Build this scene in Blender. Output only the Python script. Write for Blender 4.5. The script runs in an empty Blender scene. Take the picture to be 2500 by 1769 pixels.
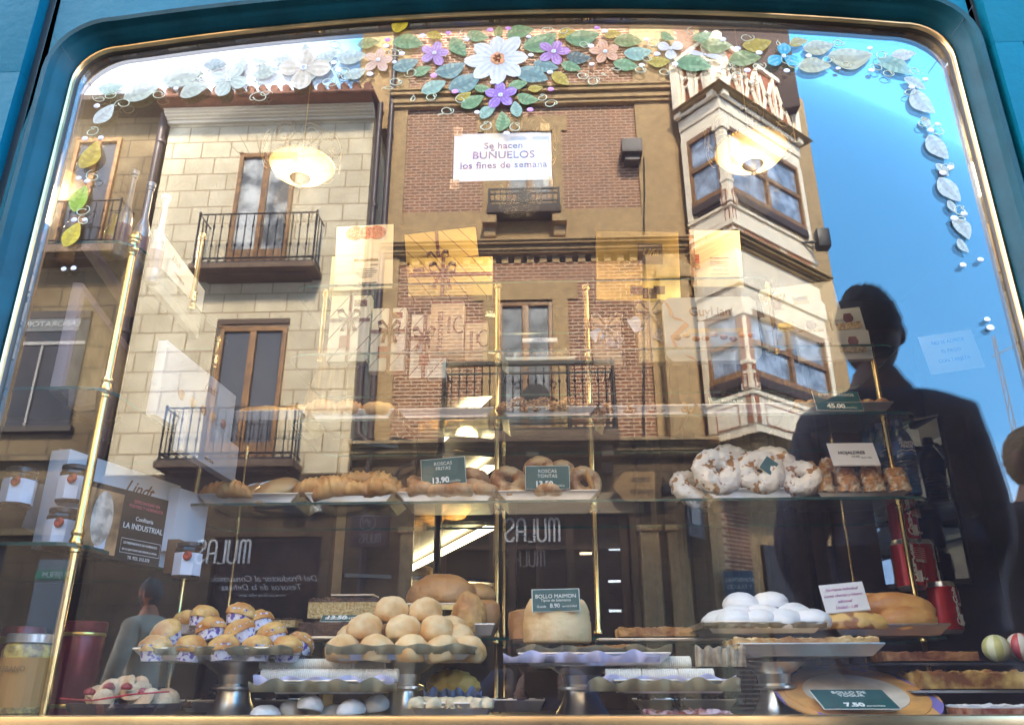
import bpy, bmesh, math, random
from mathutils import Vector, Matrix, noise
R_ = math.radians
random.seed(7)
S = bpy.context.scene
COL = S.collection
# ---------------------------------------------------------------- camera
FPX, PW, PH = 1972.0, 2500.0, 1769.0
pit, yaw, rol = R_(21.67), R_(2.16), R_(-0.13)
fwd = Vector((-math.sin(yaw)*math.cos(pit), math.cos(yaw)*math.cos(pit), math.sin(pit)))
rt0 = Vector((math.cos(yaw), math.sin(yaw), 0)); up0 = rt0.cross(fwd)
RT = rt0*math.cos(rol)+up0*math.sin(rol); UP = -rt0*math.sin(rol)+up0*math.cos(rol)
CAM = Vector((0, -1.3, 0.9))
cd = bpy.data.cameras.new('camera'); cam = bpy.data.objects.new('camera', cd); COL.objects.link(cam)
cd.sensor_width = 36; cd.lens = 36*FPX/PW; cd.clip_start = .02; cd.clip_end = 500
cam.matrix_world = Matrix(((RT.x, UP.x, -fwd.x, CAM.x), (RT.y, UP.y, -fwd.y, CAM.y), (RT.z, UP.z, -fwd.z, CAM.z), (0, 0, 0, 1)))
cd.dof.use_dof = True; cd.dof.focus_distance = 2.6; cd.dof.aperture_fstop = 20
S.camera = cam
# ---------------------------------------------------------------- sky, sun, exposure
SUN_EL, SUN_AZ, SUN_W = 38, 10, 4.0           # the sun stands behind the shop and lights the houses opposite
EXPOSURE = 3.1
W = bpy.data.worlds.new('World'); S.world = W; W.use_nodes = True
nt = W.node_tree; N = nt.nodes; L = nt.links
bg = N['Background']; sky = N.new('ShaderNodeTexSky'); sky.sky_type = 'NISHITA'; sky.sun_disc = False
sky.sun_elevation = R_(SUN_EL); sky.sun_rotation = R_(SUN_AZ); sky.air_density = 1.0; sky.dust_density = .4; sky.ozone_density = 4.5
tc = N.new('ShaderNodeTexCoord'); sep = N.new('ShaderNodeSeparateXYZ'); L.new(tc.outputs['Generated'], sep.inputs[0])
nz = N.new('ShaderNodeTexNoise'); nz.inputs['Scale'].default_value = 3.2; nz.inputs['Detail'].default_value = 6; nz.inputs['Roughness'].default_value = .55
L.new(tc.outputs['Generated'], nz.inputs['Vector'])
def wm(op, a, b, c=None, clamp=False):
    m = N.new('ShaderNodeMath'); m.operation = op; m.use_clamp = clamp
    for i, v in enumerate((a, b, c)):
        if v is None: continue
        if isinstance(v, (int, float)): m.inputs[i].default_value = v
        else: L.new(v, m.inputs[i])
    return m.outputs[0]
left_bank = wm('MULTIPLY_ADD', sep.outputs['X'], -7.0, -.9)           # cloud bank on one side of the sky
low = wm('MULTIPLY_ADD', sep.outputs['Z'], -2.4, .90)                    # and low over the roofs
ml = wm('MAXIMUM', left_bank, low)
ml = wm('MINIMUM', ml, 1.0)
cf = wm('MULTIPLY_ADD', nz.outputs['Fac'], 2.2, -1.25)
cf = wm('ADD', cf, ml, clamp=True)
az_ = N.new('ShaderNodeMixRGB'); az_.inputs[0].default_value = .62; L.new(sky.outputs[0], az_.inputs[1]); az_.inputs[2].default_value = (.85, 3.9, 8.0, 1)
mx = N.new('ShaderNodeMixRGB'); L.new(cf, mx.inputs[0]); L.new(az_.outputs[0], mx.inputs[1]); mx.inputs[2].default_value = (7.5, 8.0, 9.4, 1)
L.new(mx.outputs[0], bg.inputs[0]); bg.inputs[1].default_value = .15
sd = bpy.data.lights.new('sun', 'SUN'); sd.energy = SUN_W; sd.angle = R_(9); sd.color = (1, .90, .73)
so = bpy.data.objects.new('sun', sd); COL.objects.link(so)
el, az = R_(SUN_EL), R_(SUN_AZ)
tosun = Vector((math.sin(az)*math.cos(el), math.cos(az)*math.cos(el), math.sin(el)))
so.rotation_euler = tosun.to_track_quat('Z', 'Y').to_euler(); so.location = (0, 0, 30)
S.view_settings.view_transform = 'Standard'; S.view_settings.look = 'None'; S.view_settings.exposure = EXPOSURE; S.view_settings.gamma = 1
S.render.engine = 'CYCLES'; c = S.cycles; c.max_bounces = 10; c.transparent_max_bounces = 40; c.glossy_bounces = 6; c.diffuse_bounces = 4; c.transmission_bounces = 6
c.use_denoising = True; c.caustics_reflective = False; c.caustics_refractive = False; c.sample_clamp_indirect = 4; c.blur_glossy = .3
# ---------------------------------------------------------------- pixel rays -> points on the plane y = Y
def ray(px, py): return fwd + RT*((px-PW/2)/FPX) - UP*((py-PH/2)/FPX)
def at(px, py, Y): d = ray(px, py); return CAM + d*((Y-CAM.y)/d.y)
def atz(px, py, z): d = ray(px, py); return CAM + d*((z-CAM.z)/d.z)
def rect(x0, y0, x1, y1, Y):        # x0, x1, zlow, zhigh of an upright rectangle at depth Y
    a, b = at(x0, (y0+y1)/2, Y), at(x1, (y0+y1)/2, Y); m = (x0+x1)/2
    return a.x, b.x, at(m, y1, Y).z, at(m, y0, Y).z
# ---------------------------------------------------------------- materials
MATS = {}
def mat(name, col, rough=.6, metal=0, var=.0, vs=8, bump=0, bs=60, col2=None, coat=0, emis=None, es=0, spec=.5, sss=0, lo=.4, hi=.6, detail=6):
    if name in MATS: return MATS[name]
    m = bpy.data.materials.new(name); m.use_nodes = True; n = m.node_tree.nodes; l = m.node_tree.links; b = n['Principled BSDF']
    b.inputs['Base Color'].default_value = (*col, 1); b.inputs['Roughness'].default_value = rough; b.inputs['Metallic'].default_value = metal
    b.inputs['Coat Weight'].default_value = coat; b.inputs['Specular IOR Level'].default_value = spec
    if sss: b.inputs['Subsurface Weight'].default_value = sss; b.inputs['Subsurface Scale'].default_value = .01
    if emis: b.inputs['Emission Color'].default_value = (*emis, 1); b.inputs['Emission Strength'].default_value = es
    t = n.new('ShaderNodeTexCoord')
    if var or col2:
        q = n.new('ShaderNodeTexNoise'); q.inputs['Scale'].default_value = vs; q.inputs['Detail'].default_value = detail; l.new(t.outputs['Object'], q.inputs['Vector'])
        r = n.new('ShaderNodeValToRGB'); l.new(q.outputs['Fac'], r.inputs[0]); r.color_ramp.elements[0].position = lo; r.color_ramp.elements[1].position = hi
        c2 = col2 or tuple(min(1, v*(1+var)) for v in col); c1 = col if col2 else tuple(v*(1-var) for v in col)
        r.color_ramp.elements[0].color = (*c1, 1); r.color_ramp.elements[1].color = (*c2, 1); l.new(r.outputs[0], b.inputs['Base Color'])
    if bump:
        q2 = n.new('ShaderNodeTexNoise'); q2.inputs['Scale'].default_value = bs; q2.inputs['Detail'].default_value = 5; l.new(t.outputs['Object'], q2.inputs['Vector'])
        bp = n.new('ShaderNodeBump'); bp.inputs['Strength'].default_value = bump; bp.inputs['Distance'].default_value = .01
        l.new(q2.outputs['Fac'], bp.inputs['Height']); l.new(bp.outputs[0], b.inputs['Normal'])
    MATS[name] = m; return m
def pane_mat(name, refl, tint=(.97, .98, .97), edge=.35, veil=0.0, veil_col=(.55, .5, .6)):
    m = bpy.data.materials.new(name); m.use_nodes = True; n = m.node_tree.nodes; l = m.node_tree.links; n.clear()
    o = n.new('ShaderNodeOutputMaterial'); t = n.new('ShaderNodeBsdfTransparent'); t.inputs[0].default_value = (*tint, 1)
    g = n.new('ShaderNodeBsdfGlossy'); g.inputs['Roughness'].default_value = 0; g.inputs[0].default_value = (1, 1, 1, 1)
    f = n.new('ShaderNodeFresnel'); f.inputs[0].default_value = 1.45
    a = n.new('ShaderNodeMath'); a.operation = 'MULTIPLY_ADD'; l.new(f.outputs[0], a.inputs[0]); a.inputs[1].default_value = edge; a.inputs[2].default_value = refl; a.use_clamp = True
    x = n.new('ShaderNodeMixShader'); l.new(a.outputs[0], x.inputs[0]); l.new(t.outputs[0], x.inputs[1]); l.new(g.outputs[0], x.inputs[2])
    last = x
    if veil:  # haze put into the glass as a diffuse tint, lifts the dark tones
        d = n.new('ShaderNodeBsdfDiffuse'); d.inputs[0].default_value = (*veil_col, 1)
        q = n.new('ShaderNodeTexNoise'); q.inputs['Scale'].default_value = 3; q.inputs['Detail'].default_value = 8
        tcn = n.new('ShaderNodeTexCoord'); l.new(tcn.outputs['Object'], q.inputs[0])
        mm = n.new('ShaderNodeMath'); mm.operation = 'MULTIPLY'; l.new(q.outputs['Fac'], mm.inputs[0]); mm.inputs[1].default_value = veil*2
        y = n.new('ShaderNodeMixShader'); l.new(mm.outputs[0], y.inputs[0]); l.new(x.outputs[0], y.inputs[1]); l.new(d.outputs[0], y.inputs[2]); last = y
    l.new(last.outputs[0], o.inputs[0]); MATS[name] = m; return m
def brick_mat(name, c1, c2, mortar, bw, rh, ms, off=.5, bumpd=.3, stain=.25, vs=1.5):
    m = bpy.data.materials.new(name); m.use_nodes = True; n = m.node_tree.nodes; l = m.node_tree.links; b = n['Principled BSDF']; b.inputs['Roughness'].default_value = .85
    t = n.new('ShaderNodeTexCoord'); s = n.new('ShaderNodeSeparateXYZ'); cb = n.new('ShaderNodeCombineXYZ'); l.new(t.outputs['Object'], s.inputs[0])
    sm = n.new('ShaderNodeMath'); sm.operation = 'ADD'; l.new(s.outputs['X'], sm.inputs[0]); l.new(s.outputs['Y'], sm.inputs[1])
    l.new(sm.outputs[0], cb.inputs[0]); l.new(s.outputs['Z'], cb.inputs[1])
    br = n.new('ShaderNodeTexBrick'); l.new(cb.outputs[0], br.inputs['Vector']); br.offset = off
    for k, v in (('Color1', c1), ('Color2', c2), ('Mortar', mortar)): br.inputs[k].default_value = (*v, 1)
    br.inputs['Scale'].default_value = 1; br.inputs['Mortar Size'].default_value = ms; br.inputs['Brick Width'].default_value = bw; br.inputs['Row Height'].default_value = rh; br.inputs['Mortar Smooth'].default_value = .2
    q = n.new('ShaderNodeTexNoise'); q.inputs['Scale'].default_value = vs; q.inputs['Detail'].default_value = 8; l.new(t.outputs['Object'], q.inputs[0])
    r = n.new('ShaderNodeValToRGB'); l.new(q.outputs['Fac'], r.inputs[0]); r.color_ramp.elements[0].position = .35; r.color_ramp.elements[1].position = .65
    r.color_ramp.elements[0].color = (1-stain, 1-stain*1.1, 1-stain*1.3, 1); r.color_ramp.elements[1].color = (1, 1, 1, 1)
    x = n.new('ShaderNodeMixRGB'); x.blend_type = 'MULTIPLY'; x.inputs[0].default_value = 1; l.new(br.outputs['Color'], x.inputs[1]); l.new(r.outputs[0], x.inputs[2]); l.new(x.outputs[0], b.inputs['Base Color'])
    bp = n.new('ShaderNodeBump'); bp.inputs['Strength'].default_value = bumpd; bp.inputs['Distance'].default_value = .02; bp.invert = True; l.new(br.outputs['Fac'], bp.inputs['Height']); l.new(bp.outputs[0], b.inputs['Normal'])
    MATS[name] = m; return m
def attr_mat(name, rough=.6):
    m = bpy.data.materials.new(name); m.use_nodes = True; n = m.node_tree.nodes; a = n.new('ShaderNodeVertexColor'); a.layer_name = 'Col'
    m.node_tree.links.new(a.outputs[0], n['Principled BSDF'].inputs['Base Color']); n['Principled BSDF'].inputs['Roughness'].default_value = rough; MATS[name] = m; return m
# ---------------------------------------------------------------- mesh builder, objects
def tag(o, label=None, cat=None, group=None, kind=None):
    for k, v in (('label', label), ('category', cat), ('group', group), ('kind', kind)):
        if v: o[k] = v
    return o
def wloc(o):
    v = Vector((0, 0, 0))
    while o: v += o.location; o = o.parent
    return v
def thing(name, label, cat, loc=(0, 0, 0), rz=0, group=None, kind=None):
    o = bpy.data.objects.new(name, None); COL.objects.link(o); o.empty_display_size = .05; o.location = loc; o.rotation_euler = (0, 0, rz)
    return tag(o, label, cat, group, kind)
class MB:
    def __init__(s, mirror=False): s.v = []; s.f = []; s.m = []; s.mir = mirror; s.col = []
    def add(s, vs, fs, mi=0, col=None):
        b = len(s.v); s.v += [tuple(v) for v in vs]; s.f += [tuple(b+i for i in f) for f in fs]; s.m += [mi]*len(fs); s.col += [col]*len(fs); return s
    def box(s, x0, x1, y0, y1, z0, z1, mi=0, bev=0):
        if x0 > x1: x0, x1 = x1, x0
        if y0 > y1: y0, y1 = y1, y0
        if z0 > z1: z0, z1 = z1, z0
        if bev:
            b = min(bev, (x1-x0)*.45, (y1-y0)*.45, (z1-z0)*.45); vs = []; ks = {}
            bm = bmesh.new(); bmesh.ops.create_cube(bm, size=1)
            for v in bm.verts: v.co = ((x0+x1)/2+v.co.x*(x1-x0), (y0+y1)/2+v.co.y*(y1-y0), (z0+z1)/2+v.co.z*(z1-z0))
            bmesh.ops.bevel(bm, geom=bm.edges[:], offset=b, segments=2, affect='EDGES', profile=.7)
            s.bm(bm, mi); return s
        return s.add([(x0, y0, z0), (x1, y0, z0), (x1, y1, z0), (x0, y1, z0), (x0, y0, z1), (x1, y0, z1), (x1, y1, z1), (x0, y1, z1)],
                     [(0, 3, 2, 1), (4, 5, 6, 7), (0, 1, 5, 4), (1, 2, 6, 5), (2, 3, 7, 6), (3, 0, 4, 7)], mi)
    def bm(s, bm, mi=0):
        bm.verts.index_update(); s.add([v.co.copy() for v in bm.verts], [[v.index for v in f.verts] for f in bm.faces], mi); bm.free(); return s
    def lathe(s, cx, cy, prof, n=24, mi=0, sx=1, sy=1):     # prof: (r, z) from bottom to top
        vs = []; fs = []; k = len(prof)
        for i in range(n):
            a = 2*math.pi*i/n
            for r, z in prof: vs.append((cx+r*sx*math.cos(a), cy+r*sy*math.sin(a), z))
        for i in range(n):
            j = (i+1) % n
            for q in range(k-1): fs.append((i*k+q, j*k+q, j*k+q+1, i*k+q+1))
        b = len(vs); vs += [(cx, cy, prof[0][1]), (cx, cy, prof[-1][1])]
        for i in range(n):
            j = (i+1) % n; fs.append((b, j*k, i*k)); fs.append((b+1, i*k+k-1, j*k+k-1))
        return s.add(vs, fs, mi)
    def tube(s, pts, r, n=8, mi=0, closed=False):
        pts = [Vector(p) for p in pts]; k = len(pts); vs = []; fs = []; rr = r if isinstance(r, (list, tuple)) else [r]*k
        pr = None
        for i, p in enumerate(pts):
            a = pts[(i-1) % k] if (i or closed) else p; b = pts[(i+1) % k] if (i < k-1 or closed) else p
            t = (b-a).normalized() if (b-a).length > 1e-9 else Vector((0, 0, 1))
            if pr is None: pr = Vector((0, 0, 1)) if abs(t.z) < .9 else Vector((1, 0, 0))
            u = (pr-t*pr.dot(t)).normalized(); w = t.cross(u); pr = u
            for q in range(n): a_ = 2*math.pi*q/n; vs.append(p+(u*math.cos(a_)+w*math.sin(a_))*rr[i])
        for i in range(k if closed else k-1):
            j = (i+1) % k
            for q in range(n): fs.append((i*n+q, i*n+(q+1) % n, j*n+(q+1) % n, j*n+q))
        if not closed: fs += [tuple(reversed(range(n))), tuple((k-1)*n+q for q in range(n))]
        return s.add(vs, fs, mi)
    def prism(s, poly, y0, y1, mi=0):       # poly in x,z, extruded along y
        k = len(poly); vs = [(x, y0, z) for x, z in poly]+[(x, y1, z) for x, z in poly]
        fs = [tuple(range(k)), tuple(reversed(range(k, 2*k)))]+[(i, k+i, k+(i+1) % k, (i+1) % k) for i in range(k)]
        return s.add(vs, fs, mi)
    def prismz(s, poly, z0, z1, mi=0):      # poly in x,y, extruded upwards
        k = len(poly); vs = [(x, y, z0) for x, y in poly]+[(x, y, z1) for x, y in poly]
        fs = [tuple(reversed(range(k))), tuple(range(k, 2*k))]+[(i, (i+1) % k, k+(i+1) % k, k+i) for i in range(k)]
        return s.add(vs, fs, mi)
    def quad(s, a, b, c_, d, mi=0, col=None): return s.add([a, b, c_, d], [(0, 1, 2, 3)], mi, col)
    def build(s, name, m, parent=None, smooth=False, ang=40, bevel=0, local=False):
        me = bpy.data.meshes.new(name); o = bpy.data.objects.new(name, me); COL.objects.link(o)
        off = Vector((0, 0, 0)) if (local or parent is None) else wloc(parent)
        vs = [Vector((x, -y if s.mir else y, z))-off for x, y, z in s.v]
        me.from_pydata(vs, [], [tuple(reversed(f)) for f in s.f] if s.mir else s.f)
        for q in (m if isinstance(m, (list, tuple)) else [m]): me.materials.append(q)
        for p, mi in zip(me.polygons, s.m): p.material_index = mi
        if any(s.col):
            ca = me.color_attributes.new('Col', 'FLOAT_COLOR', 'CORNER')
            for p, cc in zip(me.polygons, s.col):
                for li in p.loop_indices: ca.data[li].color = (*(cc or (1, 1, 1)), 1)
        if parent: o.parent = parent
        b = bmesh.new(); b.from_mesh(me); bmesh.ops.recalc_face_normals(b, faces=b.faces); b.to_mesh(me); b.free()
        if smooth:
            for p in me.polygons: p.use_smooth = True
            me.set_sharp_from_angle(angle=R_(ang))
        if bevel:
            md = o.modifiers.new('bevel', 'BEVEL'); md.width = bevel; md.segments = 2; md.limit_method = 'ANGLE'
        return o
def recenter(o):
    me = o.data; xs = [v.co for v in me.vertices]; z0 = min(v.z for v in xs)
    cx = (min(v.x for v in xs)+max(v.x for v in xs))/2; cy = (min(v.y for v in xs)+max(v.y for v in xs))/2
    d = Vector((cx, cy, z0)); me.transform(Matrix.Translation(-d)); o.location = o.location+d; return o
def copy_tree(o, parent=None):
    c_ = o.copy(); COL.objects.link(c_); c_.parent = parent
    for ch in list(o.children): copy_tree(ch, c_)
    return c_
def text(s, size, loc, m, parent, name='lettering', face='in', align='CENTER', rx=0, rz=0, ry=0, shear=0, ext=.0003, sx=1, bold=0, sp=1):
    cu = bpy.data.curves.new(name, 'FONT'); cu.body = s; cu.size = size; cu.align_x = align; cu.align_y = 'CENTER'; cu.extrude = ext; cu.shear = shear; cu.offset = bold; cu.space_character = sp; cu.resolution_u = 3; cu.space_line = .85
    cu.materials.append(m); o = bpy.data.objects.new(name, cu); COL.objects.link(o)
    o.rotation_euler = (R_(90)+rx, ry, (math.pi if face == 'out' else 0)+rz); o.scale = (sx, 1, 1)
    o.location = Vector(loc)-(wloc(parent) if parent else Vector((0, 0, 0))); o.parent = parent; return o
def place(root, loc, rz=0, rx=0, ry=0, s=1): root.location = loc; root.rotation_euler = (rx, ry, rz); root.scale = (s, s, s); return root
# shared materials
brass = mat('brass', (.78, .56, .24), .22, 1, .12, 20); steel = mat('steel', (.62, .60, .58), .3, 1, .08, 9)
alu = mat('tray_metal', (.66, .64, .63), .38, 1, .08, 14); darkwood = mat('dark_wood', (.045, .025, .016), .5, 0, .4, 6)
white = mat('white_card', (.82, .82, .84), .6); ink = mat('ink', (.03, .03, .04), .6); inkblue = mat('ink_blue', (.05, .06, .30), .6)
cardgreen = mat('price_green', (.01, .085, .09), .35); cardedge = mat('card_edge', (.75, .78, .72), .5); cardtext = mat('card_text', (.75, .78, .72), .6)
iron = mat('iron', (.02, .018, .018), .5, .4); cable = mat('cable_black', (.015, .014, .014), .6)
shelfglass = pane_mat('shelf_glass', .03, (.93, .97, .95), .5); shelfedge = mat('shelf_edge', (.02, .07, .06), .15)
# ================================================================ SHOP FRONT
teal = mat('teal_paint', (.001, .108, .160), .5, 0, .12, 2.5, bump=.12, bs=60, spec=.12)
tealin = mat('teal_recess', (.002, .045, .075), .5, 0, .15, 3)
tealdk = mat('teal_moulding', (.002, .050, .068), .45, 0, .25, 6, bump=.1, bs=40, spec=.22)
XL, XR, ZS = -.945, .82, .853
def arch(o=0.0, zb=ZS, n=26, rc=.085):          # the opening's outline, grown outward by o; bottom left, up, over, down
    xl, xr = XL-o, XR+o; pts = [(xl, zb)]; xm = (XL+XR)/2; half = (xr-xl)/2; r = rc+o
    zsh = 2.112+o; rise = .078
    f = lambda x: zsh+rise*(1-((x-xm)/half)**2)
    zl = f(xl+r)-r
    for i in range(1, 9): pts.append((xl, zb+(zl-zb)*i/9))
    for i in range(9):
        a = math.pi-math.pi/2*i/8; pts.append((xl+r+r*math.cos(a), zl+r*math.sin(a)))
    for i in range(1, n): x = xl+r+(xr-xl-2*r)*i/n; pts.append((x, f(x)))
    for i in range(9):
        a = math.pi/2-math.pi/2*i/8; pts.append((xr-r+r*math.cos(a), zl+r*math.sin(a)))
    for i in range(1, 9): pts.append((xr, zl+(zb-zl)*i/9))
    pts.append((xr, zb)); return pts
def sweep(prof, zb=ZS):            # prof: (outward offset, y)
    mb = MB(); rows = [[(x, y, z) for x, z in arch(o, zb)] for o, y in prof]; k = len(rows[0]); vs = [p for r in rows for p in r]
    fs = [(q*k+i, q*k+i+1, (q+1)*k+i+1, (q+1)*k+i) for q in range(len(rows)-1) for i in range(k-1)]
    return mb.add(vs, fs)
shop = thing('shopfront', 'teal painted timber shop front with arched display window', 'shop front', (0, 0, 0))
XG0, XG1 = at(118, 0, -.05).x, at(2378, 0, -.05).x            # grooves beside the window board
YB = -.042
ZTOP = 2.62
mb = MB(); oi = arch(.044, .70); xa, xb = XG0+.012, XG1-.012
outer = []
for i, (x, z) in enumerate(oi):
    if i <= 8: outer.append((xa, z))
    elif i >= len(oi)-9: outer.append((xb, z))
    else:
        t = (i-9)/(len(oi)-19); outer.append((xa+(xb-xa)*t, ZTOP))
k = len(oi); mb.add([(x, YB, z) for x, z in oi]+[(x, YB, z) for x, z in outer], [(i, i+1, k+i+1, k+i) for i in range(k-1)])
# corners of the board
mb.add([(xa, YB, oi[8][1]), (oi[9][0], YB, oi[9][1]), (xa, YB, ZTOP)], [(0, 1, 2)])
mb.add([(xb, YB, oi[-9][1]), (oi[-10][0], YB, oi[-10][1]), (xb, YB, ZTOP)], [(0, 1, 2)])
mb.box(xa-.001, xa, YB, .03, .3, ZTOP); mb.box(xb, xb+.001, YB, .03, .3, ZTOP)
mb.box(xa, xb, YB+.001, YB+.02, .25, .70)
mb.build('window_board', teal, shop)
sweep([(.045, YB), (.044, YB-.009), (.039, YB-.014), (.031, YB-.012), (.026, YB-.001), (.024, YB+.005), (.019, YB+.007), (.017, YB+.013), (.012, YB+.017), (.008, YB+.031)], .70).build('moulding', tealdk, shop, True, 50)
sweep([(.008, YB+.031), (.0065, -.015), (.003, -.0165), (.0, -.014), (-.0005, -.008)], ZS).build('brass_trim', mat('brass_trim', (.66, .44, .22), .30, 1, .15, 12), shop, True, 60)
sweep([(-.0005, -.008), (-.003, -.005), (-.003, -.001), (-.0035, .010), (-.004, .020), (.004, .024)], ZS).build('inner_bead', mat('dark_bead', (.05, .035, .025), .4), shop, True, 60)
MB().box(XL-.02, XR+.02, -.024, .028, ZS-.020, ZS+.004, bev=.006).build('brass_sill', mat('brass_sill', (.80, .60, .34), .25, 1, .15, 9), shop, True)
MB().box(XG0, XG1, YB-.010, -.020, .78, ZS-.0195, bev=.008).build('lower_rail', teal, shop, True)
for s_, xg in ((-1, XG0), (1, XG1)):
    mb = MB(); w = .62
    x0, x1 = (xg-w, xg-.008) if s_ < 0 else (xg+.008, xg+w)
    # pilaster board with a sunk panel
    e = .052; zp = at(20, 178, -.06).z if s_ < 0 else at(2470, 104, -.06).z
    px0, px1 = x0+.12, x1-e
    if s_ > 0: px0, px1 = x0+e, x1-.12
    mb.box(x0, x1, -.062, -.032, zp, ZTOP, bev=.004); mb.box(x0, px0, -.062, -.032, .25, zp-.0005); mb.box(px1, x1, -.062, -.032, .25, zp-.0005)
    mb.build('pilaster', teal, shop, True)
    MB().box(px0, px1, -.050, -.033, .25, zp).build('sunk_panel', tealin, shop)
    MB().tube([(px0+.004, -.058, .3), (px0+.004, -.058, zp-.004), (px1-.004, -.058, zp-.004), (px1-.004, -.058, .3)], .005, 6).build('panel_bead', tealdk, shop, True)
    MB().box(xg-.0115, xg+.0115, -.036, -.033, .25, ZTOP).build('groove', mat('groove_dark', (.004, .02, .03), .5), shop)
# recessed panel over the window with a curved bottom edge
up = MB(); ux0, ux1 = at(205, 0, YB).x, XR+.02
pts = []
for i in range(31):
    t = i/30; x = ux0+.05+(ux1-ux0-.1)*t; pts.append((x, 2.285+.075*(1-(2*t-1)**2)))
left = [(ux0+.05-.05*math.sin(a), pts[0][1]+.05-.05*math.cos(a)) for a in (R_(90), R_(67), R_(45), R_(22))]
right = [(ux1-.05+.05*math.sin(a), pts[-1][1]+.05-.05*math.cos(a)) for a in (R_(22), R_(45), R_(67), R_(90))]
edge = [(ux0, ZTOP)]+left+pts+right+[(ux1, ZTOP)]
up.tube([(x, YB-.004, z) for x, z in edge], .009, 8); up.tube([(x+(.016 if i < 4 else -.016 if i > len(edge)-5 else 0), YB-.002, z+.018) for i, (x, z) in enumerate(edge)], .005, 6)
up.build('upper_panel_moulding', tealdk, shop, True)
pp = [(x, z+.02) for x, z in edge]; mbp = MB(); kk = len(pp)
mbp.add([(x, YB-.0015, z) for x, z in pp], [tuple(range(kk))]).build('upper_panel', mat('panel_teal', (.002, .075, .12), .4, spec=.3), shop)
jm = mat('joint_dark', (.002, .02, .03), .6)
for sx_, xc_ in ((-1, XL), (1, XR)):
    MB().tube([(xc_-sx_*.012, YB-.004, 2.066), (xc_+sx_*.036, YB-.0145, 2.128)], .0007, 4).build('timber_joint', jm, shop)
# masonry of the shop's own house: keeps the sun off the street
front = thing('shop_house', 'tall plain house wall that the shop front is set in', 'house', (0, 0, 0))
mb = MB(); zt = 12.7
mb.box(-9, 9, .04, .5, ZTOP, zt); mb.box(-9, XG0-.62, -.02, .5, 0, ZTOP); mb.box(XG1+.62, 9, -.02, .5, 0, ZTOP); mb.box(XG0-.62, XL-.05, -.031, .06, .0, ZTOP-.001); mb.box(XR+.05, XG1+.62, -.031, .06, .0, ZTOP-.001)
mb.box(XL-.05, XR+.05, .0, .06, 2.33, ZTOP-.001); mb.box(XL-.05, XR+.05, -.02, .02, 0, .80)
mb.build('wall', mat('house_plaster', (.42, .36, .28), .9, 0, .15, 1.5), front)
MB().box(-9.2, 9.2, -.5, .6, zt, zt+.3).build('eaves', mat('roof_tile', (.22, .10, .06), .9), front)
# pane, with the garland painted on its inner face
glass = pane_mat('window_glass', .037, (.95, .96, .95), .35, veil=.012, veil_col=(.62, .50, .55))  # faint purplish haze mixed into the pane to soften the blacks
mbp = MB(); op = arch(-.004, ZS+.002); kk = len(op)
mbp.add([(x, 0, z) for x, z in op]+[(x, .006, z) for x, z in op], [tuple(range(kk)), tuple(reversed(range(kk, 2*kk)))]+[(i, kk+i, kk+(i+1) % kk, (i+1) % kk) for i in range(kk)])
pane = mbp.build('window_pane', glass, shop); 
paint = attr_mat('glass_paint', .55); paint.node_tree.nodes['Principled BSDF'].inputs['Alpha'].default_value = .84
YP = -.0030
def tint(c_): m_ = sum(c_)/3; return tuple(max(.01, (v-m_)*1.25+m_)*.66 for v in c_)
def lit(c_, k): return tuple(max(0, min(1, v*k)) for v in c_)
def gl(a, x, y):        # coordinates read in three enlargements of the photograph
    return (x/2.7+(0, 0, 800, 1650)[a], y/2.7)
GREEN, OLIVE, BLUE, YEL, PALE, DGR, MINT = (.20, .34, .16), (.28, .32, .12), (.20, .32, .30), (.52, .38, .06), (.55, .58, .48), (.07, .12, .11), (.36, .52, .42)
PCREAM, WHITE, LILAC, PEACH, CYAN, BERRY, GOLD = (.58, .54, .36), (.85, .82, .78), (.42, .24, .62), (.85, .42, .24), (.12, .50, .68), (.45, .18, .55), (.66, .45, .04)
def leaf(cx, cy, ln, ang, col, wr=.60, name='painted_leaf'):
    p = at(cx, cy, YP); s = (at(cx+50, cy, YP)-at(cx-50, cy, YP)).length/100; Ln = ln*s; ca, sa = math.cos(R_(ang)), math.sin(R_(ang))
    mb = MB(); n = 12; rnd = random.Random(int(cx*7+cy)); bend = rnd.uniform(-.12, .12)
    def pt(t, w, h=0):      # along, across
        x = (t-.5)*Ln; z = w*Ln+bend*Ln*math.sin(t*math.pi); return (p.x+x*ca-z*sa, YP-.0006*h, p.z+x*sa+z*ca)
    prof = [max(0, math.sin(math.pi*min(1, (i/n))**.85))**.75*wr*.5*(1.0 if i < n*.6 else .92) for i in range(n+1)]; prof[0] = prof[n] = .004
    for sd_ in (1, -1):
        for i in range(n):
            t0, t1 = i/n, (i+1)/n; k0 = min(1, t0+.10); k1 = min(1, t1+.10)
            a, b = prof[i]*sd_, prof[i+1]*sd_
            for q in range(3):
                f0, f1 = q/3, (q+1)/3; sh = .10
                k = (1.07 if i % 2 else .95)*rnd.uniform(.86, 1.14); base = col
                if q == 0: k *= .80
                mix = rnd.random()*.30; cc = tuple(min(1, base[j]*k*(1-mix)+ (.72, .74, .50)[j]*mix*(k > 1)+base[j]*k*mix*(k <= 1)) for j in range(3))
                P = lambda t, f, w: pt(max(0, min(1, t-sh*(1-f)*(1 if 0 < t < 1 else 0))), w*f, 1+.4*(1-f))
                mb.quad(P(t0, f0, a), P(t1, f0, b), P(t1, f1, b), P(t0, f1, a), 0, tint(cc))
    o = mb.build(name, paint, pane); o.location = (0, 0, 0); return o
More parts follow.
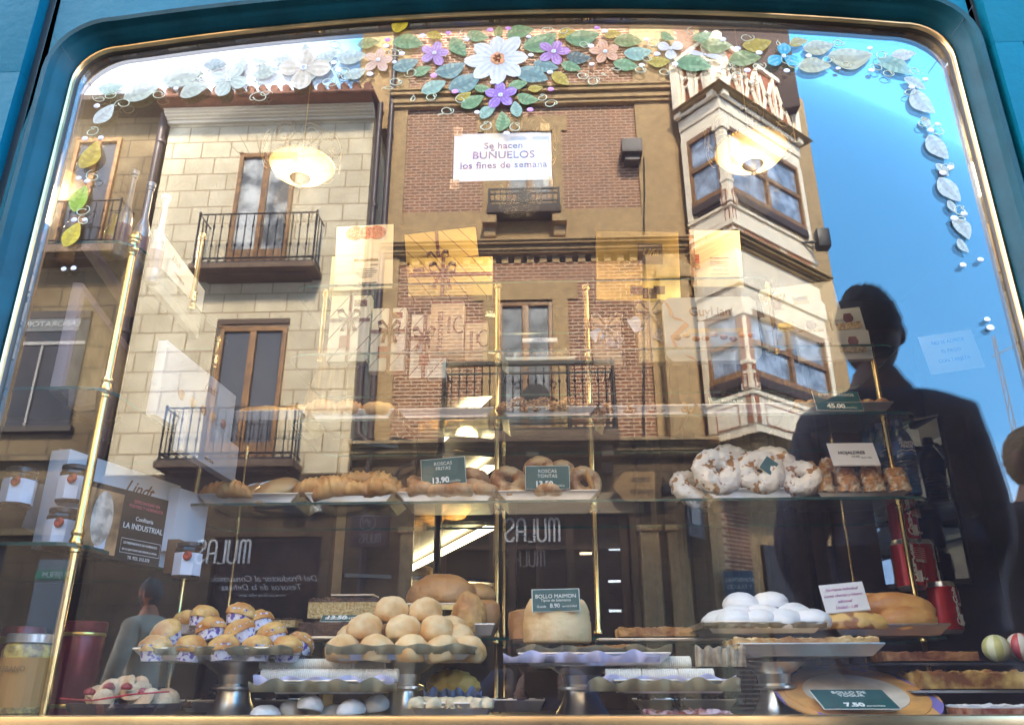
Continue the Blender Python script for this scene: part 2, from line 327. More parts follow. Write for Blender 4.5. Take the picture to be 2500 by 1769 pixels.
def tendril(cx, cy, r, turns, ang, col=(.62, .64, .46), d=1):
    p = at(cx, cy, YP); s = (at(cx+50, cy, YP)-at(cx-50, cy, YP)).length/100; r *= s; pts = []
    n = int(20*abs(turns))+4
    for i in range(n+1):
        a = R_(ang)+d*2*math.pi*turns*i/n; k = 1-.75*i/n
        pts.append((p.x+r*k*math.cos(a)+r*1.3*(i/n-.5)*math.cos(R_(ang)), YP-.001, p.z+r*k*math.sin(a)*.8+r*1.3*(i/n-.5)*math.sin(R_(ang))))
    mb = MB(); mb.tube(pts, [.0011*(1-.5*i/n) for i in range(n+1)], 5); mb.col = [col]*len(mb.f); mb.build('painted_tendril', paint, pane)
def flower(cx, cy, rad, col, n=5, a0=90, eye=(.85, .85, .88), er=.14, wid=.62):
    p = at(cx, cy, YP); s = (at(cx+50, cy, YP)-at(cx-50, cy, YP)).length/100; r = rad*s; mb = MB(); rnd = random.Random(int(cx))
    for k in range(n):
        a = R_(a0+360*k/n+rnd.uniform(-5, 5)); ca, sa = math.cos(a), math.sin(a); rr = r*rnd.uniform(.9, 1.08)
        m_ = 9; W_ = [max(0, math.sin(math.pi*(i/m_)**1.35))**.6*wid*r*.5 if 0 < i < m_ else (.06*r if i == 0 else .02*r) for i in range(m_+1)]
        for i in range(m_):
            for q in range(-3, 3):
                f0, f1 = q/3, (q+1)/3; kk_ = (1.06 if q % 2 else .90)*rnd.uniform(.9, 1.1)*(.8+.3*i/m_); mixw = .35*rnd.random()
                cc = tuple(min(.95, col[j]*kk_*(1-mixw)+.8*mixw*(kk_ > .95)+col[j]*kk_*mixw*(kk_ <= .95)) for j in range(3))
                P = lambda i_, f: (p.x+(rr*i_/m_)*ca-(W_[i_]*f)*sa, YP-.0012-.0003*k, p.z+(rr*i_/m_)*sa+(W_[i_]*f)*ca)
                mb.quad(P(i, f0), P(i+1, f0), P(i+1, f1), P(i, f1), 0, tint(cc))
    o = mb.build('painted_flower', paint, pane)
    mb = MB(); R2 = r*er
    for k in range(7):
        a = 2*math.pi*k/7; x = p.x+R2*.5*math.cos(a)*(k > 0); z = p.z+R2*.5*math.sin(a)*(k > 0)
        mb.lathe(x, z-p.z, [(R2*.55, 0), (R2*.4, .0005)], 8)
    mb.v = [(x, YP-.003-(z), y) for x, y, z in mb.v]; mb.v = [(x, y, z+p.z) for x, y, z in mb.v]
    mb.v = mb.v; mb.col = [tuple(min(1, e*rnd.uniform(.8, 1.15)) for e in eye) for _ in mb.f]; e_ = mb.build('flower_centre', paint, pane)
def berry(cx, cy, col=(.72, .68, .85)):
    p = at(cx, cy, YP); rnd = random.Random(int(cx*3+cy)); mb = MB(); r = .0052*rnd.uniform(.8, 1.15); mb.lathe(0, 0, [(r, 0), (r*.8, .0008), (r*.3, .0012)], 9, sx=1.25)
    mb.v = [(p.x+x, YP-.001-z, p.z+y) for x, y, z in mb.v]; mb.col = [lit(col, rnd.uniform(.8, 1.25)) for _ in mb.f]; mb.build('painted_berry', paint, pane)
LEAVES = [(1, 730, 575, 170, 8, MINT), (1, 935, 610, 240, 22, PALE), (1, 1200, 510, 270, 10, PALE), (1, 1285, 600, 200, 25, PALE), (1, 1420, 430, 160, 0, (.22, .30, .30)), (1, 1600, 425, 130, 80, PALE), (1, 1710, 400, 110, 160, PALE),
 (1, 1870, 400, 150, 0, PALE), (1, 1750, 480, 190, 15, PALE), (1, 2025, 325, 100, 110, PALE), (1, 2005, 515, 180, 18, PALE), (1, 2150, 370, 160, 30, PALE), (1, 685, 750, 180, 55, (.70, .72, .66)), (1, 587, 1020, 220, 72, GOLD), (1, 530, 1310, 200, 78, (.38, .55, .08)), (1, 475, 1545, 190, 70, (.72, .55, .03)), (2, 475, 150, 175, 76, (.72, .55, .03)),
 (2, 270, 290, 150, 10, OLIVE), (2, 160, 378, 200, 8, PALE), (2, 185, 480, 150, 20, PALE), (2, 530, 288, 210, -10, GREEN), (2, 705, 240, 115, -20, YEL), (2, 865, 310, 180, -60, GREEN), (2, 515, 425, 180, 20, BLUE), (2, 625, 470, 130, 30, GREEN), (2, 810, 450, 210, 20, BLUE), (2, 905, 540, 240, 30, BLUE), (2, 700, 575, 180, 28, MINT),
 (2, 990, 235, 150, -20, GREEN), (2, 1128, 212, 100, 85, OLIVE), (2, 1270, 222, 190, 20, GREEN), (2, 1400, 270, 250, 28, GREEN), (2, 1575, 225, 130, 22, YEL), (2, 1680, 240, 230, 10, GREEN), (2, 1880, 230, 120, 12, YEL), (2, 1980, 275, 190, -4, OLIVE), (2, 1440, 432, 170, -18, BLUE), (2, 1345, 500, 230, -20, BLUE), (2, 1655, 375, 170, -10, DGR), (2, 1605, 440, 140, -25, GREEN), (2, 1535, 520, 150, -45, YEL),
 (2, 1020, 580, 110, -10, GREEN), (2, 1255, 560, 130, 12, GREEN), (2, 1370, 580, 100, 5, YEL), (2, 895, 630, 110, 25, YEL), (2, 955, 670, 170, 30, GREEN), (2, 1320, 645, 150, -18, GREEN), (2, 1060, 740, 140, 45, MINT), (2, 1245, 720, 130, 100, MINT), (2, 1140, 800, 160, 85, GREEN), (2, 2045, 345, 190, 5, MINT), (2, 1965, 430, 170, -15, GREEN), (2, 2185, 405, 150, 0, YEL), (2, 2240, 240, 110, -40, GREEN),
 (3, 175, 240, 140, 20, GREEN), (3, 270, 295, 210, -8, OLIVE), (3, 120, 430, 240, -12, GREEN), (3, 535, 290, 200, 10, YEL), (3, 455, 390, 220, 5, OLIVE), (3, 810, 285, 130, 15, YEL), (3, 940, 310, 210, 8, PCREAM), (3, 915, 440, 220, 0, PCREAM), (3, 1150, 365, 300, 2, PCREAM), (3, 1500, 358, 160, 5, (.72, .70, .62)), (3, 1440, 440, 240, -35, MINT), (3, 1635, 670, 230, -62, (.66, .70, .66)), (3, 1730, 970, 220, -65, (.66, .70, .66)), (3, 1805, 1250, 220, -62, (.66, .70, .66)), (3, 1880, 1510, 180, -66, (.66, .70, .66))]
for a, x, y, ln, an, cc in LEAVES: leaf(*gl(a, x, y), ln/2.7, an, cc)
for a, x, y, r, cc, n, a0 in [(1, 1510, 530, 130, (.60, .66, .56), 4, 70), (1, 2005, 450, 170, (.84, .72, .56), 4, 85), (2, 335, 400, 105, (.80, .52, .38), 5, 80), (2, 705, 355, 105, (.55, .34, .60), 5, 75), (2, 1490, 345, 110, (.52, .28, .55), 5, 70), (2, 1830, 345, 105, (.82, .45, .26), 5, 100),
    (2, 1140, 632, 115, LILAC, 5, 92), (2, 2260, 325, 95, WHITE, 3, 150), (3, 710, 375, 115, CYAN, 3, 85)]: flower(*gl(a, x, y), r/2.7, cc, n, a0, wid=.8 if n < 5 else .62)
flower(*gl(3, 190, 365), 45, (.85, .82, .78), 2, -12, er=.05, wid=.35)
flower(*gl(2, 1125, 392), 212/2.7, (.86, .85, .80), 8, 92, eye=(.62, .25, .10), er=.24, wid=.52)
for a, x, y in [(1, 640, 700), (1, 560, 915), (1, 665, 910), (1, 520, 1175), (1, 575, 1195), (1, 490, 1450), (1, 560, 1450), (1, 1300, 440), (1, 1690, 430), (1, 2230, 460), (1, 860, 560), (1, 1160, 585), (2, 395, 265), (2, 385, 305), (2, 625, 238), (2, 795, 220), (2, 915, 262), (2, 490, 355), (2, 440, 412), (2, 280, 490), (2, 75, 470), (2, 40, 415),
    (2, 700, 500), (2, 840, 605), (2, 925, 395), (2, 985, 742), (2, 1070, 200), (2, 1190, 190), (2, 1325, 245), (2, 1340, 365), (2, 1465, 478), (2, 1470, 590), (2, 1335, 725), (2, 1090, 545), (2, 1135, 535), (2, 1775, 187), (2, 1825, 207), (2, 1735, 305), (2, 1740, 425), (2, 2100, 262), (2, 2170, 358), (2, 2070, 432), (2, 2290, 425), (2, 1180, 880),
    (3, 310, 262), (3, 405, 322), (3, 548, 350), (3, 285, 470), (3, 470, 465), (3, 730, 468), (3, 1280, 320), (3, 1290, 465), (3, 1070, 453), (3, 875, 370), (3, 1645, 525), (3, 1555, 575), (3, 1725, 820), (3, 1680, 860), (3, 1810, 1105), (3, 1760, 1140), (3, 1900, 1410), (3, 1835, 1440)]:
    berry(*gl(a, x, y), (.62, .30, .62) if (a, x) in ((2, 395), (2, 795), (2, 1070), (2, 1190), (2, 1775), (2, 1335), (2, 840), (2, 700), (2, 1470)) else (.74, .72, .86))
for x, y in ((156, 657), (180, 655)): berry(x, y, (.8, .8, .85))
for x, y in ((2351, 647), (2394, 634), (2410, 780), (2418, 800)): berry(x, y, (.8, .8, .9))
for px_, py_, ln_, an_ in ((2233, 205, 60, -40), (2262, 300, 40, -70), (2300, 415, 46, -60), (2325, 505, 40, -70), (2352, 600, 44, -64)): leaf(px_, py_, ln_, an_, (.60, .64, .58), .5)
for a, x, y, r, t_, an, d in [(1, 760, 520, 70, .9, 150, -1), (1, 900, 515, 40, 1.6, 0, 1), (1, 1020, 500, 45, 1.5, 20, -1), (1, 740, 630, 40, 1.6, 40, 1), (1, 640, 660, 60, .8, 120, -1), (1, 800, 680, 55, 1.3, 200, 1), (1, 1055, 630, 45, 1.5, 0, 1), (1, 1690, 640, 60, 1.5, 200, 1), (1, 1760, 610, 55, .8, 330, -1), (1, 620, 860, 45, 1.6, 90, 1), (1, 600, 1160, 55, 1.2, 100, -1), (1, 560, 1390, 50, 1.3, 60, 1), (1, 540, 1450, 45, 1.2, 100, -1), (1, 1690, 560, 35, 1.6, 0, 1), (1, 2180, 550, 55, 1.3, 10, 1), (1, 2270, 470, 50, 1.5, 0, -1), (1, 1340, 500, 45, 1.5, 90, 1),
    (2, 60, 300, 45, 1.5, 0, 1), (2, 110, 500, 50, 1.3, 180, 1), (2, 455, 350, 50, 1.5, 20, 1), (2, 460, 545, 45, 1.7, 0, 1), (2, 385, 570, 70, .6, 230, 1), (2, 545, 490, 50, 1.2, 200, -1), (2, 690, 635, 40, 1.7, 30, -1), (2, 590, 640, 80, .5, 150, 1), (2, 800, 735, 45, 1.6, 10, 1), (2, 870, 650, 45, 1.2, 60, -1), (2, 760, 760, 50, .5, 90, 1), (2, 880, 230, 55, .8, 60, -1), (2, 1050, 825, 45, 1.6, 90, 1), (2, 1235, 830, 45, 1.6, 60, -1), (2, 1420, 640, 35, 1.6, 90, 1), (2, 1480, 680, 45, 1.5, 0, -1), (2, 1455, 200, 40, 1.5, 30, 1), (2, 1560, 200, 50, .9, 0, -1), (2, 1690, 505, 40, 1.6, 0, 1), (2, 1760, 530, 45, 1.6, 20, -1), (2, 1820, 505, 50, .5, 30, 1), (2, 1700, 300, 40, 1.4, 0, 1), (2, 2070, 465, 40, 1.6, 0, 1), (2, 2160, 285, 45, 1.6, 0, -1), (2, 2230, 480, 40, 1.6, 0, 1), (2, 2110, 390, 35, 1.5, 0, 1), (2, 1890, 450, 60, .7, 230, 1),
    (3, 90, 210, 50, .9, 60, -1), (3, 345, 435, 45, 1.6, 0, 1), (3, 400, 495, 45, 1.6, 90, -1), (3, 520, 545, 35, 1.6, 0, 1), (3, 560, 440, 50, 1.3, 30, 1), (3, 480, 255, 50, 1.3, 20, 1), (3, 650, 280, 70, .5, 30, -1), (3, 785, 430, 45, 1.6, 0, 1), (3, 720, 400, 45, 1.2, 300, 1), (3, 1010, 390, 45, 1.4, 0, -1), (3, 1130, 430, 35, 1.6, 0, 1), (3, 1080, 290, 40, 1.4, 0, 1), (3, 1360, 360, 45, 1.5, 30, -1), (3, 1410, 490, 40, 1.6, 0, 1), (3, 1320, 440, 50, 1, 180, 1), (3, 1550, 600, 50, 1.2, 90, 1), (3, 1580, 480, 55, .9, 0, 1), (3, 1640, 800, 50, 1.6, 90, 1), (3, 1720, 850, 60, 1.3, 60, -1), (3, 1800, 1100, 50, 1.4, 40, 1), (3, 1870, 1380, 50, 1.5, 60, -1), (3, 1870, 1450, 40, 1.2, 240, 1)]:
    tendril(*gl(a, x, y), r/2.7, t_, an, d=d)
# paper notice taped inside the pane
nt_ = thing('paper_notice', 'white paper notice about weekend fritters taped inside the pane', 'notice', (-.068, .011, 1.79))
x0, x1, z0, z1 = rect(1108, 326, 1346, 441, .011)
MB().box(x0, x1, .0102, .0108, z0, z1).build('paper', white, nt_)
cxn = (x0+x1)/2
text('Se hacen', .0205, (cxn+.002, .0098, z1-.030), inkblue, nt_, sp=1.05, bold=.0003); text('BUÑUELOS', .0235, (cxn+.002, .0098, z1-.052), inkblue, nt_, sp=1.05, bold=.0003); text('los fines de semana', .0205, (cxn+.002, .0098, z1-.075), inkblue, nt_, sp=1.05, bold=.0002)
tape = pane_mat('tape', .06, (.9, .88, .8))
for x, z in ((x0+.008, z1+.006), (x1-.010, z1+.008), (x0+.004, z0-.008), (x1-.006, z0-.007)): MB().box(x-.010, x+.008, .0090, .0094, z-.010, z+.012).build('tape', tape, nt_)
# ================================================================ STREET AND THE HOUSES OPPOSITE (real, at y < 0; built at mirrored y)
YF = 12.1
ground = MB().box(-60, 60, -60, .0, -.3, 0).build('street', brick_mat('paving', (.20, .18, .155), (.24, .21, .18), (.09, .08, .07), .6, .6, .012, stain=.2), None)
tag(ground, 'stone paved street between the houses', None, None, 'structure')
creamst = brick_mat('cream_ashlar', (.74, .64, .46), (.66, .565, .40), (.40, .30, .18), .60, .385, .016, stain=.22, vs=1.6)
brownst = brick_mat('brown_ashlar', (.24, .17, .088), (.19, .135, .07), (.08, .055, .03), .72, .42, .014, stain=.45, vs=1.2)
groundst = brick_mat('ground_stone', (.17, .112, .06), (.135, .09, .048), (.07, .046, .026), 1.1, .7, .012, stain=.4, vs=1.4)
brickm = brick_mat('red_brick', (.30, .105, .045), (.17, .062, .03), (.58, .42, .28), .20, .068, .013, stain=.12, vs=2)
tanst = mat('tan_stone', (.40, .26, .12), .85, 0, .17, 9, bump=.4, bs=24, detail=10, lo=.32, hi=.68)
creampl = mat('cream_plaster', (.72, .64, .50), .8, 0, .06, 2)
ochre = mat('ochre_cornice', (.40, .26, .10), .8, 0, .14, 3)
whitep = mat('bay_white', (.88, .76, .58), .7, 0, .05, 4)
terra = mat('terracotta_paint', (.36, .12, .05), .7, 0, .1, 8)
woodf = mat('window_wood', (.26, .125, .04), .45, 0, .25, 9)
darkglass = mat('window_dark', (.03, .028, .03), .06, 0, spec=.8)
curtain = mat('curtain_glass', (.20, .21, .22), .35, 0, .5, 5, spec=.25, lo=.3, hi=.7)
pipem = mat('downpipe_brown', (.055, .032, .03), .45); blk = mat('shop_black', (.010, .009, .012), .4, spec=.3)
tile = mat('tile_brown', (.20, .085, .05), .85, 0, .2, 6)
def vz(px, py, Y=YF): return at(px, py, Y).z
def vx(px, py, Y=YF): return at(px, py, Y).x
def M(): return MB(mirror=True)
def cornice(mb, x0, x1, z0, z1, Y, steps, out=.25, mi=0):
    n = len(steps)
    for i, s_ in enumerate(steps): mb.box(x0-s_*out*.0, x1, Y-s_*out, Y+.02, z0+(z1-z0)*i/n, z0+(z1-z0)*(i+1)/n-.001, mi)
# ---- cream house
cream = thing('stone_house', 'cream ashlar house with two iron balconies and a black shop window', 'house', (-5.3, -YF, 0))
CX0, CX1 = vx(398, 400), vx(905, 400); ZE = at(650, 256, YF-.29).z; ZM = 4.25
M().box(CX0, CX1, YF, YF+6, ZM, ZE-.02).build('wall', creamst, cream)
gx = [(CX0, YF-.02), (CX1, YF-.02)]
sx0, sx1, sz0, sz1 = rect(510, 1310, 777, 1560, YF)
mb = M(); mb.box(CX0-.02, CX1+.1, YF-.03, YF+6, sz1, ZM-.002); mb.box(CX0-.02, sx0, YF-.03, YF+6, 0, sz1-.001); mb.box(sx1, CX1+.1, YF-.03, YF+6, 0, sz1-.001); mb.box(sx0, sx1, YF-.03, YF+.3, 0, .45)
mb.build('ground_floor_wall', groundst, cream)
sw = M().box(sx0, sx1, YF+.12, YF+.3, .45, sz1).build('shop_window', blk, cream)
mb = M(); 
for z in (sz0+.03, sz1-.06): mb.box(sx0, sx1, YF+.08, YF+.119, z, z+.05)
mb.box(sx0, sx0+.05, YF+.081, YF+.118, .5, sz1); mb.box(sx1-.05, sx1, YF+.081, YF+.118, .5, sz1); mb.build('frame', mat('shop_frame', (.02, .014, .012), .4), sw)
lett = mat('shop_lettering', (.85, .83, .80), .5); lett2 = mat('script_lettering', (.65, .62, .60), .5)
def vtext(s_, px, py, hpx, Y, m, par, **k):       # lettering on a wall opposite, read by someone in the street
    p = at(px, py, Y); h = (at(px, py-hpx/2, Y)-at(px, py+hpx/2, Y)).length; return text(s_, h, (p.x, -Y, p.z), m, par, face='out', ext=.004, **k)
def mulas(px, py, hpx, Y, par, m=None, wk=1.0):          # rounded lettering drawn as tubes
    p = at(px, py, Y); h = (at(px, py-hpx/2, Y)-at(px, py+hpx/2, Y)).length; u = h/2*wk; x = 0; mb = MB()
    def st(pts, x_): mb.tube([(p.x-(x_+a*u), -Y, p.z+b*h/2) for a, b in pts], h*.052, 6)
    def arc(cx_, cz, r, a0, a1, rz=None): return [(cx_+r*math.cos(R_(a0+(a1-a0)*i/8)), cz+(rz or r)*math.sin(R_(a0+(a1-a0)*i/8))) for i in range(9)]
    x = -2.35*u
    st([(0, -1), (0, .6)]+arc(.22, .6, .22, 180, 0, .4)+[(.44, -1)], x); st([(.44, .6)]+arc(.66, .6, .22, 180, 0, .4)+[(.88, -1)], x); x += 1.2*u
    st([(0, 1), (0, -.6)]+arc(.35, -.6, .35, 180, 360, .4)+[(.7, 1)], x); x += 1.0*u
    st([(0, 1), (0, -1), (.55, -1)], x); x += .8*u
    st([(0, -1), (0, .5)]+arc(.35, .5, .35, 180, 0, .5)+[(.7, -1)], x); st([(0, -.15), (.7, -.15)], x); x += 1.0*u
    st([(.7, .65)]+arc(.35, .6, .35, 10, 180, .4)+[(.0, .35), (.7, -.3), (.7, -.6)]+arc(.35, -.6, .35, 0, -180, .4)+[(0, -.65)], x)
    return mb.build('lettering', m or lett, par, True)
mulas(545, 1346, 56, YF-.05, sw)
vtext('Del Productor al Consumidor', 640, 1412, 21, YF+.04, lett2, sw, shear=.35, sx=1.1); vtext('Tesoros de la Dehesa', 640, 1433, 21, YF+.04, lett2, sw, shear=.35, sx=1.1); vtext('www.carnicasmulas.com', 640, 1452, 12, YF+.04, lett2, sw)
mb = M(); z1 = ZE; z0 = vz(650, 300)
for i, (a, b, o_) in enumerate(((.0, .28, .08), (.28, .45, .13), (.45, .62, .20), (.62, .85, .25), (.85, 1.0, .29))): mb.box(CX0-.05, CX1+.02, YF-o_, YF+.01, z0+(z1-z0)*a, z0+(z1-z0)*b-.001, bev=.02)
mb.build('cornice', creampl, cream, True)
mb = M(); mb.box(CX0-.1, CX1+.02, YF-.55, YF+.3, z1, z1+.07)
xx = CX0-.1
while xx < CX1: mb.tube([(xx+.09, YF-.66, z1+.10), (xx+.09, YF+3, z1+1.0)], .085, 10); xx += .235
mb.tube([(CX0-.1, YF-.60, z1+.03), (CX1+.1, YF-.60, z1+.03)], .045, 10)
mb.build('roof', tile, cream, True)
def french_window(par, x0, x1, z0, z1, Y, g=None, name='balcony_door'):
    mb = M(); f = .075; xm = (x0+x1)/2; yo = Y-.02
    for a, b, c_, d in ((x0, x0+f, z0, z1), (x1-f, x1, z0, z1), (x0+f, x1-f, z1-f*1.3, z1), (xm-.06, xm+.06, z0, z1-f*1.3-.001), (x0+f, xm-.06, z0, z0+.35), (xm+.06, x1-f, z0, z0+.35)): mb.box(a, b, yo-.03, Y+.05, c_, d, bev=.008)
    mb.box(x0-.02, x0+f, yo-.05, Y+.04, z1-.02, z1+.01)
    o = mb.build(name, woodf, par, True)
    mb = M(); mb.box(x0+f, xm-.06, Y+.01, Y+.02, z0+.35, z1-f); mb.box(xm+.06, x1-f, Y+.01, Y+.02, z0+.35, z1-f); mb.build('glass', g or darkglass, o); return o
mirg = mat('door_glass', (.05, .05, .055), .03, 0, spec=1.0)
cgl = mat('curtained_glass', (.35, .35, .34), .15, 0, .75, 1.6, lo=.42, hi=.58, spec=.8)
def balcony(par, x0, x1, zf, zr, Y, dep, n, slab=.16, scroll=True, label=None):
    mb = M(); mb.box(x0-.06, x1+.06, Y-dep-.06, Y-.001, zf-slab, zf, bev=.03); mb.box(x0+.12, x1-.12, Y-dep+.15, Y-.002, zf-slab-.04, zf-slab-.001)
    s_ = mb.build('balcony', mat('balcony_slab', (.16, .10, .06), .8, 0, .2, 4), par, True)
    mb = M(); yf = Y-dep
    for z in (zr, zf+.12): mb.tube([(x0, Y, z), (x0, yf, z), (x1, yf, z), (x1, Y, z)], .017, 6)
    mb.box(x0-.02, x1+.02, yf-.02, yf+.02, zf, zf+.04)
    for i in range(n+1):
        x = x0+(x1-x0)*i/n; mb.tube([(x, yf, zf), (x, yf, zr)], .011, 5)
        for z in (zf+.16+(zr-zf)*.22, zf+.16+(zr-zf)*.6): mb.lathe(x, yf, [(.011, z-.035), (.028, z), (.011, z+.035)], 6)
        if scroll and i < n:
            w = (x1-x0)/n
            mb.tube([(x+w/2+w*.38*math.cos(a), yf, zf+.06+.05*math.sin(a)) for a in [2*math.pi*q/8 for q in range(8)]], .008, 4, closed=True)
    for yy in (Y-dep*.33, Y-dep*.66):
        for x in (x0, x1): mb.tube([(x, yy, zf), (x, yy, zr)], .011, 5); 
    for x in (x0, x1): mb.lathe(x, yf, [(.016, zf), (.022, zr), (.03, zr+.03), (.004, zr+.07)], 6)
    mb.build('railing', iron, s_, True); return s_
dx0, dx1, dz0, dz1 = rect(572, 378, 712, 640, YF); french_window(cream, dx0, dx1, dz0-.1, dz1, YF-.03, cgl)
b0, b1, bz0, bz1 = rect(480, 521, 768, 642, YF-.5); balcony(cream, b0, b1, bz0, bz1, YF, .5, 15, slab=.11)
ex0, ex1, ez0, ez1 = rect(520, 800, 686, 1130, YF); french_window(cream, ex0, ex1, ez0, ez1, YF-.03, mirg)
mb = M(); mb.box(ex0-.09, ex0-.001, YF-.06, YF+.02, ez0, ez1+.06); mb.box(ex0-.09, ex1+.02, YF-.061, YF+.02, ez1+.061, ez1+.16)
mb.build('door_surround', mat('surround_brown', (.09, .05, .025), .6), cream)
b0, b1, bz0, bz1 = rect(397, 994, 716, 1122, YF-.5); balcony(cream, b0, b1, bz0, bz1, YF, .5, 15, slab=.13)
# joints of the flat arch over the upper door
mb = M()
for i in range(-3, 4): xa = (dx0+dx1)/2+i*.22; xb_ = (dx0+dx1)/2+i*.34; mb.quad((xa-.008, YF-.003, dz1+.07), (xa+.008, YF-.003, dz1+.07), (xb_+.008, YF-.003, dz1+.50), (xb_-.008, YF-.003, dz1+.50))
mb.build('arch_joints', mat('joint_brown', (.30, .22, .13), .9), cream)
# ---- dark house at the far side
dark = thing('weathered_house', 'dark weathered stone house with a laboratory sign over its window', 'house', (-11, -YF, 0))
DX1 = CX0-.16; DX0 = -22; dzt = at(150, 244, YF-.5).z
M().box(DX0, DX1, YF+.1, YF+6, 3.9, dzt).build('wall', brownst, dark)
wx0, wx1, wz0, wz1 = rect(40, 757, 192, 1040, YF)
mb = M(); mb.box(wx0, wx1, YF+.02, YF+.099, wz1-.16, wz1, bev=.02); mb.box(wx0-.1, wx1+.1, YF-.05, YF+.098, wz0-.1, wz0)
mb.build('sill', mat('dark_sill', (.06, .045, .035), .7), dark)
wn = M().box(wx0, wx1, YF+.05, YF+.098, wz0+.001, wz1-.161).build('window', mat('lab_window', (.022, .022, .026), .1, 0, .3, 2), dark)
lb = rect(50, 776, 190, 806, YF)
M().box(lb[0], lb[1]+.02, YF+.03, YF+.049, lb[2], lb[3]).build('sign_board', mat('lab_board', (.13, .13, .125), .5), dark)
vtext('LABORATORIO', 118, 791, 18, YF+.02, mat('lab_letters', (.42, .42, .40), .5), dark, sx=1.15)
mb = M(); mb.box(wx0, wx1, YF+.02, YF+.05, vz(100, 840), vz(100, 832)); mb.box(wx0+.35, wx0+.39, YF+.02, YF+.051, wz0, vz(100, 841)); mb.build('window_frame', mat('lab_frame', (.30, .28, .26), .5), dark)
mb = M(); zt0 = vz(200, 262)
cornice(mb, DX0, DX1, zt0, dzt, YF+.1, (.2, .5, .7, 1), .4); mb.box(DX0, DX1, YF-.5, YF+.8, dzt+.001, dzt+.12); mb.build('eaves', mat('eaves_dark', (.055, .035, .025), .8), dark)
ux0_, ux1_, uz0, uz1 = rect(150, 335, 262, 640, YF); french_window(dark, ux0_, ux1_, uz0, uz1, YF+.07, darkglass); c0, c1, cz0, cz1 = rect(120, 490, 285, 598, YF-.4)
balcony(dark, c0-.6, c1, cz0, cz1, YF+.1, .5, 12)
for y_, h_ in ((1110, 14), (1290, 16)):
    mb = M(); mb.box(DX0, DX1, YF-.08, YF+.099, vz(200, y_+h_), vz(200, y_)); mb.build('string_course', brownst, dark)
mb = M(); mb.box(DX0, -10.9, YF+.08, YF+6, 0, 3.899); mb.box(-9.05, DX1, YF+.08, YF+6, 0, 3.899); mb.box(-10.899, -9.051, YF+.08, YF+6, 3.1, 3.898)
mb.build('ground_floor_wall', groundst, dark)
sg = M().box(-10.9, -9.05, YF+.3, YF+.6, 0, 3.1).build('shop_window', blk, dark)
photo = thing('film_sign', 'grey film shop banner with green band on the dark house', 'banner', (vx(112, 1500), -YF+.1, 0))
q0, q1, q2, q3 = rect(72, 1365, 165, 1600, YF-.1)
M().box(q0, q1, YF-.1, YF-.06, q2, q3).build('panel', mat('banner_grey', (.17, .19, .20), .5), photo)
a0, a1, a2, a3 = rect(106, 1390, 165, 1413, YF-.12); M().box(q0+.0, q1, YF-.13, YF-.101, a2, a3).build('green_band', mat('film_green', (.01, .20, .09), .4), photo)
vtext('FUJIFILM', 136, 1402, 19, YF-.135, mat('white_letter', (.7, .7, .68), .5), photo)
# ---- downpipes (each fixed to its own house wall)
def pipe(label, pts, r=.06):
    t = thing('downpipe', label, 'downpipe', (pts[-1][0], -pts[-1][1], pts[-1][2]), group='downpipes on the houses opposite'); M().tube(pts, r, 12).build('pipe', pipem, t, True)
    mb = M(); z = pts[-1][2]+.5
    while z < pts[0][2]-.4: mb.tube([(pts[-2][0], pts[-2][1], z), (pts[-2][0], pts[-2][1], z+.06)], r*1.25, 12); z += 2.1
    mb.build('bracket', pipem, t)
pa, pb = vx(905, 600, YF-.1), vx(935, 600, YF-.1)
pipe('left one of two brown downpipes beside the brick house, ends in a bend', [(pa, YF-.12, ZE+.1), (pa, YF-.12, 5.2), (pa+.02, YF-.12, 4.9), (pa+.2, YF-.12, 4.75)])
pipe('right one of two brown downpipes beside the brick house, runs to the street', [(pb, YF-.12, 15), (pb, YF-.12, 5), (pb, YF-.12, .1)])
pd = vx(408, 300, YF-.05)
pipe('dark downpipe between the cream house and the weathered house', [(pd-.06, YF-.1, ZE), (pd-.06, YF-.1, 9), (pd-.03, YF-.1, 4.6), (pd-.2, YF-.1, 4.3)], .075)
# ---- brick house
bh = thing('brick_house', 'brick and tan stone corner house with a white bay window', 'house', (0, -YF, 0))
BX0, BX1 = vx(955, 300, YF-.05), vx(1641, 300, YF-.05); HB = 17.5
ca, sa = math.cos(R_(40)), math.sin(R_(40))
zc = {}
for k_, y_ in dict(a1=228, a0=262, b1=515, c1=600, c0=624, d0=642, led1=1086, led0=1122, sb1=1205, sb0=1256).items(): zc[k_] = vz(1300, y_, YF)
pw0, pw1, pwz0, pwz1 = rect(1236, 322, 1350, 505, YF)     # upper window
lw0, lw1, lwz0, lwz1 = rect(1216, 733, 1352, 1085, YF)   # lower window
qx0, qx1 = vx(990, 400), vx(1558, 400)                    # brick field between the quoins
def holes(mb, x0, x1, z0, z1, hx0, hx1, hz0, hz1, Y0, Y1, mi=0):
    mb.box(x0, hx0, Y0, Y1, z0, z1, mi); mb.box(hx1, x1, Y0, Y1, z0, z1, mi)
    if hz0 > z0: mb.box(hx0+.0005, hx1-.0005, Y0, Y1, z0, hz0, mi)
    if hz1 < z1: mb.box(hx0+.0005, hx1-.0005, Y0, Y1, hz1, z1, mi)
mb = M(); holes(mb, qx0, qx1, zc['b1'], zc['a0'], pw0, pw1, pwz0, pwz1, YF, YF+.4); holes(mb, qx0, qx1, zc['led1'], zc['d0'], lw0, lw1, lwz0, lwz1, YF, YF+.4)
mb.box(qx0, qx1, YF, YF+.4, zc['a1'], HB)
mb.build('brick_wall', brickm, bh)
